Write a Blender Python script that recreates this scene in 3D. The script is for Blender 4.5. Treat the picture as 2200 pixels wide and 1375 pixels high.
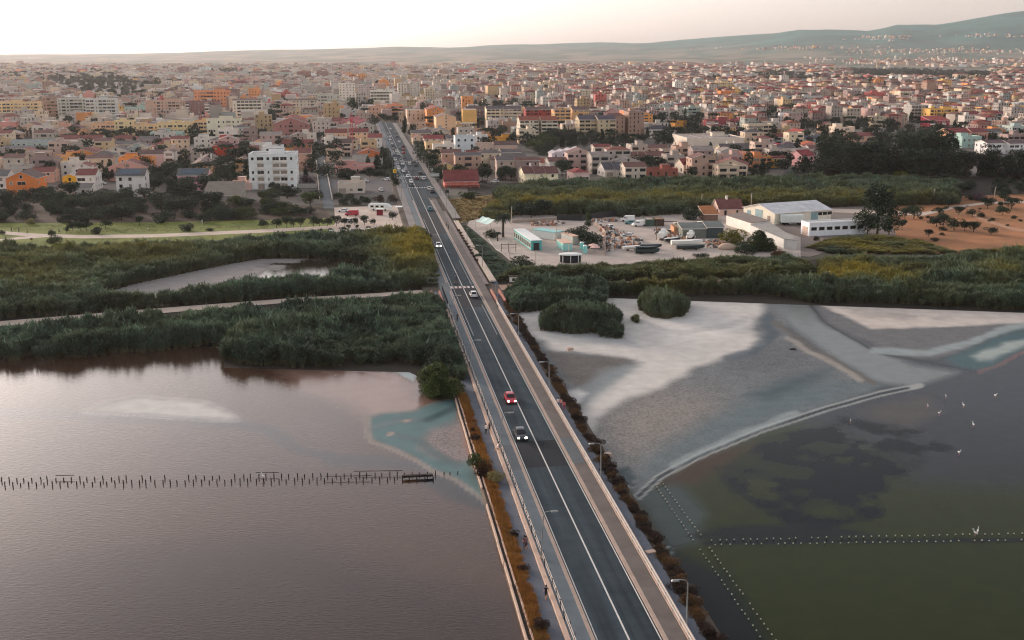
import bpy, math, random
import numpy as np
from mathutils import Vector, Matrix
random.seed(7); RNG = np.random.default_rng(7)
sc = bpy.context.scene
for o in list(bpy.data.objects): bpy.data.objects.remove(o)
COL = sc.collection
# ------------------------------------------------------------------ camera, world, sun, exposure
CH, F, CX, CY, PITCH = 60.0, 2400.0, 1100.0, 687.5, math.radians(13.47)
cam_d = bpy.data.cameras.new('camera'); cam = bpy.data.objects.new('camera', cam_d); COL.objects.link(cam)
cam.location = (0, 0, CH); cam.rotation_euler = (math.pi/2 - PITCH, 0, 0)
cam_d.sensor_width = 36; cam_d.lens = 36*F/2200; cam_d.clip_start = 1; cam_d.clip_end = 80000
sc.camera = cam
SUN_AZ, SUN_EL = math.radians(-46), math.radians(10)      # azimuth from +Y, negative = to the left
w = bpy.data.worlds.new('World'); sc.world = w; w.use_nodes = True
wn = w.node_tree; wn.nodes.clear()
sky = wn.nodes.new('ShaderNodeTexSky'); sky.sky_type = 'NISHITA'; sky.sun_disc = False
sky.sun_elevation = SUN_EL; sky.sun_rotation = SUN_AZ
sky.air_density = 1.0; sky.dust_density = 2.3; sky.ozone_density = 1.0; sky.altitude = 0
hs = wn.nodes.new('ShaderNodeHueSaturation'); hs.inputs['Saturation'].default_value = 0.33
tint = wn.nodes.new('ShaderNodeMix'); tint.data_type = 'RGBA'; tint.blend_type = 'MULTIPLY'
tint.inputs[0].default_value = 1; tint.inputs[7].default_value = (1.0, 0.96, 0.99, 1)
bg = wn.nodes.new('ShaderNodeBackground'); bg.inputs[1].default_value = 0.15
wo = wn.nodes.new('ShaderNodeOutputWorld')
wn.links.new(sky.outputs[0], hs.inputs['Color']); wn.links.new(hs.outputs[0], tint.inputs[6])
wn.links.new(tint.outputs[2], bg.inputs[0]); wn.links.new(bg.outputs[0], wo.inputs[0])
sd = bpy.data.lights.new('sun', 'SUN'); sd.energy = 1.5; sd.angle = math.radians(14); sd.color = (1.0, 0.80, 0.66)
sun = bpy.data.objects.new('sun', sd); COL.objects.link(sun)
sun.rotation_euler = Vector((-math.sin(SUN_AZ)*math.cos(SUN_EL), -math.cos(SUN_AZ)*math.cos(SUN_EL), -math.sin(SUN_EL))).to_track_quat('-Z', 'Y').to_euler()
sc.view_settings.view_transform = 'Standard'; sc.view_settings.look = 'None'
sc.view_settings.exposure = 1.0; sc.view_settings.gamma = 1.0; sc.view_settings.use_curve_mapping = False
sc.render.engine = 'CYCLES'
cy = sc.cycles; cy.max_bounces = 5; cy.diffuse_bounces = 2; cy.glossy_bounces = 2; cy.transmission_bounces = 2
cy.volume_bounces = 0; cy.pixel_filter_type = 'BLACKMAN_HARRIS'; cy.filter_width = 1.15; cy.use_denoising = True; cy.caustics_reflective = False; cy.caustics_refractive = False
# ------------------------------------------------------------------ geometry of the view
CT, ST = math.cos(PITCH), math.sin(PITCH)
def G(px, py, z=0.0):
    a, b = (px-CX)/F, (py-CY)/F
    dx, dy, dz = a, CT - b*ST, -ST - b*CT
    t = (CH-z)/(-dz)
    return Vector((t*dx, t*dy, z))
def proj(P):
    P = np.asarray(P, float); x, y, z = P[..., 0], P[..., 1], P[..., 2]-CH
    d = y*CT - z*ST
    return np.stack([CX + F*x/d, CY - F*(y*ST + z*CT)/d], -1)
def height_at(X, Y, py):                       # height of a vertical line at ground X,Y that reaches row py
    b = (py-CY)/F; return CH + Y*(-ST - b*CT)/(CT - b*ST)
def ppm(py): 
    p = G(CX, py); return F/(p.y*CT + CH*ST)
ZONES = {'A': (0, 220, 4.4), 'B': (440, 220, 4.4), 'C': (880, 220, 4.4), 'D': (1300, 220, 4.4), 'E': (1700, 220, 4.4),
         'P': (0, 0, 1), 'Y': (980, 440, 5.5), 'X': (1340, 420, 5.238), 'U': (1640, 420, 3.93),
         'S': (740, 440, 4.583), 'V': (780, 740, 3.82), 'Q': (1000, 1000, 3.666), 'K': (1040, 600, 3.333), 'N': (0, 460, 2.973),
         'T': (0, 0, 2.973), 'M': (740, 0, 2.973), 'R': (1480, 0, 3.0556)}
def zx(z, x, y): ox, oy, s = ZONES[z]; return ox + x/s, oy + y/s
def ZG(z, x, y, h=0): return G(*zx(z, x, y), h)
# ------------------------------------------------------------------ helpers
def lin(c):
    c = c/255.0; return c/12.92 if c <= 0.04045 else ((c+0.055)/1.055)**2.4
def C(r, g, b, k=.88): return (lin(r)*k, lin(g)*k, lin(b)*k, 1.0)          # ground, paving
def CW(r, g, b): return tuple(min(x, .9) for x in C(r, g*.985, b*.96, 1.18))                                      # walls, vehicles
def CR(r, g, b): return C(r, g, b, .8)                                      # roofs
def CL(r, g, b): return C(r*.9, g, b, .72)                                     # leaves
MATS = {}
def mat(name, col, rough=0.85, var=0.12, scale=0.6, metal=0.0, spec=0.3, bump=0.0, bscale=8.0, col2=None, emit=0.0, coord='Object', det=4):
    if name in MATS: return MATS[name]
    m = bpy.data.materials.new(name); m.use_nodes = True; nt = m.node_tree; b = nt.nodes['Principled BSDF']
    b.inputs['Roughness'].default_value = rough; b.inputs['Metallic'].default_value = metal; b.inputs['Specular IOR Level'].default_value = spec
    tc = nt.nodes.new('ShaderNodeTexCoord'); out = tc.outputs['Object']
    if coord == 'World':
        ge = nt.nodes.new('ShaderNodeNewGeometry'); out = ge.outputs['Position']
    n = nt.nodes.new('ShaderNodeTexNoise'); n.inputs['Scale'].default_value = scale; n.inputs['Detail'].default_value = det; n.inputs['Roughness'].default_value = .65
    nt.links.new(out, n.inputs['Vector'])
    r = nt.nodes.new('ShaderNodeValToRGB'); e = r.color_ramp.elements
    e[0].position = .3; e[1].position = .7
    c2 = col2 if col2 else tuple(min(1, x*(1+var)) for x in col[:3]) + (1,)
    c1 = col if col2 else tuple(x*(1-var) for x in col[:3]) + (1,)
    e[0].color = c1; e[1].color = c2
    nt.links.new(n.outputs['Fac'], r.inputs[0]); nt.links.new(r.outputs[0], b.inputs['Base Color'])
    if bump:
        n2 = nt.nodes.new('ShaderNodeTexNoise'); n2.inputs['Scale'].default_value = bscale; n2.inputs['Detail'].default_value = 3
        nt.links.new(out, n2.inputs['Vector'])
        bp = nt.nodes.new('ShaderNodeBump'); bp.inputs['Strength'].default_value = bump; bp.inputs['Distance'].default_value = 0.1
        nt.links.new(n2.outputs['Fac'], bp.inputs['Height']); nt.links.new(bp.outputs[0], b.inputs['Normal'])
    if emit:
        b.inputs['Emission Color'].default_value = col; b.inputs['Emission Strength'].default_value = emit
    MATS[name] = m; return m
def tile_mat(name, col, scale=3.0):
    if name in MATS: return MATS[name]
    m = mat(name, col, .8, .28, .5); nt = m.node_tree; b = nt.nodes['Principled BSDF']
    tc = nt.nodes.new('ShaderNodeTexCoord'); wv = nt.nodes.new('ShaderNodeTexWave'); wv.inputs['Scale'].default_value = scale
    wv.bands_direction = 'X'; wv.inputs['Distortion'].default_value = .6
    nt.links.new(tc.outputs['Object'], wv.inputs['Vector'])
    bp = nt.nodes.new('ShaderNodeBump'); bp.inputs['Strength'].default_value = .5; bp.inputs['Distance'].default_value = .08
    nt.links.new(wv.outputs['Fac'], bp.inputs['Height']); nt.links.new(bp.outputs[0], b.inputs['Normal'])
    return m
def attr_mat(name, rough=.85, var=.25, scale=.25, attr='col'):
    m = bpy.data.materials.new(name); m.use_nodes = True; nt = m.node_tree; b = nt.nodes['Principled BSDF']
    b.inputs['Roughness'].default_value = rough; b.inputs['Specular IOR Level'].default_value = .25
    a = nt.nodes.new('ShaderNodeAttribute'); a.attribute_name = attr
    ge = nt.nodes.new('ShaderNodeNewGeometry'); n = nt.nodes.new('ShaderNodeTexNoise'); n.inputs['Scale'].default_value = scale; n.inputs['Detail'].default_value = 5
    nt.links.new(ge.outputs['Position'], n.inputs['Vector'])
    mr = nt.nodes.new('ShaderNodeMapRange'); mr.inputs[1].default_value = .3; mr.inputs[2].default_value = .7; mr.inputs[3].default_value = 1-var; mr.inputs[4].default_value = 1+var
    nt.links.new(n.outputs['Fac'], mr.inputs[0])
    mx = nt.nodes.new('ShaderNodeVectorMath'); mx.operation = 'SCALE'
    nt.links.new(a.outputs['Color'], mx.inputs[0]); nt.links.new(mr.outputs[0], mx.inputs['Scale'])
    nt.links.new(mx.outputs[0], b.inputs['Base Color'])
    MATS[name] = m; return m
def leaf_mat(name, c1, c2, trans=.25, inst=False, nscale=.05, c3=None):
    m = bpy.data.materials.new(name); m.use_nodes = True; nt = m.node_tree; b = nt.nodes['Principled BSDF']
    b.inputs['Roughness'].default_value = .65; b.inputs['Specular IOR Level'].default_value = .2
    ge = nt.nodes.new('ShaderNodeNewGeometry')
    n = nt.nodes.new('ShaderNodeTexNoise'); n.inputs['Scale'].default_value = nscale; n.inputs['Detail'].default_value = 2
    nt.links.new(ge.outputs['Position'], n.inputs['Vector'])
    ad = nt.nodes.new('ShaderNodeMath'); ad.operation = 'ADD'
    nt.links.new(ge.outputs['Random Per Island'], ad.inputs[0])
    s2 = nt.nodes.new('ShaderNodeMath'); s2.operation = 'MULTIPLY_ADD'; s2.inputs[1].default_value = 2.2; s2.inputs[2].default_value = -1.1
    nt.links.new(n.outputs['Fac'], s2.inputs[0]); nt.links.new(s2.outputs[0], ad.inputs[1])
    oi = nt.nodes.new('ShaderNodeObjectInfo')
    a2 = nt.nodes.new('ShaderNodeMath'); a2.operation = 'MULTIPLY_ADD'; a2.inputs[1].default_value = .5; a2.use_clamp = True
    nt.links.new(oi.outputs['Random'], a2.inputs[0]); 
    a3 = nt.nodes.new('ShaderNodeMath'); a3.operation = 'MULTIPLY_ADD'; a3.inputs[1].default_value = .7; a3.inputs[2].default_value = -.1
    nt.links.new(ad.outputs[0], a3.inputs[0]); nt.links.new(a3.outputs[0], a2.inputs[2])
    mx = nt.nodes.new('ShaderNodeMix'); mx.data_type = 'RGBA'; mx.inputs[6].default_value = c1; mx.inputs[7].default_value = c2
    nt.links.new(a2.outputs[0], mx.inputs[0]); outc = mx.outputs[2]
    if inst:
        at = nt.nodes.new('ShaderNodeAttribute'); at.attribute_type = 'INSTANCER'; at.attribute_name = 'tint'
        m2 = nt.nodes.new('ShaderNodeMix'); m2.data_type = 'RGBA'; m2.inputs[7].default_value = c3
        nt.links.new(at.outputs['Fac'], m2.inputs[0]); nt.links.new(outc, m2.inputs[6]); outc = m2.outputs[2]
    nt.links.new(outc, b.inputs['Base Color'])
    if trans:
        tr = nt.nodes.new('ShaderNodeBsdfTranslucent'); nt.links.new(outc, tr.inputs[0])
        ms = nt.nodes.new('ShaderNodeMixShader'); ms.inputs[0].default_value = trans
        nt.links.new(b.outputs[0], ms.inputs[1]); nt.links.new(tr.outputs[0], ms.inputs[2])
        nt.links.new(ms.outputs[0], nt.nodes['Material Output'].inputs[0])
    MATS[name] = m; return m
class MB:
    def __init__(s): s.v = []; s.f = []; s.m = []
    def face(s, pts, m=0):
        i = len(s.v); s.v += [tuple(p) for p in pts]; s.f.append(tuple(range(i, i+len(pts)))); s.m.append(m)
    def box(s, cx, cy, cz, sx, sy, sz, rz=0, m=0, tx=1.0, ty=1.0):
        """centre x,y, bottom z; tx,ty taper of the top"""
        i = len(s.v); c, q = math.cos(rz), math.sin(rz)
        for z, kx, ky in ((cz, 1, 1), (cz+sz, tx, ty)):
            for a, b in ((-1, -1), (1, -1), (1, 1), (-1, 1)):
                x, y = a*sx/2*kx, b*sy/2*ky; s.v.append((cx+x*c-y*q, cy+x*q+y*c, z))
        for f in ((3, 2, 1, 0), (4, 5, 6, 7), (0, 1, 5, 4), (1, 2, 6, 5), (2, 3, 7, 6), (3, 0, 4, 7)):
            s.f.append(tuple(i+k for k in f)); s.m.append(m)
    def tube(s, pts, rad, n=6, m=0, cap=True):
        pts = [Vector(p) for p in pts]; i0 = len(s.v)
        for k, p in enumerate(pts):
            d = (pts[min(k+1, len(pts)-1)] - pts[max(k-1, 0)]).normalized()
            a = d.cross(Vector((0, 0, 1))) if abs(d.z) < .95 else d.cross(Vector((1, 0, 0))); a.normalize(); b = d.cross(a)
            r = rad[k] if isinstance(rad, (list, tuple)) else rad
            for j in range(n):
                t = 2*math.pi*j/n; s.v.append(tuple(p + a*(r*math.cos(t)) + b*(r*math.sin(t))))
        for k in range(len(pts)-1):
            for j in range(n):
                q = i0+k*n; s.f.append((q+j, q+(j+1) % n, q+n+(j+1) % n, q+n+j)); s.m.append(m)
        if cap:
            s.f.append(tuple(i0+j for j in range(n))[::-1]); s.m.append(m)
            q = i0+(len(pts)-1)*n; s.f.append(tuple(q+j for j in range(n))); s.m.append(m)
    def loft(s, rings, m=0, cap=True):
        i0 = len(s.v); n = len(rings[0])
        for r in rings: s.v += [tuple(p) for p in r]
        for k in range(len(rings)-1):
            for j in range(n):
                q = i0+k*n; s.f.append((q+j, q+(j+1) % n, q+n+(j+1) % n, q+n+j)); s.m.append(m)
        if cap:
            s.f.append(tuple(i0+j for j in range(n))[::-1]); s.m.append(m)
            q = i0+(len(rings)-1)*n; s.f.append(tuple(q+j for j in range(n))); s.m.append(m)
    def mesh(s, name, mats, smooth=False):
        me = bpy.data.meshes.new(name); me.from_pydata(s.v, [], s.f)
        for x in (mats if isinstance(mats, (list, tuple)) else [mats]): me.materials.append(x)
        if any(s.m): me.polygons.foreach_set('material_index', s.m)
        if smooth: me.polygons.foreach_set('use_smooth', [True]*len(s.f))
        me.update(); return me
def ob(name, me, parent=None, loc=None, rz=0, scale=None):
    o = bpy.data.objects.new(name, me); COL.objects.link(o)
    if parent: o.parent = parent
    if loc is not None: o.location = loc
    if rz: o.rotation_euler = (0, 0, rz)
    if scale is not None: o.scale = scale if isinstance(scale, (tuple, list)) else (scale,)*3
    return o
def empty(name, loc=(0, 0, 0), rz=0, scale=None): return ob(name, None, None, loc, rz, scale)
def tag(o, label, cat, group=None):
    o['label'] = label; o['category'] = cat
    if group: o['group'] = group
    return o
def struct(o): o['kind'] = 'structure'; return o
def stuff(o, label, cat): o['kind'] = 'stuff'; o['label'] = label; o['category'] = cat; return o
def copy_tree(o, parent=None):
    c = o.copy(); COL.objects.link(c); c.parent = parent
    for ch in o.children: copy_tree(ch, c)
    return c
def np_mesh(name, V, Fq, mats, col=None, extra=None, mi=None, smooth=False):
    me = bpy.data.meshes.new(name); V = np.asarray(V, np.float32); Fq = np.asarray(Fq, np.int32)
    me.vertices.add(len(V)); me.vertices.foreach_set('co', V.ravel())
    n, k = Fq.shape
    me.loops.add(n*k); me.loops.foreach_set('vertex_index', Fq.ravel())
    me.polygons.add(n); me.polygons.foreach_set('loop_start', np.arange(0, n*k, k, dtype=np.int32))
    if mi is not None: me.polygons.foreach_set('material_index', np.asarray(mi, np.int32))
    for x in (mats if isinstance(mats, (list, tuple)) else [mats]): me.materials.append(x)
    me.update(calc_edges=True)
    if not smooth: me.shade_flat()
    if col is not None:
        a = me.attributes.new('col', 'FLOAT_COLOR', 'POINT'); c4 = np.ones((len(V), 4), np.float32); c4[:, :3] = col[:, :3]
        a.data.foreach_set('color', c4.ravel())
    for kx, val in (extra or {}).items():
        a = me.attributes.new(kx, 'FLOAT', 'POINT'); a.data.foreach_set('value', np.asarray(val, np.float32))
    return me
def vnoise(x, y, seed=0):
    xi, yi = np.floor(x).astype(np.int64), np.floor(y).astype(np.int64); fx, fy = x-xi, y-yi
    fx = fx*fx*(3-2*fx); fy = fy*fy*(3-2*fy)
    def h(a, b):
        n = (a*374761393 + b*668265263 + seed*974711) & 0x7fffffff
        n = ((n ^ (n >> 13))*1274126177) & 0x7fffffff
        return ((n ^ (n >> 16)) & 0xffff)/65535.0
    return (h(xi, yi)*(1-fx)+h(xi+1, yi)*fx)*(1-fy) + (h(xi, yi+1)*(1-fx)+h(xi+1, yi+1)*fx)*fy
def fbm(x, y, seed=0, o=4):
    t = 0; a = .5; s = 0
    for k in range(o): t = t + a*vnoise(x*2**k, y*2**k, seed+k); s += a; a *= .5
    return t/s
def inpoly(P, poly):
    x, y = P[:, 0], P[:, 1]; r = np.zeros(len(P), bool); j = len(poly)-1
    for i in range(len(poly)):
        xi, yi = poly[i]; xj, yj = poly[j]
        c = ((yi > y) != (yj > y)) & (x < (xj-xi)*(y-yi)/((yj-yi) if yj != yi else 1e-9)+xi); r ^= c; j = i
    return r
def segdist(P, pts, closed):
    d = np.full(len(P), 1e9); n = len(pts)
    for i in range(n if closed else n-1):
        a = np.array(pts[i], float); b = np.array(pts[(i+1) % n], float); ab = b-a
        t = np.clip(((P-a)@ab)/max(ab@ab, 1e-9), 0, 1); q = P-(a+t[:, None]*ab); d = np.minimum(d, np.sqrt((q*q).sum(1)))
    return d
def gpoly(pts, z=0): return [tuple(G(x, y, z))[:2] for x, y in pts]
def sheet(name, pts_px, z, m, thick=0, zone='P'):
    P = [ZG(zone, x, y, z) for x, y in pts_px]; b = MB()
    if sum((P[i].x*P[(i+1) % len(P)].y - P[(i+1) % len(P)].x*P[i].y) for i in range(len(P))) < 0: P.reverse()
    b.face(P)
    if thick:
        for i in range(len(P)):
            p, q = P[i], P[(i+1) % len(P)]; b.face([(p.x, p.y, z-thick), (q.x, q.y, z-thick), q, p])
    return struct(ob(name, b.mesh(name, m)))
# ------------------------------------------------------------------ road frame: u along the road, w to the right
RZ = 0.8
_p0, _p1 = G(1352, 1375, RZ), G(911, 440, RZ)
RD = (_p1-_p0).normalized(); RN = Vector((RD.y, -RD.x, 0)); RROT = math.atan2(RD.y, RD.x)-math.pi/2
def RW(u, wv, z=RZ): p = _p0 + RD*u + RN*wv; return Vector((p.x, p.y, z))
def ruw(px, py, z=RZ): p = G(px, py, z)-_p0; return p.dot(RD), p.dot(RN)
def ru(py):
    lo, hi = -50, 5000
    for _ in range(60):
        m = (lo+hi)/2
        if proj(RW(m, 0))[1] > py: lo = m
        else: hi = m
    return lo
def strip(name, u0, u1, w0, w1, z, m, thick=0, parent=None, step=None):
    b = MB(); P = [RW(u0, w0, z), RW(u0, w1, z), RW(u1, w1, z), RW(u1, w0, z)]
    b.face(P)
    if thick:
        for i in range(4):
            p, q = P[i], P[(i+1) % 4]; b.face([(p.x, p.y, z-thick), (q.x, q.y, z-thick), q, p])
    o = ob(name, b.mesh(name, m), parent)
    return o if parent else struct(o)
# ------------------------------------------------------------------ terrain
def far_height(X, Y):
    px = CX + F*X/np.maximum(Y, 1)
    prof_x = [-2500, -600, 0, 400, 680, 740, 790, 860, 960, 1100, 1200, 1400, 1480, 1600, 1700, 1780, 1840, 1900, 1980, 2050, 2110, 2200, 2600, 3400, 5000]
    prof_v = [116, 117, 117, 113, 106, 104, 103, 101, 103, 97, 95, 90, 87, 77, 65, 63, 63, 50, 55, 46, 36, 27, 22, 40, 60]
    v = np.interp(px, prof_x, prof_v)
    D = np.interp(px, [900, 1700], [12000, 8200]); hr = 60 + D*(112.5-v)/2400*1.03
    t = np.clip((Y-4300)/(D-4300), 0, 1.0)
    base = hr*np.where(t < .55, .16*(t/.55)**1.3, .16+.84*(np.maximum(t-.55, 0)/.45)**1.15)
    n = (fbm(X/900+9, Y/900, 3, 5)-.5)
    return np.maximum(base + n*90*t*np.clip(hr/250, .15, 1.2), 0) - np.clip((Y-D*1.02)/2000, 0, 1)*hr*.8
m_ground = mat('ground_earth', C(104, 94, 80), .95, .3, .02, coord='World', col2=C(84, 86, 62))
b = MB(); b.face([(-16000, -300, -.06), (16000, -300, -.06), (16000, 4700, -.06), (-16000, 4700, -.06)])
struct(ob('ground', b.mesh('ground', m_ground)))
nx, ny = 260, 110
gx = np.linspace(-1.15, 1.15, nx); gy = 4300 + (np.linspace(0, 1, ny)**1.2)*11500
A, B_ = np.meshgrid(gx, gy); HX = A*np.maximum(B_, 4300)*.95; HZ = far_height(HX, B_); HZ[0] = -.3
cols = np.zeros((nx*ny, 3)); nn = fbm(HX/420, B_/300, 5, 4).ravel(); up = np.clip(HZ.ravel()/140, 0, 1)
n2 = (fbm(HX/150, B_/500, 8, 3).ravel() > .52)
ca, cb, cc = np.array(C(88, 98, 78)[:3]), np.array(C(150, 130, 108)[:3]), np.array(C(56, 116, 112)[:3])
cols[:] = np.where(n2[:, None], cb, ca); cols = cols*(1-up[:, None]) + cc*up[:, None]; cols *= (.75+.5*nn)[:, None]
idx = np.arange(nx*ny).reshape(ny, nx); Fq = np.stack([idx[:-1, :-1], idx[:-1, 1:], idx[1:, 1:], idx[1:, :-1]], -1).reshape(-1, 4)
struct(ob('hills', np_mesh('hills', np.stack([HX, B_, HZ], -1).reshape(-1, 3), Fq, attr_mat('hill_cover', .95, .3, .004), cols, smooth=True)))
# ------------------------------------------------------------------ lagoon: colours of bed, mud, salt and shallows laid on the sheet
def wet_mat(name, rough_wet, wave, crack, ior, tint):
    m = bpy.data.materials.new(name); m.use_nodes = True; nt = m.node_tree; L = nt.links.new; b = nt.nodes['Principled BSDF']
    a = nt.nodes.new('ShaderNodeAttribute'); a.attribute_name = 'col'; wt = nt.nodes.new('ShaderNodeAttribute'); wt.attribute_name = 'wet'
    ge = nt.nodes.new('ShaderNodeNewGeometry')
    n = nt.nodes.new('ShaderNodeTexNoise'); n.inputs['Scale'].default_value = .35; n.inputs['Detail'].default_value = 7; L(ge.outputs['Position'], n.inputs['Vector'])
    vo = nt.nodes.new('ShaderNodeTexVoronoi'); vo.feature = 'DISTANCE_TO_EDGE'; vo.inputs['Scale'].default_value = 1.05
    nz = nt.nodes.new('ShaderNodeTexNoise'); nz.inputs['Scale'].default_value = .8
    va = nt.nodes.new('ShaderNodeVectorMath'); va.operation = 'ADD'
    L(ge.outputs['Position'], nz.inputs['Vector']); L(ge.outputs['Position'], va.inputs[0]); L(nz.outputs['Color'], va.inputs[1]); L(va.outputs[0], vo.inputs['Vector'])
    ck = nt.nodes.new('ShaderNodeMapRange'); ck.inputs[1].default_value = .0; ck.inputs[2].default_value = .12; ck.inputs[3].default_value = .68; ck.inputs[4].default_value = 1.08
    L(vo.outputs['Distance'], ck.inputs[0])
    cr = nt.nodes.new('ShaderNodeAttribute'); cr.attribute_name = 'crack'
    mc = nt.nodes.new('ShaderNodeMix'); mc.inputs[2].default_value = 1.0; L(cr.outputs['Fac'], mc.inputs[0]); L(ck.outputs[0], mc.inputs[3])
    mr = nt.nodes.new('ShaderNodeMapRange'); mr.inputs[1].default_value = .3; mr.inputs[2].default_value = .7; mr.inputs[3].default_value = .9; mr.inputs[4].default_value = 1.1
    L(n.outputs['Fac'], mr.inputs[0])
    mu = nt.nodes.new('ShaderNodeMath'); mu.operation = 'MULTIPLY'; L(mr.outputs[0], mu.inputs[0]); L(mc.outputs[0], mu.inputs[1])
    sv = nt.nodes.new('ShaderNodeVectorMath'); sv.operation = 'SCALE'; L(a.outputs['Color'], sv.inputs[0]); L(mu.outputs[0], sv.inputs['Scale'])
    L(sv.outputs[0], b.inputs['Base Color'])
    ro = nt.nodes.new('ShaderNodeMapRange'); ro.inputs[3].default_value = .95; ro.inputs[4].default_value = rough_wet; L(wt.outputs['Fac'], ro.inputs[0]); L(ro.outputs[0], b.inputs['Roughness'])
    io = nt.nodes.new('ShaderNodeMapRange'); io.inputs[3].default_value = 1.15; b.inputs['Specular Tint'].default_value = tint; io.inputs[4].default_value = ior; L(wt.outputs['Fac'], io.inputs[0]); L(io.outputs[0], b.inputs['IOR'])
    # ripples on the wet part, crust relief on the dry part
    mp = nt.nodes.new('ShaderNodeMapping'); mp.inputs['Scale'].default_value = (.55, 1.3, 1); mp.inputs['Rotation'].default_value = (0, 0, .25); L(ge.outputs['Position'], mp.inputs['Vector'])
    r1 = nt.nodes.new('ShaderNodeTexNoise'); r1.inputs['Scale'].default_value = 2.2; r1.inputs['Detail'].default_value = 3; r1.inputs['Distortion'].default_value = .4; L(mp.outputs[0], r1.inputs['Vector'])
    bs = nt.nodes.new('ShaderNodeBump'); bs.inputs['Distance'].default_value = wave; bs.inputs['Strength'].default_value = 1.0; L(r1.outputs['Fac'], bs.inputs['Height'])
    b2 = nt.nodes.new('ShaderNodeBump'); b2.inputs['Distance'].default_value = crack; b2.inputs['Strength'].default_value = 1.0; L(n.outputs['Fac'], b2.inputs['Height'])
    mn = nt.nodes.new('ShaderNodeMix'); mn.data_type = 'VECTOR'; L(wt.outputs['Fac'], mn.inputs[0]); L(b2.outputs[0], mn.inputs[4]); L(bs.outputs[0], mn.inputs[5]); L(mn.outputs[1], b.inputs['Normal'])
    return m
def lagoon(name, u_range, w_range, step, base, layers, m, wet0=1.0):
    us = np.arange(u_range[0], u_range[1]+step, step); ws = np.arange(w_range[0], w_range[1]+step, step)
    U, Wv = np.meshgrid(us, ws, indexing='ij'); X = _p0.x+RD.x*U+RN.x*Wv; Y = _p0.y+RD.y*U+RN.y*Wv
    P3 = np.stack([X, Y, np.zeros_like(X)], -1).reshape(-1, 3); Q = proj(P3)
    Xf, Yf = P3[:, 0], P3[:, 1]
    wx = (fbm(Xf/7, Yf/7, 21, 4)-.5); wy = (fbm(Xf/7+50, Yf/7, 33, 4)-.5)
    col = np.tile(np.array(base), (len(Q), 1)); wet = np.full(len(Q), wet0); crk = np.zeros(len(Q))
    for ly in layers:
        kind, pts, c, wt, soft, op = ly[:6]; kw = ly[6] if len(ly) > 6 else {}
        wr = kw.get('warp', 12); Qw = Q + np.stack([wx*wr*2, wy*wr], -1)
        x0, x1 = min(p[0] for p in pts)-90, max(p[0] for p in pts)+90; y0, y1 = min(p[1] for p in pts)-60, max(p[1] for p in pts)+60
        sel = (Qw[:, 0] > x0) & (Qw[:, 0] < x1) & (Qw[:, 1] > y0) & (Qw[:, 1] < y1); R = Qw[sel]
        if not len(R): continue
        S = np.array([1, 1.8]); sp = [(p[0], p[1]*1.8) for p in pts]
        if kind == 'poly':
            d = segdist(R*S, sp, True); d = np.where(inpoly(R*S, sp), d, -d); a = np.clip(.5 + d/(2*soft), 0, 1)
        else:
            d = segdist(R*S, sp, False); a = np.clip(1-(d-kw.get('w', 4))/soft, 0, 1)
        a = a*a*(3-2*a)
        if 'thr' in kw:
            nz = fbm(Xf[sel]/kw.get('ns', 5), Yf[sel]/kw.get('ns', 5), 77, 5); a = a*np.clip((nz-kw['thr'])/.1, 0, 1)
        if 'vein' in kw:
            q1 = fbm(Xf[sel]/7+3, Yf[sel]/5, 15, 5); a = a*np.clip(1.15-np.clip((np.abs(q1-.5)-.035)/.06, 0, 1)*.75*(q1 > .5), 0, 1)
        a = (a*op)[:, None]
        col[sel] = col[sel]*(1-a) + np.array(c[:3])*a; wet[sel] = wet[sel]*(1-a[:, 0]) + wt*a[:, 0]
        crk[sel] = crk[sel]*(1-a[:, 0]) + kw.get('crack', 0)*a[:, 0]
    n_u, n_w = U.shape; idx = np.arange(n_u*n_w).reshape(n_u, n_w)
    Fq = np.stack([idx[:-1, :-1], idx[:-1, 1:], idx[1:, 1:], idx[1:, :-1]], -1).reshape(-1, 4)
    return struct(ob(name, np_mesh(name, P3, Fq, m, col, {'wet': wet, 'crack': crk})))
m_wl = wet_mat('lagoon_left', .07, .02, .02, 1.38, (1, .81, .70, 1)); m_wr = wet_mat('lagoon_right', .2, .012, .02, 1.13, (.92, 1, .84, 1))
def CM(r, g, b): return C(r, g, b, 1.3)
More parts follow.
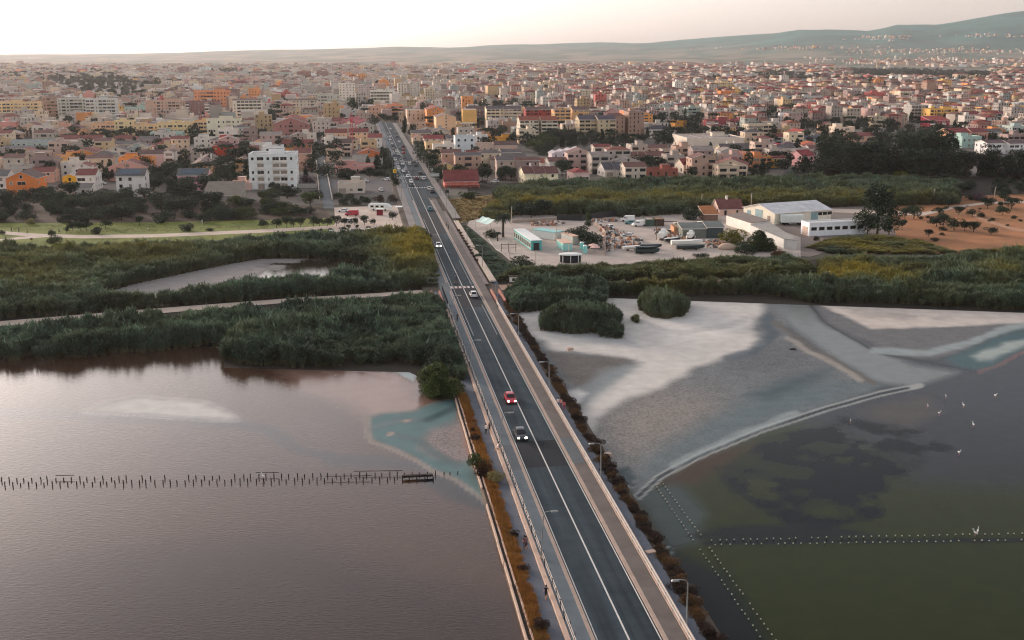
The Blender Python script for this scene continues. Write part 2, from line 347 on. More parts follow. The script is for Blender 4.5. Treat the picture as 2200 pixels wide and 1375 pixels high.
LL = [
 ('poly', [(-200, 1200), (600, 1150), (1100, 1300), (1150, 1420), (-200, 1420)], C(70, 56, 50, .5), 1, 90, .8),
 ('poly', [(-100, 930), (200, 900), (700, 900), (800, 1000), (600, 1030), (-100, 1030)], C(120, 100, 90, .5), 1, 50, .6),
 ('poly', [(600, 790), (760, 785), (890, 800), (900, 850), (1000, 860), (930, 890), (800, 900), (760, 870), (640, 830)], CM(150, 118, 104), .8, 45, .6),
 ('line', [(690, 800), (760, 800), (830, 815)], CM(170, 150, 142), .4, 12, .6, {'w': 4, 'thr': .45}),
 ('poly', [(175, 885), (230, 866), (300, 852), (380, 858), (440, 866), (500, 892), (515, 905), (450, 904), (340, 897), (250, 889), (180, 887)], CM(196, 192, 186), .3, 16, .85, {'warp': 8}),
 ('line', [(175, 887), (250, 890), (340, 898), (450, 905), (512, 906)], CM(215, 208, 202), .1, 3, .9, {'w': 1.5, 'warp': 3}),
 ('line', [(0, 885), (180, 892), (510, 910), (580, 925), (640, 965), (720, 990), (820, 992), (920, 1005)], C(76, 78, 82, .5), 1, 26, .85, {'w': 6}),
 ('poly', [(920, 1020), (1000, 1035), (1065, 1090), (1040, 1100), (970, 1075), (900, 1035)], C(44, 46, 52, .5), 1, 14, .9),
 ('poly', [(790, 900), (830, 885), (890, 882), (930, 862), (990, 852), (1015, 870), (1025, 960), (1015, 1000), (1030, 1030), (1075, 1100), (1045, 1082), (1000, 1046), (960, 1022), (925, 1008), (890, 978), (840, 962), (800, 945), (785, 920)], CM(84, 108, 108), .4, 12, 1, {'warp': 10}),
 ('poly', [(900, 960), (930, 925), (985, 905), (1015, 920), (1015, 985), (980, 995), (940, 985)], CM(132, 120, 116), .05, 20, .9, {'crack': 1}),
 ('line', [(805, 918), (850, 905), (920, 902), (970, 880), (1000, 868)], CM(62, 82, 84), .7, 12, .85, {'w': 5, 'warp': 5}),
 ('line', [(850, 935), (900, 945), (940, 975), (980, 1000)], CM(70, 88, 90), .6, 14, .8, {'w': 4, 'warp': 5}),
 ('line', [(792, 900), (786, 925), (802, 950), (850, 967), (890, 985), (928, 1012), (975, 1030), (1020, 1058), (1052, 1087)], CM(160, 146, 136), .2, 9, .6, {'w': 2, 'warp': 6}),
 ('poly', [(985, 890), (1010, 870), (1030, 960), (1010, 990)], CM(150, 105, 88), .1, 8, .7),
 ('poly', [(830, 932), (838, 926), (846, 930), (842, 936), (834, 937)], CM(160, 146, 134), .1, 3, 1, {'warp': 0}),
 ('poly', [(833, 932), (838, 929), (843, 931), (839, 934)], C(120, 100, 90, .5), .5, 2, 1, {'warp': 0}),
 ('poly', [(863, 904), (873, 900), (885, 903), (876, 908), (866, 907)], CM(150, 136, 126), .1, 3, 1, {'warp': 0}),
 ('poly', [(815, 786), (850, 776), (900, 786), (890, 822), (850, 800)], CM(165, 172, 170), .1, 5, .95, {'warp': 4}),
 ('line', [(1010, 1000), (1040, 1050), (1075, 1110), (1110, 1180), (1140, 1290)], CM(160, 130, 110), .3, 8, .5, {'w': 1, 'thr': .42}),
 ('line', [(440, 741), (470, 744), (480, 748)], CM(170, 170, 170), .2, 3, .9, {'w': 2}),
]
LR = [
 ('poly', [(1300, 640), (2500, 640), (2500, 960), (2000, 1000), (1700, 900), (1500, 900)], C(74, 78, 86, .62), .9, 60, .95),
 ('poly', [(1900, 900), (2500, 880), (2500, 1060), (1950, 1040)], C(62, 64, 70, .62), 1, 60, .8),
 ('poly', [(1370, 1070), (1450, 1030), (1520, 1100), (1500, 1165), (1440, 1180)], C(84, 96, 96, .62), .85, 25, .9),
 ('poly', [(1430, 1180), (1560, 1230), (1660, 1400), (1480, 1400)], C(34, 40, 44, .62), 1, 25, .9),
 ('poly', [(1410, 1040), (1480, 985), (1560, 960), (1620, 955), (1560, 1000), (1500, 1040)], C(84, 56, 36, .62), .9, 25, .8),
 ('poly', [(1850, 880), (1990, 850), (2020, 885), (1960, 915), (1880, 905)], C(110, 102, 96, .62), .8, 25, .7),
 ('poly', [(1550, 1010), (1640, 955), (1720, 915), (1850, 895), (2000, 920), (2060, 960), (1960, 1000), (1900, 1040), (1880, 1100), (1750, 1150), (1680, 1140), (1610, 1080)], C(20, 27, 36, .45), .9, 12, 1, {'thr': .31, 'ns': 5, 'warp': 50, 'vein': 1}),
 ('poly', [(1480, 1150), (1560, 1130), (1760, 1130), (1900, 1150), (1760, 1165), (1560, 1165)], C(26, 34, 40, .62), 1, 16, .85, {'warp': 18}),
 ('line', [(1520, 1166), (1800, 1164), (2250, 1158)], C(28, 34, 38, .62), 1, 8, .9, {'w': 4, 'warp': 4}),
 # mud flats
 ('poly', [(1090, 640), (1680, 640), (1700, 720), (1790, 780), (1900, 828), (1780, 872), (1640, 918), (1520, 968), (1420, 1018), (1372, 1062), (1320, 1030), (1250, 920), (1180, 800)], CM(108, 110, 110), .12, 12, 1, {'crack': .8, 'warp': 6}),
 ('poly', [(1290, 900), (1400, 840), (1500, 850), (1560, 880), (1400, 960), (1330, 990)], CM(132, 124, 116), .02, 90, .85, {'crack': 1}),
 ('poly', [(1560, 760), (1660, 735), (1720, 745), (1765, 780), (1700, 800), (1580, 800)], CM(96, 98, 100), .2, 35, .8, {'crack': .8}),
 ('poly', [(1550, 880), (1660, 830), (1780, 815), (1890, 825), (1780, 868), (1640, 912), (1500, 970), (1400, 1020), (1370, 1050), (1400, 990)], CM(92, 104, 106), .3, 50, .85, {'crack': .3}),
 ('poly', [(1600, 850), (1700, 810), (1800, 790), (1760, 820), (1650, 860)], CM(62, 76, 80), .4, 30, .7),
 ('poly', [(1090, 650), (1250, 640), (1640, 638), (1646, 662), (1615, 705), (1634, 735), (1600, 757), (1500, 788), (1420, 832), (1340, 860), (1285, 900), (1258, 940), (1245, 890), (1290, 835), (1380, 778), (1310, 766), (1180, 748), (1130, 718)], CM(186, 180, 172), .0, 15, 1, {'warp': 12}),
 ('poly', [(1140, 690), (1240, 680), (1330, 720), (1380, 745), (1250, 740), (1170, 735)], CM(150, 152, 150), .05, 18, .8, {'crack': .4}),
 ('poly', [(1395, 690), (1500, 670), (1600, 690), (1560, 720), (1440, 740)], CM(204, 198, 190), 0, 25, .7),
 ('line', [(1400, 700), (1470, 715), (1560, 700), (1620, 680)], CM(170, 166, 160), .0, 14, .6, {'w': 3}),
 ('poly', [(1165, 752), (1250, 764), (1370, 772), (1350, 786), (1300, 805), (1240, 832), (1205, 800)], CM(96, 92, 88), .2, 12, .95, {'crack': .6}),
 ('poly', [(1240, 850), (1290, 800), (1350, 785), (1370, 790), (1310, 830), (1262, 880)], CM(126, 132, 132), .15, 22, .8),
 ('poly', [(1215, 845), (1240, 838), (1262, 850), (1245, 870), (1222, 862)], CM(190, 185, 180), .0, 10, .8),
 ('line', [(1560, 770), (1620, 752), (1660, 715), (1650, 680)], CM(70, 82, 88), .6, 16, .75, {'w': 4}),
 ('poly', [(1652, 645), (1735, 645), (1765, 690), (1850, 740), (1960, 785), (2060, 800), (1960, 832), (1880, 818), (1800, 772), (1700, 700)], CM(112, 116, 114), .9, 16, .95, {'warp': 4}),
 ('line', [(1665, 690), (1740, 740), (1820, 790), (1880, 822)], CM(96, 92, 86), .5, 8, .8, {'w': 3}),
 ('line', [(1690, 725), (1780, 775), (1850, 815)], CM(150, 142, 132), .2, 10, .7, {'w': 3}),
 ('poly', [(1735, 648), (1900, 650), (2300, 665), (2300, 720), (2100, 760), (2000, 772), (1920, 765), (1850, 735), (1780, 695)], CM(104, 104, 104), .15, 16, 1, {'crack': .5}),
 ('poly', [(1748, 648), (1900, 650), (2300, 664), (2250, 694), (2080, 698), (1980, 704), (1870, 705), (1830, 685), (1780, 664)], CM(184, 174, 164), .0, 7, .95, {'warp': 8}),
 ('poly', [(1800, 660), (1900, 672), (2050, 680), (1950, 690), (1850, 680)], CM(140, 132, 124), .0, 14, .6, {'thr': .45}),
 ('line', [(1738, 652), (1770, 690), (1830, 728), (1890, 760), (1980, 775), (2060, 790), (2100, 800)], CM(56, 60, 62), .7, 3, .9, {'w': 1.5, 'warp': 3}),
 ('line', [(1880, 752), (1990, 757), (2080, 740), (2140, 712), (2200, 700)], CM(140, 148, 146), .3, 14, .8, {'w': 5}),
 ('poly', [(2030, 770), (2100, 745), (2150, 718), (2300, 690), (2300, 720), (2200, 752), (2110, 797), (2060, 788)], C(52, 92, 96, .8), .9, 14, .95),
 ('poly', [(2085, 766), (2160, 738), (2260, 716), (2200, 745), (2130, 774), (2100, 775)], CM(160, 166, 160), .1, 12, .8),
 ('line', [(2105, 800), (2150, 780), (2220, 748)], CM(124, 96, 92), .6, 6, .6, {'w': 2}),
 # the curved ridge between mud and water
 ('line', [(1975, 829), (1890, 845), (1780, 876), (1640, 921), (1520, 971), (1420, 1021), (1368, 1068)], CM(150, 152, 148), .15, 5, .9, {'w': 7, 'warp': 2}),
 ('line', [(1950, 834), (1890, 846), (1780, 877), (1640, 922), (1520, 972), (1420, 1022), (1370, 1068)], CM(36, 44, 50), .7, 5, .95, {'w': 2.5, 'warp': 2}),
 ('line', [(1975, 832), (1892, 851), (1783, 882), (1643, 927), (1523, 977), (1424, 1027), (1374, 1074)], CM(150, 150, 146), .2, 3, .7, {'w': .8, 'warp': 2}),
 ('line', [(1700, 890), (1640, 912), (1560, 945), (1450, 1000)], CM(150, 158, 156), .1, 16, .5, {'w': 3}),
 ('poly', [(1230, 940), (1290, 930), (1330, 1000), (1370, 1050), (1345, 1070), (1290, 1020)], CM(134, 130, 126), .05, 16, .8, {'crack': .9}),
 ('poly', [(1300, 1010), (1350, 1000), (1372, 1045), (1345, 1070)], CM(60, 74, 78), .3, 10, .8, {'thr': .45, 'ns': 1.5}),
 ('poly', [(1420, 1160), (1450, 1165), (1445, 1190), (1425, 1185)], CM(150, 160, 160), .2, 6, .7, {'thr': .4, 'ns': 2}),
]
lagoon('lagoon_water', (-30, 200), (-190, -9.8), .6, C(110, 82, 64, .46)[:3], LL, m_wl)
lagoon('salt_flat', (-30, 196), (7.2, 190), .55, C(50, 56, 26, .8)[:3], LR, m_wr)
m_wfar = mat('lagoon_outer', C(70, 62, 58), .1, .1, .05)
sheet('lagoon_margin', [(-1400, 1500), (-1400, 790), (3600, 800), (3600, 1500)], -.03, m_wfar)
# pond in the left reeds
POND = [(215, 632), (280, 612), (350, 597), (420, 582), (500, 566), (560, 556), (650, 556), (740, 560), (800, 568), (790, 592), (700, 610), (600, 622), (500, 634), (400, 645), (300, 652), (225, 650)]
def pond():
    P = np.array(gpoly(POND)); x0, y0 = P.min(0)-2; x1, y1 = P.max(0)+2
    xs, ys = np.arange(x0, x1, .8), np.arange(y0, y1, .8); X, Y = np.meshgrid(xs, ys); V = np.stack([X, Y, np.full_like(X, .02)], -1).reshape(-1, 3); Q = proj(V)
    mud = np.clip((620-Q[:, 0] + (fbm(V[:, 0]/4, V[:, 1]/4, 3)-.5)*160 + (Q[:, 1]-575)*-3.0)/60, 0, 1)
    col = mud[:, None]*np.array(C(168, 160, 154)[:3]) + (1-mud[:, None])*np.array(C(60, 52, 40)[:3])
    idx = np.arange(len(V)).reshape(X.shape); Fq = np.stack([idx[:-1, :-1], idx[:-1, 1:], idx[1:, 1:], idx[1:, :-1]], -1).reshape(-1, 4)
    keep = inpoly(V[Fq[:, 0]][:, :2], [tuple(p) for p in P])
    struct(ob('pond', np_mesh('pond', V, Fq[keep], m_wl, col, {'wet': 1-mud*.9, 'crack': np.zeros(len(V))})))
pond()
# ------------------------------------------------------------------ land sheets
m_lawn = mat('lawn_grass', C(86, 100, 34, 1.2), .95, .3, .12, coord='World', col2=C(118, 122, 48, 1.2), bump=.4, bscale=3)
m_path = mat('pale_path', C(186, 168, 152, 1.25), .9, .12, .3, coord='World')
m_dirt = mat('pink_dirt', C(172, 140, 122), .95, .2, .25, coord='World', col2=C(190, 160, 140), bump=.3)
m_redearth = mat('red_earth', C(168, 112, 74, 1.35), .95, .2, .06, coord='World', col2=C(120, 88, 58, 1.2), bump=.5, bscale=2)
m_concrete = mat('yard_concrete', C(172, 158, 146, 1.5), .9, .15, .12, coord='World', col2=C(140, 130, 122, 1.5))
m_grassdk = mat('rank_grass', C(66, 74, 42), .95, .3, .15, coord='World', col2=C(92, 92, 50))
m_gold = mat('dry_grass_ground', C(140, 112, 48), .95, .3, .2, coord='World', col2=C(110, 84, 40))
m_city = mat('town_ground', C(128, 118, 108), .95, .2, .03, coord='World', col2=C(96, 92, 84))
m_lot = mat('car_park_gravel', C(168, 148, 132, 1.4), .95, .15, .2, coord='World', col2=C(186, 172, 160, 1.4))
m_reedmud = mat('reed_mud', C(50, 44, 34), .95, .3, .3, coord='World')
sheet('reed_ground', [(-900, 770), (480, 745), (480, 790), (880, 800), (1000, 860), (950, 640), (900, 480), (-900, 500)], .004, m_reedmud)
sheet('reed_bank', [(1060, 660), (1300, 640), (2700, 690), (2700, 540), (1060, 570)], .004, m_reedmud)
sheet('town_floor', [(-2500, 440), (880, 440), (885, 400), (940, 400), (960, 420), (2200, 388), (4800, 380), (4800, 136), (-2500, 136)], .01, m_city)
sheet('reed_field_ground', [(1030, 470), (1340, 470), (1700, 440), (2700, 450), (2700, 370), (1000, 395)], .02, m_reedmud)
sheet('lawn', [(-900, 545), (-900, 484), (300, 478), (560, 473), (720, 468), (720, 500), (560, 512), (-20, 540)], .03, m_lawn)
sheet('dark_soil', [(-900, 486), (-900, 425), (100, 418), (460, 428), (690, 445), (720, 470), (300, 480)], .02, mat('belt_soil', C(84, 68, 54), .95, .3, .1, coord='World'))
sheet('park_path', [(-300, 498), (0, 496), (80, 502), (180, 505), (330, 503), (560, 493), (700, 485), (770, 478), (860, 478), (860, 486), (700, 492), (560, 500), (330, 510), (180, 512), (80, 509), (0, 503), (-300, 505)], .05, m_path)
sheet('branch_path', [(80, 505), (120, 508), (0, 517), (-300, 525), (-300, 521), (0, 514)], .055, m_path)
sheet('car_park', [(718, 446), (880, 440), (905, 490), (820, 506), (700, 505), (720, 480)], .04, m_lot)
sheet('petrol_forecourt', [(700, 385), (868, 385), (880, 415), (700, 418)], .05, mat('forecourt_asphalt', C(112, 106, 104), .9, .15, .3, coord='World'))
sheet('side_street', [(696, 448), (680, 345), (672, 300), (684, 300), (700, 345), (718, 448)], .06, mat('side_street_asphalt', C(110, 116, 118), .9, .12, .3, coord='World'))
sheet('dirt_track', [(-600, 735), (0, 690), (330, 663), (620, 641), (820, 629), (935, 621), (935, 628), (820, 637), (620, 650), (330, 674), (0, 701), (-600, 748)], .10, m_path)
sheet('field_track', [(1060, 612), (1300, 606), (1560, 600), (1760, 592), (1760, 598), (1560, 607), (1300, 614), (1060, 624)], .10, m_dirt)
sheet('roadside_meadow', [(945, 430), (1060, 418), (1100, 440), (1030, 468), (990, 480), (968, 470)], .05, mat('meadow', C(120, 112, 44), .95, .3, .15, coord='World', col2=C(136, 96, 56)))
sheet('grass_wedge', [(980, 488), (1004, 484), (1040, 520), (1095, 575), (1110, 590), (1040, 585)], .06, m_grassdk)
sheet('yard_floor', [(1004, 484), (1010, 470), (1100, 462), (1340, 462), (1560, 452), (1720, 510), (1720, 560), (1450, 568), (1320, 568), (1180, 578), (1120, 580), (1060, 530)], .05, m_concrete)
sheet('warehouse_apron', [(1590, 460), (1900, 430), (1930, 520), (1780, 540), (1740, 552), (1690, 548), (1630, 500)], .045, mat('apron_asphalt', C(142, 128, 118), .95, .18, .1, coord='World'))
sheet('red_field', [(1760, 445), (1900, 425), (2700, 405), (2700, 545), (2080, 545), (1860, 545), (1740, 535), (1800, 500)], .035, m_redearth)
sheet('field_lane', [(1760, 447), (1900, 452), (1985, 456), (2040, 444), (2120, 434), (2400, 426), (2400, 430), (2120, 438), (2045, 449), (1985, 463), (1900, 460), (1760, 455)], .06, m_path)
sheet('field_footpath', [(2080, 441), (2100, 465), (2180, 490), (2300, 505), (2300, 509), (2175, 495), (2095, 469), (2074, 443)], .06, mat('trodden_earth', C(196, 150, 118), .95, .1, .3, coord='World'))
# ------------------------------------------------------------------ the road and its causeway
U0, UC, UX, UE = -40, ru(660), ru(617), ru(262)
m_asph = mat('asphalt', C(62, 78, 86, .56), .8, .22, .35, coord='World', bump=.25, bscale=14, spec=.12, col2=C(84, 96, 102, .56))
m_asph2 = mat('asphalt_patch', C(34, 41, 52, .5), .85, .12, .5, coord='World', bump=.2, bscale=14)
m_asph3 = mat('asphalt_old', C(112, 106, 106, .6), .85, .12, .5, coord='World')
m_kerb = mat('kerb_stone', C(190, 166, 150), .85, .12, .8, coord='World')
m_walkL = mat('sidewalk_grey', C(128, 138, 142, .68), .9, .12, .4, coord='World')
m_walkR = mat('sidewalk_brown', C(128, 118, 112, .72), .9, .18, .4, coord='World')
m_line = mat('road_paint', C(226, 222, 214), .7, .15, 1.5, coord='World', det=6)
m_low = mat('lower_path', C(112, 118, 128, .8), .9, .15, .5, coord='World', bump=.3, bscale=6)
m_coping = mat('coping_stone', C(212, 182, 162), .85, .12, .6, coord='World')
nt = m_asph.node_tree; bs_ = nt.nodes['Principled BSDF']; src = bs_.inputs['Base Color'].links[0].from_socket        # wheel tracks and streaks worn along the road
ge = nt.nodes.new('ShaderNodeNewGeometry'); mp = nt.nodes.new('ShaderNodeMapping'); mp.vector_type = 'TEXTURE'; mp.inputs['Rotation'].default_value = (0, 0, RROT); mp.inputs['Scale'].default_value = (.9, 40, 1)
nz = nt.nodes.new('ShaderNodeTexNoise'); nz.inputs['Scale'].default_value = 1; nz.inputs['Detail'].default_value = 4; mr = nt.nodes.new('ShaderNodeMapRange'); mr.inputs[1].default_value = .3; mr.inputs[2].default_value = .7; mr.inputs[3].default_value = .68; mr.inputs[4].default_value = 1.4
sv = nt.nodes.new('ShaderNodeVectorMath'); sv.operation = 'SCALE'
nt.links.new(ge.outputs['Position'], mp.inputs[0]); nt.links.new(mp.outputs[0], nz.inputs['Vector']); nt.links.new(nz.outputs['Fac'], mr.inputs[0]); nt.links.new(src, sv.inputs[0]); nt.links.new(mr.outputs[0], sv.inputs['Scale']); nt.links.new(sv.outputs[0], bs_.inputs['Base Color'])
b = MB()                                                # causeway body: sloped embankment under the whole cross-section
for u0, u1 in ((U0, UE+250),):
    prof = [(-10.6, 0.0), (-10.3, .5), (-6.6, .5), (-6.45, .74), (6.2, .74), (6.35, .45), (8.3, .45), (10.3, 0.0)]
    for (wa, za), (wb, zb) in zip(prof[:-1], prof[1:]):
        b.face([RW(u0, wa, za), RW(u0, wb, zb), RW(u1, wb, zb), RW(u1, wa, za)])
struct(ob('causeway', b.mesh('causeway', mat('embankment', C(98, 86, 74), .95, .3, .4, coord='World'))))
strip('road', U0, UE, -3.5, 3.5, .80, m_asph)
strip('road_widening', ru(425), ru(345), 3.3, 8.0, .795, m_asph); strip('road_widening', ru(345), UE, 3.3, 5.8, .795, m_asph)
strip('road_lay_by', ru(400), UE, -5.4, -3.3, .795, m_asph)
for i, (y0, y1, m) in enumerate([(1003, 947, m_asph2), (660, 615, m_asph2), (530, 502, m_asph3), (502, 455, m_asph2), (1375, 1300, m_asph2)][:4]):
    strip('road_patch', ru(y0), ru(y1), -3.45, 3.45 if i != 2 else .0, .804, m)
strip('sidewalk_patch', ru(1008), ru(955), -6.0, -3.95, .935, mat('patch_grey', C(104, 110, 114), .9, .1, .5, coord='World'))
strip('sidewalk_patch', ru(1000), ru(945), 3.95, 5.8, .935, mat('patch_grey', C(104, 110, 114)))
def kerbline(name, u0, u1, w0, w1):
    parent = struct(ob(name, (lambda b: (b.face([RW(u0, w0, .75), RW(u0, w1, .75), RW(u1, w1, .75), RW(u1, w0, .75)]), b.mesh(name, m_kerb))[1])(MB())))
    Ls = 6.0; me = None; n = int((u1-u0)/Ls)
    for i in range(min(n, 140)):
        if me is None:
            bb = MB(); bb.box(0, 0, 0, abs(w1-w0), Ls-.03, .17); me = bb.mesh('kerb_block', m_kerb)
        o = ob('kerb_block', me, parent); o.location = RW(u0+Ls*(i+.5), (w0+w1)/2, .76 + random.uniform(-.006, .006)); o.rotation_euler = (0, 0, RROT)
kerbline('kerb', U0, ru(430), -3.98, -3.52); kerbline('kerb', U0, ru(430), 3.52, 3.98)
strip('sidewalk', U0, UE, -6.05, -3.96, .925, m_walkL, .2)
strip('sidewalk', U0, ru(430), 3.96, 5.95, .925, m_walkR, .2)
strip('lane_marking', U0, UE, -3.36, -3.22, .812, m_line); strip('lane_marking', U0, ru(425), 3.22, 3.36, .812, m_line)
strip('centre_line', U0, UE, -.1, .1, .812, m_line)
strip('lane_marking', ru(720), ru(470), -2.62, -2.54, .812, m_line); strip('lane_marking', ru(720), ru(655), 2.5, 2.58, .812, m_line); strip('lane_marking', ru(612), ru(560), 2.5, 2.58, .812, m_line)
def crossing(py, w0, w1, red=False):
    u = ru(py); parent = struct(empty('zebra_crossing'))
    if red: strip('red_paint', u-1.4, u+1.4, -2.6, 1.4, .812, mat('red_paint_worn', C(150, 108, 104), .8, .3, .8, coord='World'), parent=parent)
    wv = w0
    while wv < w1:
        strip('stripe', u-1.25, u+1.25, wv, wv+.55, .818, m_line, parent=parent); wv += 1.1
crossing(617, -3.2, 3.4, True); crossing(403.5, -5.2, 7.6); crossing(379.5, -5.2, 7.6); crossing(347.5, -5.2, 7.6)
strip('crossing_ramp', ru(625), ru(608), -6.0, -3.52, .94, mat('ramp_grey', C(128, 130, 128), .9, .1, .5, coord='World'))
# pavement north of the crossing: cycle lane and pale footpath on the right
strip('cycle_lane', ru(612), ru(455), 5.95, 7.1, .90, mat('cycle_lane_paving', C(140, 126, 122), .9, .12, .4, coord='World'), .2)
strip('footpath', ru(606), ru(475), 7.9, 9.6, .88, m_path, .3)
m_pave = mat('town_pavement', C(150, 142, 136), .9, .15, .3, coord='World'); strip('pavement', ru(470), ru(345), 8.1, 11.0, .88, m_pave, .2); strip('pavement', ru(345), UE-20, 5.9, 9.5, .88, m_pave, .2); strip('pavement', ru(490), UE-20, -8.6, -6.1, .88, m_pave, .2)
# left: lower path with a wavering grass verge, drain channel; right: lower path
def wavy(name, u0, u1, wa, wb, amp, seed, z, m, side=1):
    b = MB(); n = int((u1-u0)/1.5); pr = None
    for i in range(n+1):
        u = u0+(u1-u0)*i/n; d = amp*(2*float(fbm(np.array([u/9.0]), np.array([seed*7.7]), seed, 3)[0])-1)
        q = (RW(u, wa + (d if side < 0 else 0), z), RW(u, wb + (d if side > 0 else 0), z))
        if pr: b.face([pr[0], pr[1], q[1], q[0]])
        pr = q
    return struct(ob(name, b.mesh(name, m)))
strip('verge', U0, ru(820), -10.0, -6.6, .53, m_gold, .3)
wavy('lower_walk', U0, UC+20, -8.4, -6.55, .75, 4, .56, m_low, -1)
wavy('lower_walk', U0, UC+10, 6.35, 8.1, .5, 9, .56, m_low, 1)
bb = MB()
strip('drain_channel', U0, ru(850), -10.25, -9.75, .56, mat('drain_dark', C(48, 42, 38), .9))
for w0 in (-10.42, -9.83):
    parent = struct(empty('drain_wall')); me = None
    u = U0; 
    bb = MB(); bb.box(0, 0, 0, .2, 5.9, .5); me = bb.mesh('drain_block', m_coping)
    while u < ru(850):
        if random.random() > .06:
            o = ob('drain_block', me, parent); o.location = RW(u+3, w0+random.uniform(-.04, .04), .2); o.rotation_euler = (0, 0, RROT)
        u += 6
NUMW = ['first', 'second', 'third', 'fourth', 'fifth', 'sixth', 'seventh', 'eighth', 'ninth', 'tenth'] + ['%dth' % i for i in range(11, 400)]
NUMW[20], NUMW[21], NUMW[22] = '21st', '22nd', '23rd'
for i in range(30, 390, 10): NUMW[i], NUMW[i+1], NUMW[i+2] = '%dst' % (i+1), '%dnd' % (i+2), '%drd' % (i+3)
# ------------------------------------------------------------------ parapets, railings, lamps
m_metal = mat('galvanised', C(160, 160, 158), .5, .15, 2, metal=.3); m_dark = mat('dark_metal', C(52, 52, 54), .6, .2, 2)
m_rail = mat('rail_white', C(226, 208, 194), .6, .1, 1)
def parapet(wv, width, z0, z1, u0, u1, label):
    r = empty('parapet_wall', RW(u0, wv, 0), RROT); tag(r, label, 'parapet'); bb = MB(); bb.box(0, 0, 0, width, 4.96, z1-z0); me = bb.mesh('coping_block', m_coping)
    n = int((u1-u0)/5)
    for i in range(n):
        o = ob('coping_block', me, r, (random.uniform(-.015, .015), 5*i+2.5, z0))
    return r
parapet(-6.3, .5, .45, 1.02, U0, UC, 'long pale stone parapet between left sidewalk and lower lagoon walk')
parapet(6.15, .34, .45, 1.0, U0, UC, 'low pale stone kerb wall under the white guard rail on the right')
def railing(wv, u0, u1, sp, hs, rr, mr, mp, label, name='railing', wob=0.0, ph=1.0, pr=.05, z0=.92):
    r = empty(name, RW(u0, wv, z0), RROT); tag(r, label, 'railing'); L = u1-u0
    for h in hs:
        bb = MB(); bb.box(0, L/2, h-rr, rr*2, L, rr*2); ob('rail', bb.mesh('rail', mr), r)
    bb = MB(); bb.box(0, 0, 0, pr*2, pr*2, ph); me = bb.mesh('post', mp)
    for i in range(int(L/sp)+1):
        o = ob('post', me, r, (random.uniform(-wob, wob), i*sp + random.uniform(-wob, wob), 0)); o.rotation_euler = (random.uniform(-wob, wob)*.5, random.uniform(-wob, wob)*.8, 0)
    return r
railing(-5.85, U0, UC, 2.5, (.45, .95), .035, m_rail, m_dark, 'slender metal railing with dark posts along the left sidewalk', wob=.12, ph=1.08)
railing(6.05, U0, UC+2, 3.0, (.55, 1.05), .075, m_rail, m_metal, 'white double bar guard rail along the right sidewalk', ph=1.1)
def lamp_post(u, wv, side, label, h=6.0, lean=0.0, grp='street lamps along the causeway'):
    p = RW(u, wv, .55 if abs(wv) > 6 else .92); r = empty('street_lamp', p, RROT); tag(r, label, 'street lamp', grp)
    s = -side
    b = MB(); b.tube([(0, 0, 0), (lean*h*.5, 0, h*.5), (lean*h, 0, h*.93), (lean*h+s*.25, 0, h*.99), (lean*h+s*1.0, 0, h*1.01)], [.10, .08, .065, .05, .045], 6); ob('pole', b.mesh('lamp_pole', m_metal), r)
    b = MB(); b.box(lean*h+s*1.35, 0, h*.985, .85, .3, .16, tx=.8, ty=.7); ob('lamp_head', b.mesh('lamp_head', m_metal), r)
    b = MB(); b.box(0, 0, 0, .4, .4, .3); ob('lamp_base', b.mesh('lamp_base', m_coping), r)
for i, (py, t) in enumerate([(1195, 'in the foreground beside two walkers'), (965, 'leaning over the dark car'), (795, 'near the big tamarisk bush'), (690, 'just before the canal bridge')]):
    lamp_post(ru(py), -6.0, -1, 'grey street lamp on the left sidewalk ' + t, lean=.05)
for i, (py, t) in enumerate([(1372, 'at the bottom edge of the picture'), (1045, 'beside the curved mud ridge'), (850, 'level with the red car'), (735, 'level with the reed clumps'), (655, 'by the canal bridge')]):
    lamp_post(ru(py)+1, 6.5, 1 if i else 1, 'grey street lamp on the right embankment ' + t, lean=-.01)
for i, py in enumerate([575, 520, 480, 447]):
    lamp_post(ru(py), 8.2, 1, 'grey street lamp by the pale footpath, %s north of the zebra crossing' % ['first', 'second', 'third', 'fourth'][i], 6.5)
for i in range(9):
    for sd_ in (-1, 1):
        lamp_post(ru(425)+26*i+6*sd_, sd_*(8.8 if sd_ > 0 else 8.2), sd_, 'slim street lamp %s %s along the town avenue from the lagoon' % ('on the right,' if sd_ > 0 else 'on the left,', NUMW[i]), 7.5, grp='street lamps along the town avenue')
# ------------------------------------------------------------------ vegetation prototypes
def leafcloud(n, size, lobes, rs, elong=1.3, zmin=.0):
    """n small leaf faces spread through ellipsoid lobes (centre, radii); returns V, F"""
    k = len(lobes); vol = np.array([l[1][0]*l[1][1]*l[1][2] for l in lobes])**(2/3); ch = rs.choice(k, n, p=vol/vol.sum())
    d = rs.normal(size=(n, 3)); d /= np.linalg.norm(d, axis=1)[:, None]; rad = rs.uniform(.55, 1.05, n)**.6
    cen = np.array([l[0] for l in lobes])[ch]; R = np.array([l[1] for l in lobes])[ch]
    P = cen + d*R*rad[:, None]; P = P[P[:, 2] > zmin]; n = len(P); d = d[:n]
    a = rs.normal(size=(n, 3)); a += np.array([0, 0, .2]); a /= np.linalg.norm(a, axis=1)[:, None]
    bq = np.cross(a, rs.normal(size=(n, 3))); bq /= np.linalg.norm(bq, axis=1)[:, None]
    s = size*rs.uniform(.6, 1.3, n)[:, None]; a *= s*elong; bq *= s*.6
    V = np.concatenate([P-a*.5, P+bq*.5, P+a*.5, P-bq*.5], 1).reshape(-1, 3)
    return V, np.arange(len(V)).reshape(-1, 4)
m_leaf_dark = leaf_mat('leaves_dark', CL(36, 46, 38), CL(78, 88, 62), .2)
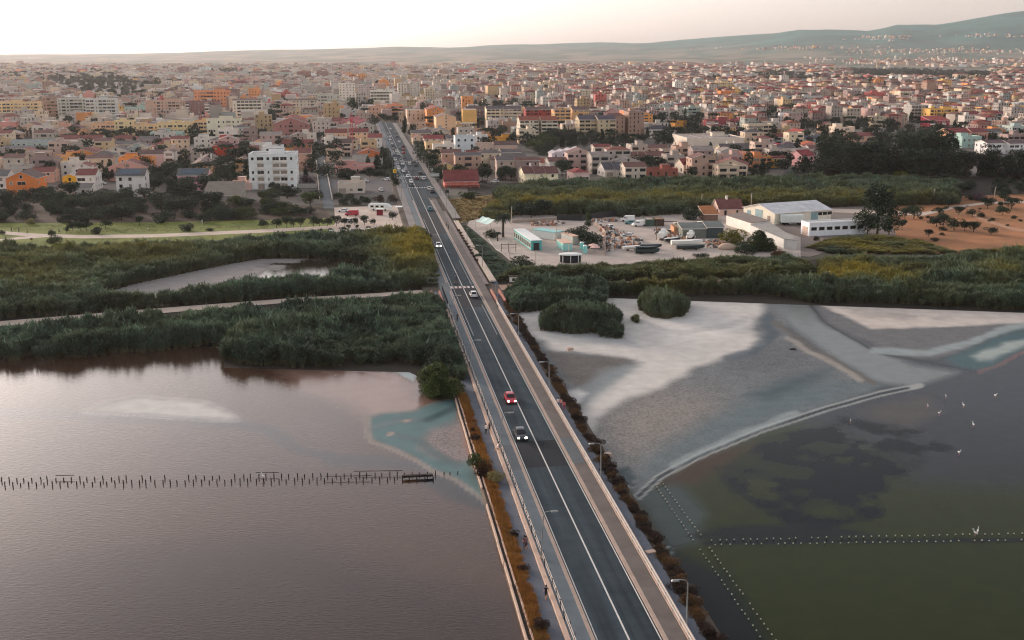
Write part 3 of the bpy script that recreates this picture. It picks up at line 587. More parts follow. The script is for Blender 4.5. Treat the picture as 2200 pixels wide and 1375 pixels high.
m_leaf_olive = leaf_mat('leaves_olive', CL(48, 56, 44), CL(88, 94, 70), .2)
m_leaf_green = leaf_mat('leaves_green', CL(56, 68, 34), CL(104, 108, 52), .25)
m_leaf_yellow = leaf_mat('leaves_yellow', CL(96, 92, 34), CL(170, 146, 50), .25)
m_leaf_purple = leaf_mat('leaves_purple', CL(84, 58, 70), CL(136, 96, 108), .2)
m_leaf_rust = leaf_mat('leaves_rust', CL(74, 48, 34), CL(150, 100, 60), .2)
m_leaf_brown = leaf_mat('leaves_brown', CL(46, 32, 28), CL(96, 62, 48), .15)
m_leaf_pale = leaf_mat('leaves_pale', CL(150, 120, 76), CL(186, 156, 104), .2)
m_bark = mat('bark', C(86, 72, 60), .95, .25, 2, bump=.5)
LEAFM = {'dark': m_leaf_dark, 'olive': m_leaf_olive, 'green': m_leaf_green, 'yellow': m_leaf_yellow, 'purple': m_leaf_purple, 'rust': m_leaf_rust, 'brown': m_leaf_brown, 'pale': m_leaf_pale}
PROTO = {}
def crown_shape(kind, rs):
    L = []
    if kind == 'round':
        for i in range(10):
            t = rs.uniform(0, 6.28); r = rs.uniform(.08, .33); L.append(((r*math.cos(t), r*math.sin(t), rs.uniform(.34, .84-.5*r)), (rs.uniform(.16, .25),)*2 + (rs.uniform(.13, .2),)))
        return L, 1700, .055, 1.3
    if kind == 'pine':
        for i in range(12):
            t = rs.uniform(0, 6.28); r = rs.uniform(.05, .42); L.append(((r*math.cos(t), r*math.sin(t), .86-.3*r*r+rs.uniform(-.04, .04)), (rs.uniform(.14, .22),)*2 + (rs.uniform(.06, .1),)))
        return L, 1300, .045, 1.2
    if kind == 'tall':
        for i in range(17):
            z = rs.uniform(.22, .92); t = rs.uniform(0, 6.28); r = rs.uniform(.03, .26)*(1.2-z*.5); q = rs.uniform(.12, .21)
            L.append(((r*math.cos(t), r*math.sin(t), z), (q, q, q*1.1)))
        return L, 2600, .042, 1.5
    if kind == 'cypress':
        for i in range(9):
            z = .1+.88*i/9; q = .13*math.sin(min(1, (1.02-z)*1.7)*1.5)+.015
            L.append(((rs.uniform(-.01, .01), rs.uniform(-.01, .01), z), (q, q, .09)))
        return L, 700, .035, 1.5
    if kind == 'tier':
        for i in range(8):
            z = .15+.1*i; R = .3*(1.02-z)
            for k in range(6):
                t = k*1.047+i*.5; L.append(((R*math.cos(t)*.75, R*math.sin(t)*.75, z+.02), (R*.38+.02, R*.38+.02, .02)))
            L.append(((0, 0, z), (.05, .05, .06)))
        return L, 1100, .03, 1.6
    if kind == 'bush':
        for i in range(12):
            t = rs.uniform(0, 6.28); r = rs.uniform(.0, .45); z = rs.uniform(.2, .7-.5*r); L.append(((r*math.cos(t), r*math.sin(t), z), (rs.uniform(.2, .3),)*2 + (rs.uniform(.18, .28),)))
        return L, 1500, .075, 1.4
    if kind == 'bigbush':
        for i in range(34):
            t = rs.uniform(0, 6.28); r = rs.uniform(0, .5); z = rs.uniform(.06, .85-.7*r) if i % 3 else .1; q = rs.uniform(.12, .22); L.append(((r*math.cos(t), r*math.sin(t), z), (q, q, q*1.25)))
        return L, 11000, .032, 3.2
def proto(kind, var, leaf):
    k = (kind, var, leaf)
    if k in PROTO: return PROTO[k]
    rs = np.random.default_rng(sum(map(ord, kind))*13+var*7)
    if kind == 'palm':
        b = MB(); n = 46
        for i in range(n):
            t = 2*math.pi*(i*.618); up = .22-.5*(i/n); ln = rs.uniform(.3, .36); pts = []
            for j in range(5):
                f = j/4; pts.append(Vector((math.cos(t)*ln*f*math.cos(up*1.2), math.sin(t)*ln*f*math.cos(up*1.2), .82+up*ln*f*1.6-.26*f*f*ln*2)))
            side = Vector((-math.sin(t), math.cos(t), 0))
            for j in range(4):
                w0, w1 = .035*(1-(j/4)**2)+.006, .035*(1-((j+1)/4)**2)+.004; dz = Vector((0, 0, -.02))
                b.face([pts[j], pts[j+1], pts[j+1]+side*w1+dz, pts[j]+side*w0+dz]); b.face([pts[j], pts[j]-side*w0+dz, pts[j+1]-side*w1+dz, pts[j+1]])
        cm = b.mesh('palm_crown', LEAFM[leaf]); b = MB(); b.tube([(0, 0, 0), (0, 0, .2), (.01, 0, .6), (0, 0, .78), (0, 0, .84)], [.06, .05, .045, .07, .04], 9); tm = b.mesh('palm_trunk', m_bark)
    else:
        L, n, s, el = crown_shape(kind, rs); V, Fq = leafcloud(n, s, L, rs, el, .02); cm = np_mesh(kind+'_crown', V, Fq, LEAFM[leaf]); b = MB()
        if kind in ('bush', 'bigbush'):
            for i in range(5): t = i*1.26; b.tube([(.03*math.cos(t), .03*math.sin(t), 0), (.2*math.cos(t), .2*math.sin(t), .4)], [.02, .008], 4)
        else:
            top = {'round': .5, 'pine': .75, 'tall': .85, 'cypress': .9, 'tier': .95}[kind]; r0 = {'pine': .022, 'tall': .022}.get(kind, .025)
            b.tube([(0, 0, 0), (.012, .005, top*.4), (0, .01, top)], [r0, r0*.75, r0*.35], 6)
            if kind in ('round', 'pine', 'tall'):
                for l in L[:6]:
                    z0 = top*rs.uniform(.45, .8); b.tube([(0, 0, z0), tuple(Vector(l[0])*.6+Vector((0, 0, z0*.4))), l[0]], [r0*.5, r0*.35, r0*.12], 4)
        tm = b.mesh(kind+'_trunk', m_bark)
    PROTO[k] = (cm, tm); return PROTO[k]
def tree(name, kind, leaf, loc, h, wf, label, cat='tree', group=None, var=None, rz=None):
    var = random.randrange(4) if var is None else var; cm, tm = proto(kind, var, leaf)
    r = empty(name, loc, random.uniform(0, 6.28) if rz is None else rz, (h*wf, h*wf, h)); tag(r, label, cat, group)
    ob('crown', cm, r); ob('stems' if 'bush' in kind else 'trunk', tm, r); return r
# ---- reeds: countless, scattered tufts of real blades
def reed_proto(seed, stems=22):
    rs = np.random.default_rng(seed); b = MB()
    for i in range(stems):
        t, r = rs.uniform(0, 6.28), .13*math.sqrt(rs.uniform(0, 1)); x, y = r*math.cos(t), r*math.sin(t); h = rs.uniform(.68, 1.0); lx, ly = rs.normal(0, .05), rs.normal(0, .05)
        a = rs.uniform(0, 3.14); dx, dy = .009*math.cos(a), .009*math.sin(a)
        b.face([(x-dx, y-dy, 0), (x+dx, y+dy, 0), (x+lx+dx*.4, y+ly+dy*.4, h), (x+lx-dx*.4, y+ly-dy*.4, h)], 1)
        for j in range(5):
            f = rs.uniform(.3, .97); px, py, pz = x+lx*f, y+ly*f, h*f; a = rs.uniform(0, 6.28); ln = rs.uniform(.16, .3); up = rs.uniform(.3, 1.7)
            tip = Vector((px+math.cos(a)*ln*.8, py+math.sin(a)*ln*.8, pz+ln*up)); mid = Vector((px+math.cos(a)*ln*.4, py+math.sin(a)*ln*.4, pz+ln*(up*.55+.12))); sd = Vector((-math.sin(a), math.cos(a), 0))*.026
            b.face([(px, py, pz), mid-sd, tip, mid+sd])
        if rs.random() < .5:
            a = rs.uniform(0, 6.28); tip = Vector((x+lx*1.1+math.cos(a)*.04, y+ly*1.1+math.sin(a)*.04, h+.09)); c = Vector((x+lx, y+ly, h-.01)); m = (tip+c)/2; sd = Vector((-math.sin(a), math.cos(a), 0))*.017
            b.face([c, m-sd, tip, m+sd], 2)
    return b
m_reed = leaf_mat('reed_leaf', CL(36, 50, 50), CL(140, 156, 130), .25, True, .12, CL(196, 160, 66)); m_stem = leaf_mat('reed_stem', CL(96, 84, 60), CL(150, 130, 96), 0, True, .05, CL(130, 96, 56)); m_plume = leaf_mat('reed_plume', CL(104, 98, 72), CL(140, 128, 92), .2, True, .05, CL(168, 140, 74))
m_grassb = leaf_mat('grass_blade', CL(160, 88, 40), CL(226, 146, 70), .25, True, .1, CL(84, 88, 40))
def proto_collection(name, meshes):
    c = bpy.data.collections.new(name)
    for i, me in enumerate(meshes): c.objects.link(bpy.data.objects.new(name+'_%02d' % i, me))
    return c
REEDC = proto_collection('reed_tufts', [reed_proto(s).mesh('reed_tuft', [m_reed, m_stem, m_plume]) for s in range(6)])
def grass_proto(seed):
    rs = np.random.default_rng(seed); b = MB()
    for i in range(26):
        t, r = rs.uniform(0, 6.28), .4*math.sqrt(rs.uniform(0, 1)); x, y = r*math.cos(t), r*math.sin(t); a = rs.uniform(0, 6.28); h = rs.uniform(.5, 1); ln = rs.uniform(.1, .5); sd = (.03*-math.sin(a), .03*math.cos(a))
        b.face([(x-sd[0], y-sd[1], 0), (x+sd[0], y+sd[1], 0), (x+math.cos(a)*ln, y+math.sin(a)*ln, h)])
    return b
GRASSC = proto_collection('grass_tufts', [grass_proto(s).mesh('grass_tuft', [m_grassb]) for s in range(4)])
NG = {}
def scatter_group(coll):
    if coll.name in NG: return NG[coll.name]
    ng = bpy.data.node_groups.new('scatter_'+coll.name, 'GeometryNodeTree'); ng.interface.new_socket('Geometry', in_out='INPUT', socket_type='NodeSocketGeometry'); ng.interface.new_socket('Geometry', in_out='OUTPUT', socket_type='NodeSocketGeometry')
    N, L = ng.nodes.new, ng.links.new; gi = N('NodeGroupInput'); go = N('NodeGroupOutput'); ci = N('GeometryNodeCollectionInfo'); ci.inputs['Collection'].default_value = coll; ci.inputs['Separate Children'].default_value = True; ci.inputs['Reset Children'].default_value = True
    ip = N('GeometryNodeInstanceOnPoints'); ip.inputs['Pick Instance'].default_value = True
    def na(nm, ty):
        a = N('GeometryNodeInputNamedAttribute'); a.data_type = ty; a.inputs['Name'].default_value = nm; return a.outputs['Attribute']
    cx = N('ShaderNodeCombineXYZ'); L(na('rotz', 'FLOAT'), cx.inputs[2]); er = N('FunctionNodeEulerToRotation'); L(cx.outputs[0], er.inputs[0])
    L(gi.outputs[0], ip.inputs['Points']); L(ci.outputs[0], ip.inputs['Instance']); L(na('vi', 'INT'), ip.inputs['Instance Index']); L(er.outputs[0], ip.inputs['Rotation']); L(na('scl', 'FLOAT_VECTOR'), ip.inputs['Scale']); L(ip.outputs[0], go.inputs[0])
    NG[coll.name] = ng; return ng
def scatter(name, P, scl, tint, coll, label, cat):
    n = len(P); me = bpy.data.meshes.new(name); me.vertices.add(n); me.vertices.foreach_set('co', np.asarray(P, np.float32).ravel())
    k = len(coll.objects)
    a = me.attributes.new('rotz', 'FLOAT', 'POINT'); a.data.foreach_set('value', RNG.uniform(0, 6.28, n).astype(np.float32))
    a = me.attributes.new('tint', 'FLOAT', 'POINT'); a.data.foreach_set('value', np.asarray(tint, np.float32))
    a = me.attributes.new('vi', 'INT', 'POINT'); a.data.foreach_set('value', RNG.integers(0, k, n).astype(np.int32))
    a = me.attributes.new('scl', 'FLOAT_VECTOR', 'POINT'); a.data.foreach_set('vector', np.asarray(scl, np.float32).ravel())
    o = ob(name, me); md = o.modifiers.new('scatter', 'NODES'); md.node_group = scatter_group(coll); return stuff(o, label, cat)
def poly_points(poly, dens, holes=()):
    P = np.array(poly); x0, y0 = P.min(0); x1, y1 = P.max(0); n = int((x1-x0)*(y1-y0)*dens); Q = np.stack([RNG.uniform(x0, x1, n), RNG.uniform(y0, y1, n)], 1)
    k = inpoly(Q, [tuple(p) for p in P])
    for h in holes: k &= ~inpoly(Q, h)
    return Q[k]
REED_TINT = [((110, 565), (260, 30), .22), ((870, 520), (70, 60), .7), ((900, 560), (60, 40), .6), ((60, 610), (120, 30), .3), ((330, 560), (150, 18), .3),
             ((1800, 605), (130, 14), .95), ((1930, 620), (40, 10), .9), ((1640, 600), (200, 25), .3), ((2150, 600), (60, 20), .5), ((1200, 452), (120, 10), .55), ((1500, 440), (500, 14), .5), ((1420, 640), (60, 30), .4)]
def reeds(name, pts_px, hgt, dens, label, holes=(), seed=1, tint0=.12, wk=1.25, edge=True):
    poly = gpoly(pts_px); Q = poly_points(poly, dens, [gpoly(h) for h in holes])
    n1 = fbm(Q[:, 0]/16, Q[:, 1]/9, seed, 3); n2 = fbm(Q[:, 0]/5, Q[:, 1]/5, seed+5, 3); h = hgt*(.5+.8*n1)*(.6+.75*n2)*RNG.uniform(.8, 1.12, len(Q))
    ed = segdist(Q, poly, True); h *= np.clip(.62+ed/6, 0, 1)
    keep = n2 > .28; Q, h, n1 = Q[keep], h[keep], n1[keep]
    P = np.concatenate([Q, np.zeros((len(Q), 1))], 1); pq = proj(P); t = tint0*(-.1+1.5*fbm(Q[:, 0]/11, Q[:, 1]/11, seed+9, 3)[:len(Q)])
    for (cx, cy_), (rx, ry), a in REED_TINT: t = t + a*np.exp(-((pq[:, 0]-cx)/rx)**2-((pq[:, 1]-cy_)/ry)**2)*(.4+1.2*fbm(Q[:, 0]/6, Q[:, 1]/6, seed+3, 2))
    w = 3.6*wk*RNG.uniform(.8, 1.25, len(Q))/math.sqrt(max(dens, .3))
    return scatter(name, P, np.stack([w, w, h], 1), np.clip(t, 0, 1), REEDC, label, 'reeds')
reeds('reed_bed', [(-320, 785), (0, 776), (150, 770), (300, 760), (440, 744), (480, 748), (480, 778), (530, 784), (640, 792), (760, 784), (850, 776), (930, 790), (1000, 830), (975, 740), (948, 660), (940, 652), (830, 660), (660, 674), (360, 700), (0, 730), (-320, 752)], 3.9, 1.5, 'dense dark green reed bed between the dirt track and the lagoon', tint0=.12)
reeds('reed_bed', [(-320, 728), (0, 688), (330, 661), (620, 639), (820, 627), (932, 618), (938, 600), (930, 560), (918, 520), (905, 505), (880, 515), (700, 520), (560, 528), (300, 540), (0, 552), (-320, 560)], 3.8, 1.05, 'broad reed bed with yellowed patches around the pond', holes=[POND], seed=4, tint0=.16)
reeds('reed_bed', [(1105, 675), (1160, 668), (1300, 655), (1305, 630), (1300, 618), (1120, 618), (1085, 640)], 3.6, 1.6, 'large rounded reed clump beside the right embankment', seed=6)
reeds('reed_clump', [(1160, 710), (1230, 718), (1300, 716), (1330, 705), (1335, 690), (1300, 672), (1200, 672), (1165, 690)], 3.6, 2.0, 'oblong reed clump standing on the pale salt flat', seed=7)
reeds('reed_clump', [(1288, 724), (1310, 730), (1335, 726), (1340, 716), (1320, 708), (1290, 712)], 2.9, 2.6, 'small reed tuft at the corner of the oblong clump', seed=8)
reeds('reed_clump', [(1374, 668), (1400, 682), (1440, 686), (1474, 678), (1480, 660), (1460, 650), (1400, 648), (1376, 655)], 3.8, 2.0, 'round isolated reed clump in the middle of the salt flat', seed=9)
reeds('reed_clump', [(1358, 690), (1368, 694), (1376, 690), (1368, 684)], 1.6, 3, 'tiny dry tuft alone on the pale mud', seed=19, tint0=.5)
reeds('reed_belt', [(1070, 605), (1300, 604), (1560, 598), (1700, 592), (1760, 588), (1700, 560), (1560, 566), (1470, 572), (1330, 578), (1120, 588)], 2.5, 1.1, 'low reed belt between the boat yard and the field track', seed=11, tint0=.3)
reeds('reed_belt', [(1300, 634), (1640, 632), (1720, 646), (1740, 650), (1900, 652), (2200, 668), (2700, 690), (2700, 565), (2200, 565), (2000, 572), (1760, 572), (1760, 612), (1560, 624), (1310, 628)], 3.7, 1.15, 'tall reed belt with gold patches along the far edge of the salt flat', seed=12, tint0=.24)
reeds('reed_field', [(1085, 462), (1340, 468), (1480, 460), (1600, 448), (1760, 446), (1860, 444), (2060, 440), (2060, 400), (1900, 394), (1700, 396), (1500, 398), (1300, 402), (1120, 408), (1060, 418)], 4.2, .62, 'wide reed field behind the yards below the town houses', seed=13, tint0=.2, wk=1.1)
reeds('gold_scrub', [(1735, 532), (1790, 546), (1900, 545), (2090, 548), (2200, 552), (2500, 556), (2500, 532), (2190, 536), (2060, 545), (1960, 520), (1890, 512), (1800, 515)], 1.5, .8, 'golden dry scrub in front of the low white building', seed=14, tint0=.85)
reeds('wild_grass', [(985, 490), (1000, 486), (1036, 520), (1090, 572), (1150, 584), (1060, 604), (1046, 596)], 1.1, 2.2, 'rank green grass wedge between footpath and dirt lane', seed=15, tint0=.1)
reeds('dry_scrub', [(1030, 470), (1060, 474), (1095, 470), (1120, 440), (1080, 430), (1050, 445)], 2.2, .9, 'rusty dry reeds at the meadow corner near the palm', seed=16, tint0=.8)
# golden grass on the left verge, one mass
uu = RNG.uniform(U0, ru(840), 2600); ww = RNG.uniform(-9.7, -8.2, 2600); P = np.stack([_p0.x+RD.x*uu+RN.x*ww, _p0.y+RD.y*uu+RN.y*ww, np.full(2600, .53)], 1); s = RNG.uniform(.35, .8, 2600)
scatter('verge_grass', P, np.stack([s*1.3, s*1.3, s*.8], 1), np.clip(fbm(uu/12, ww, 2, 2)*1.2-.6, 0, 1), GRASSC, 'golden dry grass on the verge beside the lower walk', 'grass')
pl = poly_points(gpoly([(-300, 545), (-300, 490), (560, 476), (715, 472), (715, 498), (560, 510), (0, 535)]), .5, [gpoly([(-300, 496), (0, 492), (180, 501), (330, 499), (560, 489), (720, 480), (720, 494), (560, 503), (330, 512), (180, 514), (0, 520), (-300, 528)])]); s = RNG.uniform(.4, .8, len(pl))
scatter('lawn_grass', np.concatenate([pl, np.full((len(pl), 1), .03)], 1), np.stack([s*1.6, s*1.6, s*.2], 1), RNG.uniform(.5, 1, len(pl)), GRASSC, 'short grass of the park lawn', 'grass')
pm = poly_points(gpoly([(945, 432), (1060, 420), (1100, 440), (1030, 468), (990, 482), (968, 472)]), .8); s = RNG.uniform(.4, .9, len(pm))
scatter('meadow_grass', np.concatenate([pm, np.full((len(pm), 1), .05)], 1), np.stack([s*1.5, s*1.5, s*.5], 1), RNG.uniform(.2, 1, len(pm)), GRASSC, 'yellow green grass of the roadside meadow', 'grass')
# ---- shrubs of the causeway
k = 0; u = -8.0; UB = ru(648)
while u < UB:
    py = proj(RW(u, 8.8, 0.3))[1]; dry = random.random() < (.25 if py > 1000 else .45)
    sz = random.uniform(1.0, 1.7); tree('shrub', 'bush', 'rust' if dry else 'brown', RW(u, random.uniform(8.4, 9.5), .12), sz, random.uniform(1.1, 1.5), '%s shrub on the right embankment, %s from the bottom edge' % ('rusty' if dry else 'dark brown', NUMW[k]), 'shrub', 'shrubs along the right embankment')
    u += sz*random.uniform(.8, 1.7); k += 1
for z, x, y, h, wf, lf, lb in [('V', 905, 720, .9, 1.1, 'brown', 'small dark shrub on the drain wall below the walking couple'), ('V', 925, 790, 1.4, 1.0, 'brown', 'round dark shrub overhanging the drain wall'), ('V', 930, 1010, 2.6, 1.0, 'green', 'tall green and gold shrub at the end of the left stakes'), ('V', 1000, 1040, 2.0, 1.3, 'rust', 'rusty shrub leaning over the lower walk'), ('V', 970, 1080, 1.6, 1.2, 'brown', 'dark shrub under the green and gold one'),
                               ('V', 1095, 1130, 2.0, 1.05, 'pale', 'round shrub speckled with pale blossom by the lower walk'), ('Q', 385, 560, 1.0, 1.4, 'brown', 'dark shrub on the verge near the two walkers'), ('Q', 455, 830, 1.0, 1.4, 'brown', 'dark shrub on the verge above the lone walker'), ('Q', 580, 1290, 1.4, 1.4, 'brown', 'dark shrub on the verge at the bottom edge')]:
    tree('shrub', 'bush', lf, ZG(z, x, y, .5), h, wf, lb, 'shrub')
tree('tamarisk_bush', 'bigbush', 'olive', G(955, 800), 6.0, 1.3, 'grey green tamarisk behind the big bush by the parapet', 'bush', var=0)
tree('tamarisk_bush', 'bigbush', 'green', G(940, 852), 7.0, 1.15, 'big dense green tamarisk bush at the end of the left reed bed', 'bush', var=1)
tree('tamarisk_bush', 'bigbush', 'yellow', G(900, 560, 0), 5.0, 1.5, 'yellow green bush leaning over the road north of the pond', 'bush', var=2)
tree('tamarisk_bush', 'bigbush', 'green', G(905, 520, 0), 5.0, 1.6, 'yellow green bush crowding the road by the car park', 'bush', var=0)
for x, y, h, lb in [(1098, 665, 2.2, 'rusty bush beside the guard rail before the big reed clump'), (1120, 655, 2.0, 'rusty bush behind the guard rail bush'), (1090, 690, 1.6, 'low rusty bush at the foot of the big reed clump')]:
    tree('shrub', 'bush', 'rust', G(x, y), h, 1.5, lb, 'shrub')
strip_n = 0
for i in range(11):
    tree('shrub', 'bush', 'brown', RW(ru(562)+i*5.6, 7.5, .85), .9, 1.3, 'small clipped shrub in the strip beside the cycle lane, %s from the crossing' % NUMW[i], 'shrub', 'shrubs beside the cycle lane')
# ------------------------------------------------------------------ buildings
m_glass = mat('window_dark', C(34, 36, 42, .9), .25, .3, .7, spec=.5); m_frame = mat('window_frame', CW(214, 206, 196), .7, .1, 1)
m_roll = mat('roller_shutter', CW(150, 138, 126), .8, .15, 1); m_shutter = mat('shutter', CW(96, 78, 66), .8, .2, 1); m_white = mat('white_plaster', CW(222, 216, 210), .85, .08, .4); m_solar = mat('solar_glass', CW(62, 82, 98), .2, .2, .6, spec=.6)
def wallm(c):
    g = sum(c)/3; c = tuple(int(x+(g-x)*.07) for x in c); return mat('plaster_%d_%d_%d' % c, CW(*c), .9, .10, .35, det=6)
def roofm(c, tile=True): return tile_mat('tiles_%d_%d_%d' % c, CR(*c)) if tile else mat('roofing_%d_%d_%d' % c, CR(*c), .9, .2, .3, det=6)
WINM = {}
def win_mesh(wd, ht, fr=True, shut=False):
    k = (round(wd, 1), round(ht, 1), fr, shut)
    if k in WINM: return WINM[k]
    wd, ht = k[:2]; b = MB(); t = .12; o = [(-wd/2-t, -t), (wd/2+t, -t), (wd/2+t, ht+t), (-wd/2-t, ht+t)]; i = [(-wd/2, 0), (wd/2, 0), (wd/2, ht), (-wd/2, ht)]
    for k4 in range(4):
        a, c, d, e = o[k4], o[(k4+1) % 4], i[(k4+1) % 4], i[k4]
        b.face([(a[0], -.09, a[1]), (c[0], -.09, c[1]), (d[0], -.09, d[1]), (e[0], -.09, e[1])], 1)
        b.face([(a[0], .02, a[1]), (c[0], .02, c[1]), (c[0], -.09, c[1]), (a[0], -.09, a[1])], 1)
        b.face([(e[0], -.09, e[1]), (d[0], -.09, d[1]), (d[0], -.015, d[1]), (e[0], -.015, e[1])], 1)
    b.face([(x, -.015, z) for x, z in i], 0)
    if ht > 1.8: b.face([(-.04, -.03, 0), (.04, -.03, 0), (.04, -.03, ht), (-.04, -.03, ht)], 1)
    WINM[k] = b.mesh('window', [m_roll if shut else m_glass, m_frame if fr else m_shutter]); return WINM[k]
BALM = {}
def bal_mesh(wd, dp, mcol):
    k = (round(wd*2)/2, dp, mcol.name)
    if k in BALM: return BALM[k]
    wd = k[0]; b = MB(); b.box(0, -dp/2, -.16, wd, dp, .16); b.box(0, -dp+.06, .0, wd, .12, .95)
    for s in (-1, 1): b.box(s*(wd/2-.06), -dp/2+.06, .0, .12, dp-.12, .95)
    BALM[k] = b.mesh('balcony', mcol); return BALM[k]
BLD = []            # footprints: x, y, radius
def roof_mesh(kind, wd, dp, h, pitch, mr, mw, ov=.45, para=.7):
    b = MB(); W2, z0, t = wd/2, h, .18
    if kind == 'flat':
        th = .25
        b.face([(-W2, 0, h+.03), (W2, 0, h+.03), (W2, dp, h+.03), (-W2, dp, h+.03)])
        for x, y, sx, sy in ((0, th/2-.02, wd+.06, th), (0, dp-th/2+.02, wd+.06, th), (-W2+th/2-.03, dp/2, th, dp-2*th), (W2-th/2+.03, dp/2, th, dp-2*th)): b.box(x, y, h, sx, sy, para, m=1)
        return b, h+para
    if kind == 'gableF':
        hp = W2*pitch; za = h+hp; e = ov*pitch
        for s in (-1, 1):
            P = [(0, -ov, za), (s*(W2+ov), -ov, h-e), (s*(W2+ov), dp+ov, h-e), (0, dp+ov, za)]
            b.face([(x, y, z+t) for x, y, z in P]); b.face([(x, y, z) for x, y, z in P][::-1], 1)
            for a, c in ((0, 1), (1, 2), (2, 3)): b.face([P[a], P[c], (P[c][0], P[c][1], P[c][2]+t), (P[a][0], P[a][1], P[a][2]+t)], 1)
        return b, za
    if kind in ('gableS', 'shed'):
        D2 = dp/2; hp = (D2 if kind == 'gableS' else dp)*pitch; za = h+hp; e = ov*pitch; yr = D2 if kind == 'gableS' else dp
        sl = [[(-W2-ov, -ov, h-e), (W2+ov, -ov, h-e), (W2+ov, yr, za), (-W2-ov, yr, za)]]
        if kind == 'gableS': sl.append([(W2+ov, dp+ov, h-e), (-W2-ov, dp+ov, h-e), (-W2-ov, yr, za), (W2+ov, yr, za)])
        for P in sl:
            b.face([(x, y, z+t) for x, y, z in P]); b.face(P[::-1], 1)
            for a in range(4): c = (a+1) % 4; b.face([P[a], P[c], (P[c][0], P[c][1], P[c][2]+t), (P[a][0], P[a][1], P[a][2]+t)], 1)
        return b, za
    if kind == 'hip':
        x0, x1, y0, y1 = -W2-ov, W2+ov, -ov, dp+ov; m = min(x1-x0, y1-y0)/2; za = h+m*pitch
        if x1-x0 >= y1-y0: r0, r1 = (x0+m, (y0+y1)/2, za), (x1-m, (y0+y1)/2, za)
        else: r0, r1 = (0, y0+m, za), (0, y1-m, za)
        A, B2, C2, D2 = (x0, y0, h+.05), (x1, y0, h+.05), (x1, y1, h+.05), (x0, y1, h+.05)
        if x1-x0 >= y1-y0: fs = [[A, B2, r1, r0], [B2, C2, r1], [C2, D2, r0, r1], [D2, A, r0]]
        else: fs = [[A, B2, r0], [B2, C2, r1, r0], [C2, D2, r1], [D2, A, r0, r1]]
        for f in fs: b.face(f)
        b.face([(x, y, h-.1) for x, y, z in (D2, C2, B2, A)], 1)
        for p, q in ((A, B2), (B2, C2), (C2, D2), (D2, A)): b.face([(p[0], p[1], h-.1), (q[0], q[1], h-.1), q, p], 1)
        return b, za
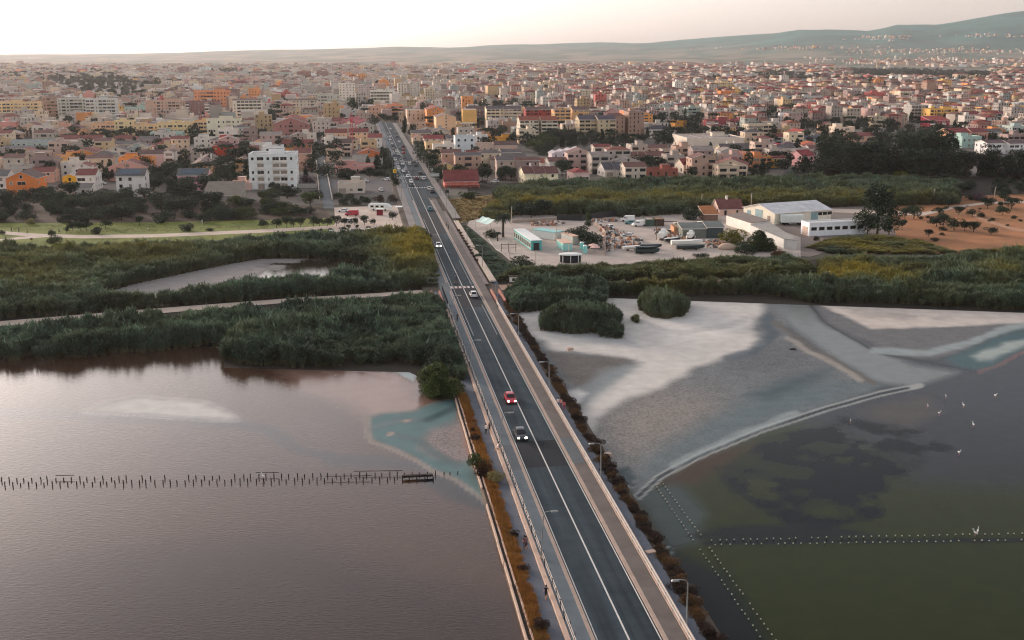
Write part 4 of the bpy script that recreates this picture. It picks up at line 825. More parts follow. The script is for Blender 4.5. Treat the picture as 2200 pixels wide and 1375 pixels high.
def house(loc, wd, dp, h, rot, kind, wall, roof, label, cat='house', name=None, pitch=.38, st=None, bal=None, chim=0, solar=0, detail=2, side=None, group=None, base=None, ground=None, para=.7, tile=True, arc=False, extra=None, winw=1.1, gap=3.1, sky=0, tank=False, trim=None):
    """local frame: x to the right, y away from the viewer, front at y=0"""
    r = empty(name or cat.replace(' ', '_'), loc, rot); tag(r, label, cat, group)
    mw, mr = wallm(wall), roofm(roof, tile and kind != 'flat'); W2 = wd/2; st = st or max(1, round(h/3.05)); fh = h/st
    BLD.append((loc[0]-math.sin(rot)*dp/2, loc[1]+math.cos(rot)*dp/2, max(wd, dp)*.5+1.5))
    rb, za = roof_mesh(kind, wd, dp, h, pitch, mr, mw, para=para)
    b = MB(); b.box(0, dp/2, -.3, wd, dp, h+.3)
    if kind == 'gableF':
        b.face([(-W2, 0, h), (W2, 0, h), (0, 0, za)]); b.face([(W2, dp, h), (-W2, dp, h), (0, dp, za)])
    if kind == 'gableS':
        for s in (-1, 1): b.face([(s*W2, 0, h), (s*W2, dp, h), (s*W2, dp/2, za)][::s])
    if kind == 'shed':
        for s in (-1, 1): b.face([(s*W2, 0, h), (s*W2, dp, h), (s*W2, dp, za)][::s])
        b.face([(W2, dp, h), (-W2, dp, h), (-W2, dp, za), (W2, dp, za)])
    ob('wall', b.mesh('wall', mw), r); mtrim = trim or m_white
    rf = ob('roof', rb.mesh('roof', [mr, mw if kind == 'flat' else mtrim]), r)
    if detail == 0: return r
    if side is None: side = 1 if (loc[0]+math.tan(rot)*50) < 0 else -1
    rs = random.Random(int(abs(loc[0]*13+loc[1]*7))); spots = []
    nc = max(1, int((wd-.8)/gap)); ns = max(1, int((dp-1)/3.4)); bal = bal if bal is not None else (0 if cat == 'house' else .3)
    colb = [rs.random() < bal for _ in range(nc)]
    for f in range(st):
        z = f*fh+.95
        for c in range(nc):
            if rs.random() < .12 and not colb[c]: continue
            x = -W2+(c+.5)*wd/nc; tall = colb[c] or (f == 0 and rs.random() < .3)
            spots.append((0, x, 0, f*fh+(.15 if tall else .95), min(wd/nc*.82, 3.4) if colb[c] else winw*rs.choice((.65, .85, 1)), min(2.15, fh-.6) if tall else min(1.2, fh-1.3), colb[c] and f > 0))  # balcony bays: wide dark panes stand in for the shade inside loggias
        for c in range(ns):
            if rs.random() < .75: spots.append((side, side*W2, (c+.5)*dp/ns, z, winw*.9, min(1.3, fh-1.2), False))
    if kind == 'gableF' and za-h > 1.7: spots.append((0, 0, 0, h+.1, 1.0, min(1.3, (za-h)*.6), False))
    # front windows, dark panes painting the shade of loggia recesses, balconies
    fr = rs.random() < .6
    if detail >= 2:
        for sdx, x, y, z, ww, hh, bl in spots:
            o = ob('window', win_mesh(ww, hh, fr, rs.random() < .28), r, (x if sdx == 0 else x, 0 if sdx == 0 else y, z), 0 if sdx == 0 else sdx*math.pi/2)
    else:
        b = MB()
        for sdx, x, y, z, ww, hh, bl in spots:
            if sdx == 0: b.box(x, -.01, z, ww, .08, hh)
            else: b.box(x, y, z, .08, ww, hh)
        o = ob('windows', b.mesh('windows', m_glass), r); o['kind'] = 'stuff'
    mb = trim or mw
    if any(colb) and st > 1:
        runs = []; c = 0
        while c < nc:
            if colb[c]:
                c2 = c
                while c2+1 < nc and colb[c2+1] and c2-c < 2: c2 += 1
                runs.append((c, c2)); c = c2+1
            else: c += 1
        for f in range(1, st):
            for c, c2 in runs:
                x = -W2+((c+c2)/2+.5)*wd/nc; ob('balcony', bal_mesh((c2-c+1)*wd/nc-.3, 1.2, mb), r, (x, 0, f*fh))
    if arc or base:
        ab = MB(); ab.box(0, -1.1, fh-.2, wd+.4, 2.2, .25); n = max(3, int(wd/3.2))
        for i in range(n+1): ab.box(-W2+i*wd/n, -2.0, 0, .45, .45, fh-.2)
        ob('porch', ab.mesh('porch', mw if arc else m_white), r)
    for i in range(chim):
        x = (-.3+.6*rs.random())*wd; yy = dp*.5; b = MB(); b.box(x, yy, h+(.1 if kind == 'flat' else .3), .7, .7, max(za-h, .6)+.9); b.box(x, yy, za+1.2, .95, .95, .18); ob('chimney', b.mesh('chimney', m_white), rf)
    if kind == 'flat' and detail >= 1 and rs.random() < .75:
        sw, sdp = wd*rs.uniform(.22, .4), min(dp*.5, 5); x = rs.uniform(-.25, .25)*wd; b = MB(); b.box(x, dp*.6, h+.03, sw, sdp, 2.5); b.box(x, dp*.6, h+2.5, sw+.5, sdp+.5, .18, m=1); ob('stair_head', b.mesh('stair_head', [mw, mr]), rf)
    if kind == 'flat' and detail >= 1 and rs.random() < .5:
        x = rs.uniform(-.35, .35)*wd; b = MB(); b.tube([(x-.7, dp*.3, h+.75), (x+.7, dp*.3, h+.75)], .45, 8); b.box(x, dp*.3, h+.03, 1.2, .7, .3); b.tube([(x+1.6, dp*.4, h), (x+1.6, dp*.4, h+3)], .05, 4); ob('rooftop_tank', b.mesh('rooftop_tank', m_metal), rf)
    if solar:
        b = MB(); n = int(wd*.8/1.1); hp = dp/2 if kind == 'gableS' else dp
        for i in range(n):
            for j in range(2):
                x = -wd*.4+i*1.1+.5; y0 = .6+j*1.9; y1 = y0+1.75; sl = pitch if kind in ('gableS', 'shed') else .25; zb = (h if kind != 'flat' else h+.4)+.32
                b.face([(x-.5, y0, zb+y0*sl), (x+.5, y0, zb+y0*sl), (x+.5, y1, zb+y1*sl), (x-.5, y1, zb+y1*sl)])
        ob('solar_array', b.mesh('solar_array', m_solar), rf)
    if sky:
        b = MB()
        for i in range(sky):
            for j in range(3): b.box(-wd*.42+i*wd*.84/max(1, sky-1), dp*(.25+.25*j), h+.05, wd*.06, dp*.06, .15)
        ob('skylights', b.mesh('skylights', mat('skylight', CW(196, 200, 200), .4)), rf)
    return r
def B(zone, x0, x1, yb, yt, dp, rot, kind, wall, roof, label, cat='house', **kw):
    (ax, ay), (bx, _) = zx(zone, x0, yb), zx(zone, x1, yb); _, ty = zx(zone, x0, yt); p, q = G(ax, ay), G(bx, ay); rr = math.radians(rot)
    wd = (q.x-p.x)/max(.3, math.cos(rr)); c = (p+q)/2; h = height_at(c.x, c.y, ty); return house(c, wd, dp, max(2.4, h), rr, kind, wall, roof, label, cat, **kw)
RED, BRN, GRY, TAN, TER = (142, 74, 66), (118, 92, 84), (116, 112, 110), (150, 120, 100), (166, 96, 74)
W_, CRM, BEI, PCH, PNK, MNT = (222, 216, 212), (226, 208, 176), (206, 178, 152), (230, 180, 138), (214, 166, 162), (178, 204, 194)
R8 = 7.5
# left front rows
B('A', 75, 355, 878, 720, 14, 6, 'gableF', (232, 132, 66), BRN, 'orange gabled house with balconies at the left edge of the front row', bal=.5, pitch=.45, detail=2)
B('A', 310, 510, 760, 660, 10, 6, 'gableS', (214, 160, 140), RED, 'pink house with red roof directly behind the orange gabled house')
B('A', -140, 70, 820, 700, 12, 6, 'gableS', W_, GRY, 'white house with grey roof cut by the left edge', )
B('A', 600, 735, 815, 705, 9, 6, 'gableF', (240, 180, 44), (206, 192, 178), 'bright yellow narrow house joined to a white one', bal=0)
B('A', 737, 905, 835, 690, 12, 6, 'gableS', W_, RED, 'white house with red roof joined to the bright yellow house', chim=1, bal=.4)
B('A', 540, 715, 870, 815, 5, 6, 'shed', (196, 176, 160), (124, 82, 82), 'low porch building with dark red lean-to roof before the yellow house', pitch=.3)
B('A', 720, 860, 878, 810, 5, 6, 'shed', (206, 204, 198), GRY, 'low porch building with grey lean-to roof before the white house', pitch=.3)
B('A', 690, 880, 740, 615, 10, 6, 'gableF', W_, RED, 'white gabled house with red roof behind the yellow house')
B('A', 1112, 1372, 890, 695, 10, 6, 'gableS', W_, GRY, 'white three storey house with blue solar panels on its roof', solar=1, bal=.4, pitch=.5)
B('A', 1040, 1390, 740, 612, 12, 6, 'gableF', (216, 160, 148), RED, 'wide pink gabled house behind the solar roofed white house', pitch=.35)
B('A', 1135, 1440, 690, 535, 10, 6, 'flat', (232, 148, 74), BRN, 'orange flat roofed house behind the wide pink gable')
B('A', 1310, 1560, 620, 490, 10, 6, 'gableS', (220, 186, 184), BRN, 'pale pink terrace house with grey brown roof and twin solar panels', chim=1, bal=.3)
B('A', 1560, 1650, 625, 470, 10, 6, 'gableF', W_, BRN, 'narrow white gabled house ending the pale pink terrace', bal=.6)
B('A', 1690, 1965, 838, 690, 10, 6, 'gableS', (222, 170, 180), GRY, 'pink house with solar panels beside the long tiled row', solar=1, pitch=.5)
B('A', 1800, 2010, 690, 600, 46, 9, 'gableF', PCH, (146, 122, 112), 'long row house with weathered brown tile roof running away from the viewer', pitch=.45, chim=2)
B('A', 2020, 2190, 520, 405, 11, 6, 'hip', (196, 66, 40), (120, 66, 62), 'vermilion house with dark red hipped roof', bal=.4)
B('A', 2085, 2190, 470, 325, 8, 6, 'flat', (168, 62, 50), BRN, 'red square tower house behind the vermilion house')
B('A', 115, 500, 455, 385, 12, 6, 'gableS', MNT, (150, 160, 156), 'mint green bungalow with wide pale roof', pitch=.3)
B('A', 25, 580, 500, 435, 9, 6, 'gableS', W_, (122, 116, 118), 'long white bungalow with dark roof in front of the mint bungalow', pitch=.3)
B('A', 580, 960, 460, 350, 12, 6, 'gableS', W_, RED, 'white terraced villa with red roof and small solar panel', bal=.5)
B('A', 490, 690, 610, 515, 11, 6, 'flat', (238, 168, 98), TER, 'orange house with red roof terrace', para=.4)
B('A', 690, 890, 590, 480, 12, 6, 'gableF', (232, 150, 84), RED, 'orange gabled house next to the red roof terrace')
B('A', 870, 1075, 600, 505, 12, 6, 'hip', (200, 192, 186), (120, 108, 104), 'house with grey hipped roof right of the orange gabled house')
B('A', 1035, 1310, 440, 348, 12, 6, 'hip', (216, 192, 170), RED, 'beige two storey house with broad red hipped roof', bal=.5)
B('A', 1085, 1365, 470, 410, 10, 6, 'hip', (186, 178, 174), GRY, 'low house with grey hipped roof before the broad red roof')
B('A', 1435, 1700, 475, 405, 12, 6, 'hip', (216, 150, 164), RED, 'rose pink house with red hipped roof')
B('A', 1430, 1720, 378, 290, 11, 6, 'flat', MNT, GRY, 'mint apartment house with open balconies', bal=1)
B('A', 1840, 2060, 430, 345, 12, 6, 'flat', (214, 210, 200), (180, 176, 168), 'low pale building with white flat roof behind the tiled row')
B('A', 0, 105, 325, 255, 14, 8, 'gableF', (214, 180, 158), (126, 84, 80), 'beige house with brown gable at the left edge of the third row')
B('A', 110, 470, 320, 258, 14, 8, 'gableF', (216, 180, 158), (136, 82, 78), 'broad beige house with brown red gable roof', pitch=.35)
B('A', 630, 780, 318, 243, 14, 8, 'hip', PCH, (134, 88, 82), 'peach house with steep brown hipped roof')
B('A', 535, 640, 310, 215, 12, 8, 'flat', (206, 160, 138), GRY, 'salmon house between the dark conifers')
B('A', 880, 1090, 330, 210, 13, 8, 'flat', PCH, GRY, 'peach flat roofed house left of the long cream block', 'house', bal=.3)
B('A', 1092, 1262, 330, 182, 13, 8, 'flat', (236, 206, 160), GRY, 'cream apartment house with plain left wall in the long row', 'apartment block', bal=.2)
B('A', 1265, 1500, 335, 222, 13, 8, 'flat', (236, 196, 150), BRN, 'peach apartment house with roof terraces in the long row', 'apartment block', bal=.5)
B('A', 1503, 1825, 340, 200, 13, 8, 'flat', (238, 200, 150), GRY, 'widest peach apartment house of the long row', 'apartment block', bal=.3)
B('A', 1830, 1980, 330, 185, 13, 8, 'flat', (232, 190, 140), BRN, 'amber apartment house with stacked balconies in the long row', 'apartment block', bal=.9)
B('B', 30, 340, 330, 165, 14, 8, 'flat', (232, 220, 196), GRY, 'cream white apartment house ending the long row', 'apartment block', bal=.4)
# white block and around
B('B', 432, 862, 822, 500, 15, 5, 'flat', (230, 230, 232), (190, 186, 186), 'large white five storey block with long balconies in the front row', 'apartment block', bal=.62, st=5, trim=m_white)
B('B', 560, 740, 700, 425, 9, 5, 'flat', (224, 222, 222), GRY, 'white penthouse volume rising behind the large white block', 'apartment block')
B('B', 240, 440, 830, 775, 12, 5, 'flat', (206, 172, 160), (190, 160, 150), 'low pink annex at the foot of the large white block')
B('B', -10, 330, 965, 880, 17, 5, 'shed', (170, 160, 150), (140, 128, 116), 'low shed with wide grey sloping roof before the white block', pitch=.22, tile=False)
B('B', 285, 500, 530, 455, 12, 5, 'gableS', (226, 196, 176), (150, 84, 76), 'house with red roof terrace left of the white block')
B('B', 295, 420, 690, 545, 9, 5, 'gableF', PCH, BRN, 'small peach house hugging the left side of the white block')
B('B', 450, 640, 430, 380, 11, 6, 'gableF', (232, 186, 130), (196, 140, 100), 'small amber gabled house behind the red roof terrace')
B('B', 735, 1020, 480, 400, 13, 6, 'gableS', (236, 160, 100), RED, 'orange house with red roof behind the white block', pitch=.4)
B('B', 850, 1000, 640, 480, 12, 6, 'gableS', (206, 158, 140), (146, 88, 78), 'rose house with red tiled roof right of the white block')
B('B', 655, 985, 375, 205, 14, 6, 'gableF', (162, 112, 108), (150, 100, 92), 'brown brick apartment house with gabled top', 'apartment block', bal=.35)
B('B', 690, 970, 300, 170, 12, 6, 'gableF', (208, 116, 102), RED, 'coral apartment house behind the brown brick one', 'apartment block')
B('B', 370, 590, 245, 195, 12, 6, 'gableF', (232, 186, 140), TAN, 'amber cottage with wide gable among dark trees')
B('B', 970, 1110, 300, 150, 14, 6, 'flat', (200, 180, 164), GRY, 'plain beige block right of the coral apartment house', 'apartment block')
B('B', 1165, 1310, 250, 180, 14, 6, 'gableS', (198, 122, 128), RED, 'rose two storey house left of the red crane')
B('B', 1300, 1520, 270, 175, 14, 6, 'flat', (206, 132, 138), (150, 80, 82), 'rose house behind the red crane')
B('B', 1145, 1340, 380, 290, 12, 6, 'gableS', (232, 190, 160), RED, 'peach terrace house left of the crane mast')
B('B', 1370, 1545, 395, 285, 12, 6, 'gableS', (234, 186, 150), RED, 'peach terrace house right of the crane mast', bal=.4)
B('B', 1320, 1410, 330, 215, 9, 6, 'flat', (236, 216, 186), GRY, 'narrow cream house behind the crane mast')
B('B', 1548, 1675, 430, 335, 12, 6, 'gableS', (228, 220, 214), (168, 92, 84), 'white house with red roof at the avenue corner')
B('B', 1150, 1290, 560, 440, 15, 6, 'gableF', (226, 196, 172), RED, 'beige gabled house right of the side street')
B('B', 1235, 1385, 510, 385, 11, 6, 'gableS', (214, 190, 182), BRN, 'pale house with grey brown roof and balconies behind the beige gable', bal=.8)
B('B', 1440, 1665, 540, 480, 13, 6, 'gableF', (214, 116, 66), TER, 'orange house with low red gable beside the avenue', pitch=.35)
B('B', 1235, 1610, 670, 610, 14, 6, 'flat', (212, 150, 142), (170, 140, 132), 'long pink single storey building with flat roof before the ruined frames', gap=2.4)
B('B', 1260, 1510, 860, 775, 10, 5, 'flat', (206, 190, 178), (196, 190, 182), 'small petrol station kiosk with glass corner', 'kiosk', winw=2.2)
B('B', 1300, 1680, 600, 545, 9, 6, 'flat', (176, 172, 166), GRY, 'grey unfinished concrete building above the pink low one', gap=1.8)
# farther apartment blocks, left half
B('P', -6, 82, 264, 221, 14, 8, 'flat', (236, 196, 146), GRY, 'tall amber apartment block at the left edge', 'apartment block', st=6, bal=.7)
B('P', 128, 187, 262, 213, 16, 8, 'flat', (198, 196, 186), GRY, 'grey white apartment block left half of the twin slab', 'apartment block', st=7, bal=.6)
B('P', 189, 249, 264, 214, 16, 8, 'flat', (208, 208, 202), GRY, 'grey white apartment block right half of the twin slab', 'apartment block', st=7, bal=.6)
B('P', 96, 128, 258, 210, 14, 8, 'flat', (162, 136, 126), GRY, 'brown side slab left of the grey white twin slab', 'apartment block', st=7, bal=.5)
B('P', 270, 318, 252, 232, 12, 8, 'flat', MNT, GRY, 'pale mint low house left of the pink brown slab')
B('P', 316, 394, 258, 218, 14, 8, 'flat', (206, 168, 148), GRY, 'pink brown apartment slab with two balcony stacks', 'apartment block', st=6, bal=.5)
B('P', 402, 472, 258, 219, 14, 8, 'flat', (146, 102, 98), GRY, 'dark maroon apartment slab with pale balconies', 'apartment block', st=6, bal=.5, trim=m_white)
B('P', 420, 494, 240, 196, 16, 8, 'flat', (226, 150, 108), GRY, 'orange apartment slab above the dark maroon one', 'apartment block', st=6, bal=.3)
B('P', 503, 562, 264, 216, 14, 8, 'gableS', (222, 214, 200), BRN, 'white apartment tower with striped balconies', 'apartment block', st=7, bal=.6, pitch=.2)
B('P', 622, 683, 254, 216, 14, 8, 'gableS', (208, 192, 174), BRN, 'beige apartment tower with dark balconies', 'apartment block', st=6, bal=.4, pitch=.2)
B('P', 684, 730, 240, 205, 14, 8, 'flat', (190, 190, 178), GRY, 'grey green apartment block right of the beige tower', 'apartment block', st=5)
B('P', 704, 764, 252, 236, 11, 8, 'flat', (222, 230, 230), W_, 'low white house in front of the white tower')
B('P', 730, 764, 236, 180, 14, 8, 'flat', (226, 214, 202), GRY, 'tall white tower left of the avenue head', 'apartment block', st=10, bal=.1)
B('P', 770, 812, 224, 186, 16, 8, 'flat', (196, 178, 176), GRY, 'mauve grey apartment slab between the white towers', 'apartment block', st=8, bal=.4)
B('P', 797, 844, 236, 196, 14, 8, 'flat', (232, 222, 206), GRY, 'white apartment block with horizontal bands at the avenue head', 'apartment block', st=6, bal=.8)
B('P', 856, 880, 222, 180, 14, 8, 'flat', (206, 196, 186), GRY, 'left half of the tall grey twin tower', 'apartment block', st=9, bal=.1)
B('P', 881, 903, 222, 178, 16, 8, 'flat', (196, 188, 178), GRY, 'right half of the tall grey twin tower', 'apartment block', st=9, bal=.5)
B('P', 792, 830, 254, 230, 14, 8, 'flat', (216, 168, 142), GRY, 'salmon building with round emblem at the avenue head', 'apartment block', st=3, bal=0)
B('P', 832, 866, 254, 227, 14, 8, 'flat', (232, 150, 118), GRY, 'coral apartment house beside the salmon building', 'apartment block', st=4, bal=.5)
# right of the avenue
B('P', 918, 955, 272, 236, 30, 8, 'gableF', (226, 140, 78), TER, 'orange apartment house with gabled end beside the avenue trees', 'apartment block', st=6, bal=.0, pitch=.35)
B('P', 938, 980, 292, 252, 26, 8, 'gableF', (230, 186, 148), TAN, 'peach apartment house with blank gabled end', 'apartment block', st=6, bal=.0, pitch=.3, gap=8)
B('P', 1002, 1043, 268, 236, 14, 8, 'gableS', (112, 78, 76), BRN, 'dark brown apartment block half hidden by trees', 'apartment block', st=5, bal=.6)
B('P', 1046, 1083, 276, 234, 14, 8, 'gableS', (222, 202, 172), (104, 92, 96), 'cream apartment block with slate roof, left of the pair', 'apartment block', st=6, bal=.55, pitch=.3)
B('P', 1084, 1120, 276, 234, 14, 8, 'gableS', (214, 196, 174), (104, 92, 96), 'cream apartment block with slate roof, right of the pair', 'apartment block', st=6, bal=.5, pitch=.3)
B('P', 1130, 1190, 274, 236, 14, 8, 'gableS', (166, 70, 66), (124, 100, 92), 'dark red apartment block behind the red roofed white one', 'apartment block', st=6, bal=.5, pitch=.3)
B('P', 1117, 1157, 297, 259, 15, 8, 'gableS', (222, 210, 190), TER, 'white apartment block with orange red roof, left half', 'apartment block', st=5, bal=.7, pitch=.35)
B('P', 1163, 1198, 297, 259, 15, 8, 'gableS', (214, 206, 190), TER, 'white apartment block with orange red roof, right half', 'apartment block', st=5, bal=.6, pitch=.35)
B('P', 1191, 1226, 280, 236, 15, 8, 'gableF', (220, 170, 116), BRN, 'tan apartment block with gabled end, left of the pair', 'apartment block', st=6, bal=.6, pitch=.3)
B('P', 1230, 1265, 278, 236, 15, 8, 'gableS', (216, 172, 122), BRN, 'tan apartment block with brown roof, right of the pair', 'apartment block', st=6, bal=.5, pitch=.3)
B('P', 1244, 1281, 300, 257, 15, 8, 'gableS', (206, 184, 148), (98, 88, 98), 'khaki apartment block with slate roof, left half', 'apartment block', st=5, bal=.6, pitch=.35)
B('P', 1285, 1322, 301, 257, 15, 8, 'gableS', (206, 186, 154), (98, 88, 98), 'khaki apartment block with slate roof, right half', 'apartment block', st=5, bal=.6, pitch=.35)
B('P', 1342, 1368, 276, 238, 20, 8, 'gableF', (220, 130, 76), BRN, 'deep orange apartment block, rear of the orange pair', 'apartment block', st=6, bal=.5, pitch=.3)
B('P', 1364, 1402, 284, 246, 24, 8, 'gableF', (236, 158, 82), TER, 'bright orange apartment block, front of the orange pair', 'apartment block', st=6, bal=.3, pitch=.3)
B('P', 1302, 1340, 258, 242, 12, 8, 'gableF', (220, 160, 156), RED, 'pink gabled house left of the orange pair')
B('P', 1268, 1318, 252, 236, 12, 8, 'flat', (206, 200, 196), GRY, 'long pale house behind the khaki blocks')
B('C', 335, 650, 805, 745, 12, 8, 'gableS', (196, 110, 96), (150, 76, 72), 'salmon arcaded restaurant with dark red tile roof at the avenue corner', 'restaurant', arc=True, pitch=.75, st=2)
B('C', 245, 440, 700, 610, 13, 8, 'gableF', (236, 192, 120), (150, 96, 84), 'yellow beige house with brown red roof behind the arcaded restaurant', pitch=.4)
B('C', 155, 320, 545, 390, 12, 8, 'flat', (230, 196, 148), TAN, 'cream cube house with roof terrace beside the avenue trees', bal=.2)
B('C', 320, 460, 540, 460, 10, 8, 'flat', (236, 190, 120), TAN, 'amber house joined to the cream cube house', bal=.3)
B('C', 140, 320, 420, 345, 11, 8, 'gableS', (226, 200, 180), (170, 84, 78), 'pale house with bright red roof beside the avenue')
B('C', 30, 140, 400, 330, 10, 8, 'gableF', (222, 196, 172), RED, 'beige gabled house left of the bright red roof')
B('C', 0, 155, 300, 195, 12, 8, 'flat', (190, 160, 142), GRY, 'brown stone house at the avenue head')
B('C', 435, 620, 485, 330, 12, 8, 'flat', (206, 216, 222), GRY, 'pale blue white house with terraces', bal=.5)
B('C', 560, 740, 440, 320, 10, 8, 'flat', (220, 214, 214), GRY, 'white flat roofed house behind the pale blue one')
B('C', 435, 825, 345, 278, 14, 8, 'gableS', (222, 160, 112), (196, 144, 112), 'long low orange building with tan roof', pitch=.3)
B('C', 735, 1000, 400, 340, 10, 8, 'flat', (230, 160, 60), GRY, 'bright amber flat building behind the row houses')
B('C', 620, 800, 470, 400, 11, 8, 'flat', (214, 186, 170), TAN, 'pale terrace house in the second row behind the row houses')
B('C', 805, 1020, 470, 405, 11, 8, 'gableS', (206, 176, 160), BRN, 'beige house with brown roof behind the row houses')
for i, (xa, xb, wl, rf_, t) in enumerate([(545, 650, (226, 214, 216), RED, 'first, white with red roof'), (652, 745, (220, 176, 188), RED, 'second, pink with red roof'), (747, 852, (226, 220, 222), (112, 112, 120), 'third, white with slate roof'), (854, 950, (214, 214, 216), TAN, 'fourth, pale with tan roof')]):
    B('C', xa, xb, 600, 502, 11, 8, 'gableS', wl, rf_, 'row house facing the reeds, %s' % t, bal=.5, pitch=.45, base=True)
B('C', 955, 1050, 530, 460, 10, 8, 'gableF', (230, 180, 118), TER, 'amber house with porch right of the row houses')
for i in range(4):
    B('C', 1345+i*72, 1420+i*72, 530-i*7, 485-i*12, 12, 8, 'gableF', (226, 214, 224), (206, 196, 200), 'lavender white stepped gable house, %s from the left' % NUMW[i], pitch=.5)
B('C', 1240, 1380, 618, 572, 11, 10, 'gableS', (232, 214, 190), TER, 'cream cottage with orange roof among dark trees')
B('C', 1490, 1610, 615, 550, 10, 10, 'gableS', (226, 216, 208), BRN, 'white cottage with brown roof right of the orange roofed one')
for i in range(3):
    B('C', 1085+i*107, 1190+i*107, 775, 672, 11, 14, 'gableS', (236, 218, 190), (132, 88, 82), 'cream row house with brown roof and arched porch, %s of three' % NUMW[i], arc=True, pitch=.5, chim=1, side=-1)
B('C', 1548, 1700, 752, 664, 11, 14, 'hip', (226, 194, 186), (166, 76, 70), 'pinkish villa with red hipped roof at the reed edge', bal=.5, side=-1)
for i in range(3):
    B('C', 1845+i*102, 1938+i*102, 705, 635, 11, 16, 'gableS', (212, 206, 200), (104, 100, 106), 'modern row house with grey roof and white party walls, %s of three' % NUMW[i], pitch=.55, bal=.6, side=-1, winw=1.6)
B('C', 1840, 1965, 560, 510, 10, 12, 'gableS', (222, 186, 170), RED, 'low house with red roof before the white tents')
B('D', 225, 400, 600, 512, 11, 12, 'gableS', (224, 196, 160), (134, 88, 78), 'beige house with brown roof and open porch, left of a pair', bal=.8)
B('D', 402, 575, 598, 508, 11, 12, 'gableS', (216, 190, 158), (136, 92, 82), 'beige house with brown roof and open porch, right of a pair', bal=.5)
B('D', 735, 990, 668, 590, 11, 16, 'gableS', (232, 212, 194), (160, 74, 68), 'cream cottage with red roof and blank left gable', pitch=.5, side=-1, chim=1)
B('D', 1030, 1330, 698, 590, 13, -14, 'gableF', (230, 202, 178), (150, 78, 70), 'beige villa with wide red gable and balcony at the reed edge', bal=.5, pitch=.35, side=-1)
B('D', 390, 690, 700, 645, 9, 10, 'flat', (160, 92, 78), (140, 96, 84), 'roofless brick red ruin at the reed edge', para=.9)
B('D', 890, 1050, 555, 490, 11, 12, 'gableF', (234, 200, 156), (186, 90, 70), 'small house with orange red gable left of the grey roofed villa')
B('D', 1390, 1590, 620, 520, 13, 10, 'flat', (236, 150, 96), (150, 110, 96), 'orange villa with terraces at the reed edge', bal=.7)
B('D', 1255, 1400, 590, 500, 12, 10, 'gableF', (232, 156, 90), TER, 'orange gabled house joined to the terraced orange villa')
B('D', 1575, 1700, 620, 530, 11, 10, 'gableS', (228, 172, 60), RED, 'yellow house with white awnings and red roof', bal=.4)
B('D', 1850, 1985, 600, 505, 11, 30, 'gableS', (226, 170, 172), (172, 70, 70), 'pink house with red roof next to the dark wood', side=-1, pitch=.5)
B('D', 1100, 1440, 512, 450, 13, 10, 'gableS', (226, 206, 184), (112, 104, 98), 'villa with large grey roof and dormer', chim=2, pitch=.5)
B('D', 620, 790, 520, 460, 10, 12, 'gableF', (214, 220, 222), (132, 140, 146), 'white house with blue grey roof left of the dark tree')
B('D', 765, 1315, 445, 342, 38, 6, 'flat', (220, 206, 190), (176, 158, 148), 'wide flat white warehouse with skylights in the town', 'warehouse', st=1, sky=5, para=.5, winw=.8, gap=9, side=-1)
B('D', 400, 660, 335, 255, 13, 10, 'hip', (226, 218, 208), (92, 86, 92), 'white villa with dark grey hipped roof', bal=.7)
B('D', 660, 770, 250, 180, 12, 10, 'flat', (222, 150, 50), GRY, 'ochre house with overhanging roofs')
B('D', 950, 1220, 262, 172, 14, 10, 'flat', (150, 66, 72), (190, 176, 170), 'dark red apartment row with white balconies, left half', 'apartment block', bal=.8, st=3, trim=m_white)
B('D', 1222, 1490, 262, 172, 14, 10, 'flat', (146, 70, 76), (190, 176, 170), 'dark red apartment row with white balconies, right half', 'apartment block', bal=.6, st=3, trim=m_white)
B('D', 1345, 1590, 330, 215, 12, 10, 'flat', (206, 190, 168), GRY, 'beige apartment house with long balconies before the dark red row', 'apartment block', bal=1)
B('D', 780, 900, 170, 55, 13, 10, 'flat', (150, 168, 160), GRY, 'green grey apartment house with metal balconies', 'apartment block', bal=.8)
B('D', 1780, 1985, 375, 300, 14, 20, 'gableF', (226, 212, 196), (190, 86, 70), 'white house with blank gable and red roof')
B('D', 1600, 1740, 400, 330, 11, 10, 'gableS', (150, 160, 160), RED, 'grey green house with red roof left of the blank gable', bal=.6)
B('D', 1660, 1850, 478, 412, 11, 10, 'hip', (230, 216, 210), (124, 104, 110), 'white house with mauve grey hipped roof')
B('D', 1548, 1655, 475, 400, 11, 10, 'flat', (160, 56, 78), GRY, 'crimson house wall joined to the mauve roofed house')
B('D', 1890, 2040, 470, 405, 11, 10, 'gableF', (232, 190, 170), (214, 112, 70), 'peach house with orange roof near the dark wood')
B('D', 1860, 2050, 400, 350, 11, 10, 'gableS', (176, 206, 206), (100, 100, 112), 'aqua house with dark roof near the dark wood')
B('E', 395, 600, 350, 240, 12, 12, 'flat', (232, 206, 184), (206, 198, 190), 'cream house with pale flat roof above the dark wood', bal=.4, side=-1)
B('E', 565, 790, 375, 322, 12, 12, 'gableS', (230, 180, 150), (170, 104, 96), 'peach house with red roof above the dark wood')
B('E', 300, 390, 290, 210, 11, 12, 'gableF', (230, 186, 150), RED, 'peach gabled house left of the cream flat roof')
B('E', 1300, 1500, 250, 170, 14, 12, 'shed', (160, 44, 66), (176, 76, 70), 'crimson house with white trim and sloping red roof', trim=m_white, bal=.5, pitch=.2, side=-1)
B('E', 1295, 1580, 190, 68, 14, 12, 'flat', (232, 178, 98), GRY, 'large yellow apartment block behind the crimson house', 'apartment block', bal=.5, side=-1)
B('E', 1480, 1700, 400, 290, 15, 12, 'gableS', (226, 170, 130), (156, 74, 68), 'peach house with big red roof beside the wood', side=-1)
B('E', 1700, 1860, 390, 285, 14, 12, 'gableS', (206, 150, 130), (150, 78, 74), 'house with red roof joined to the big red roof')
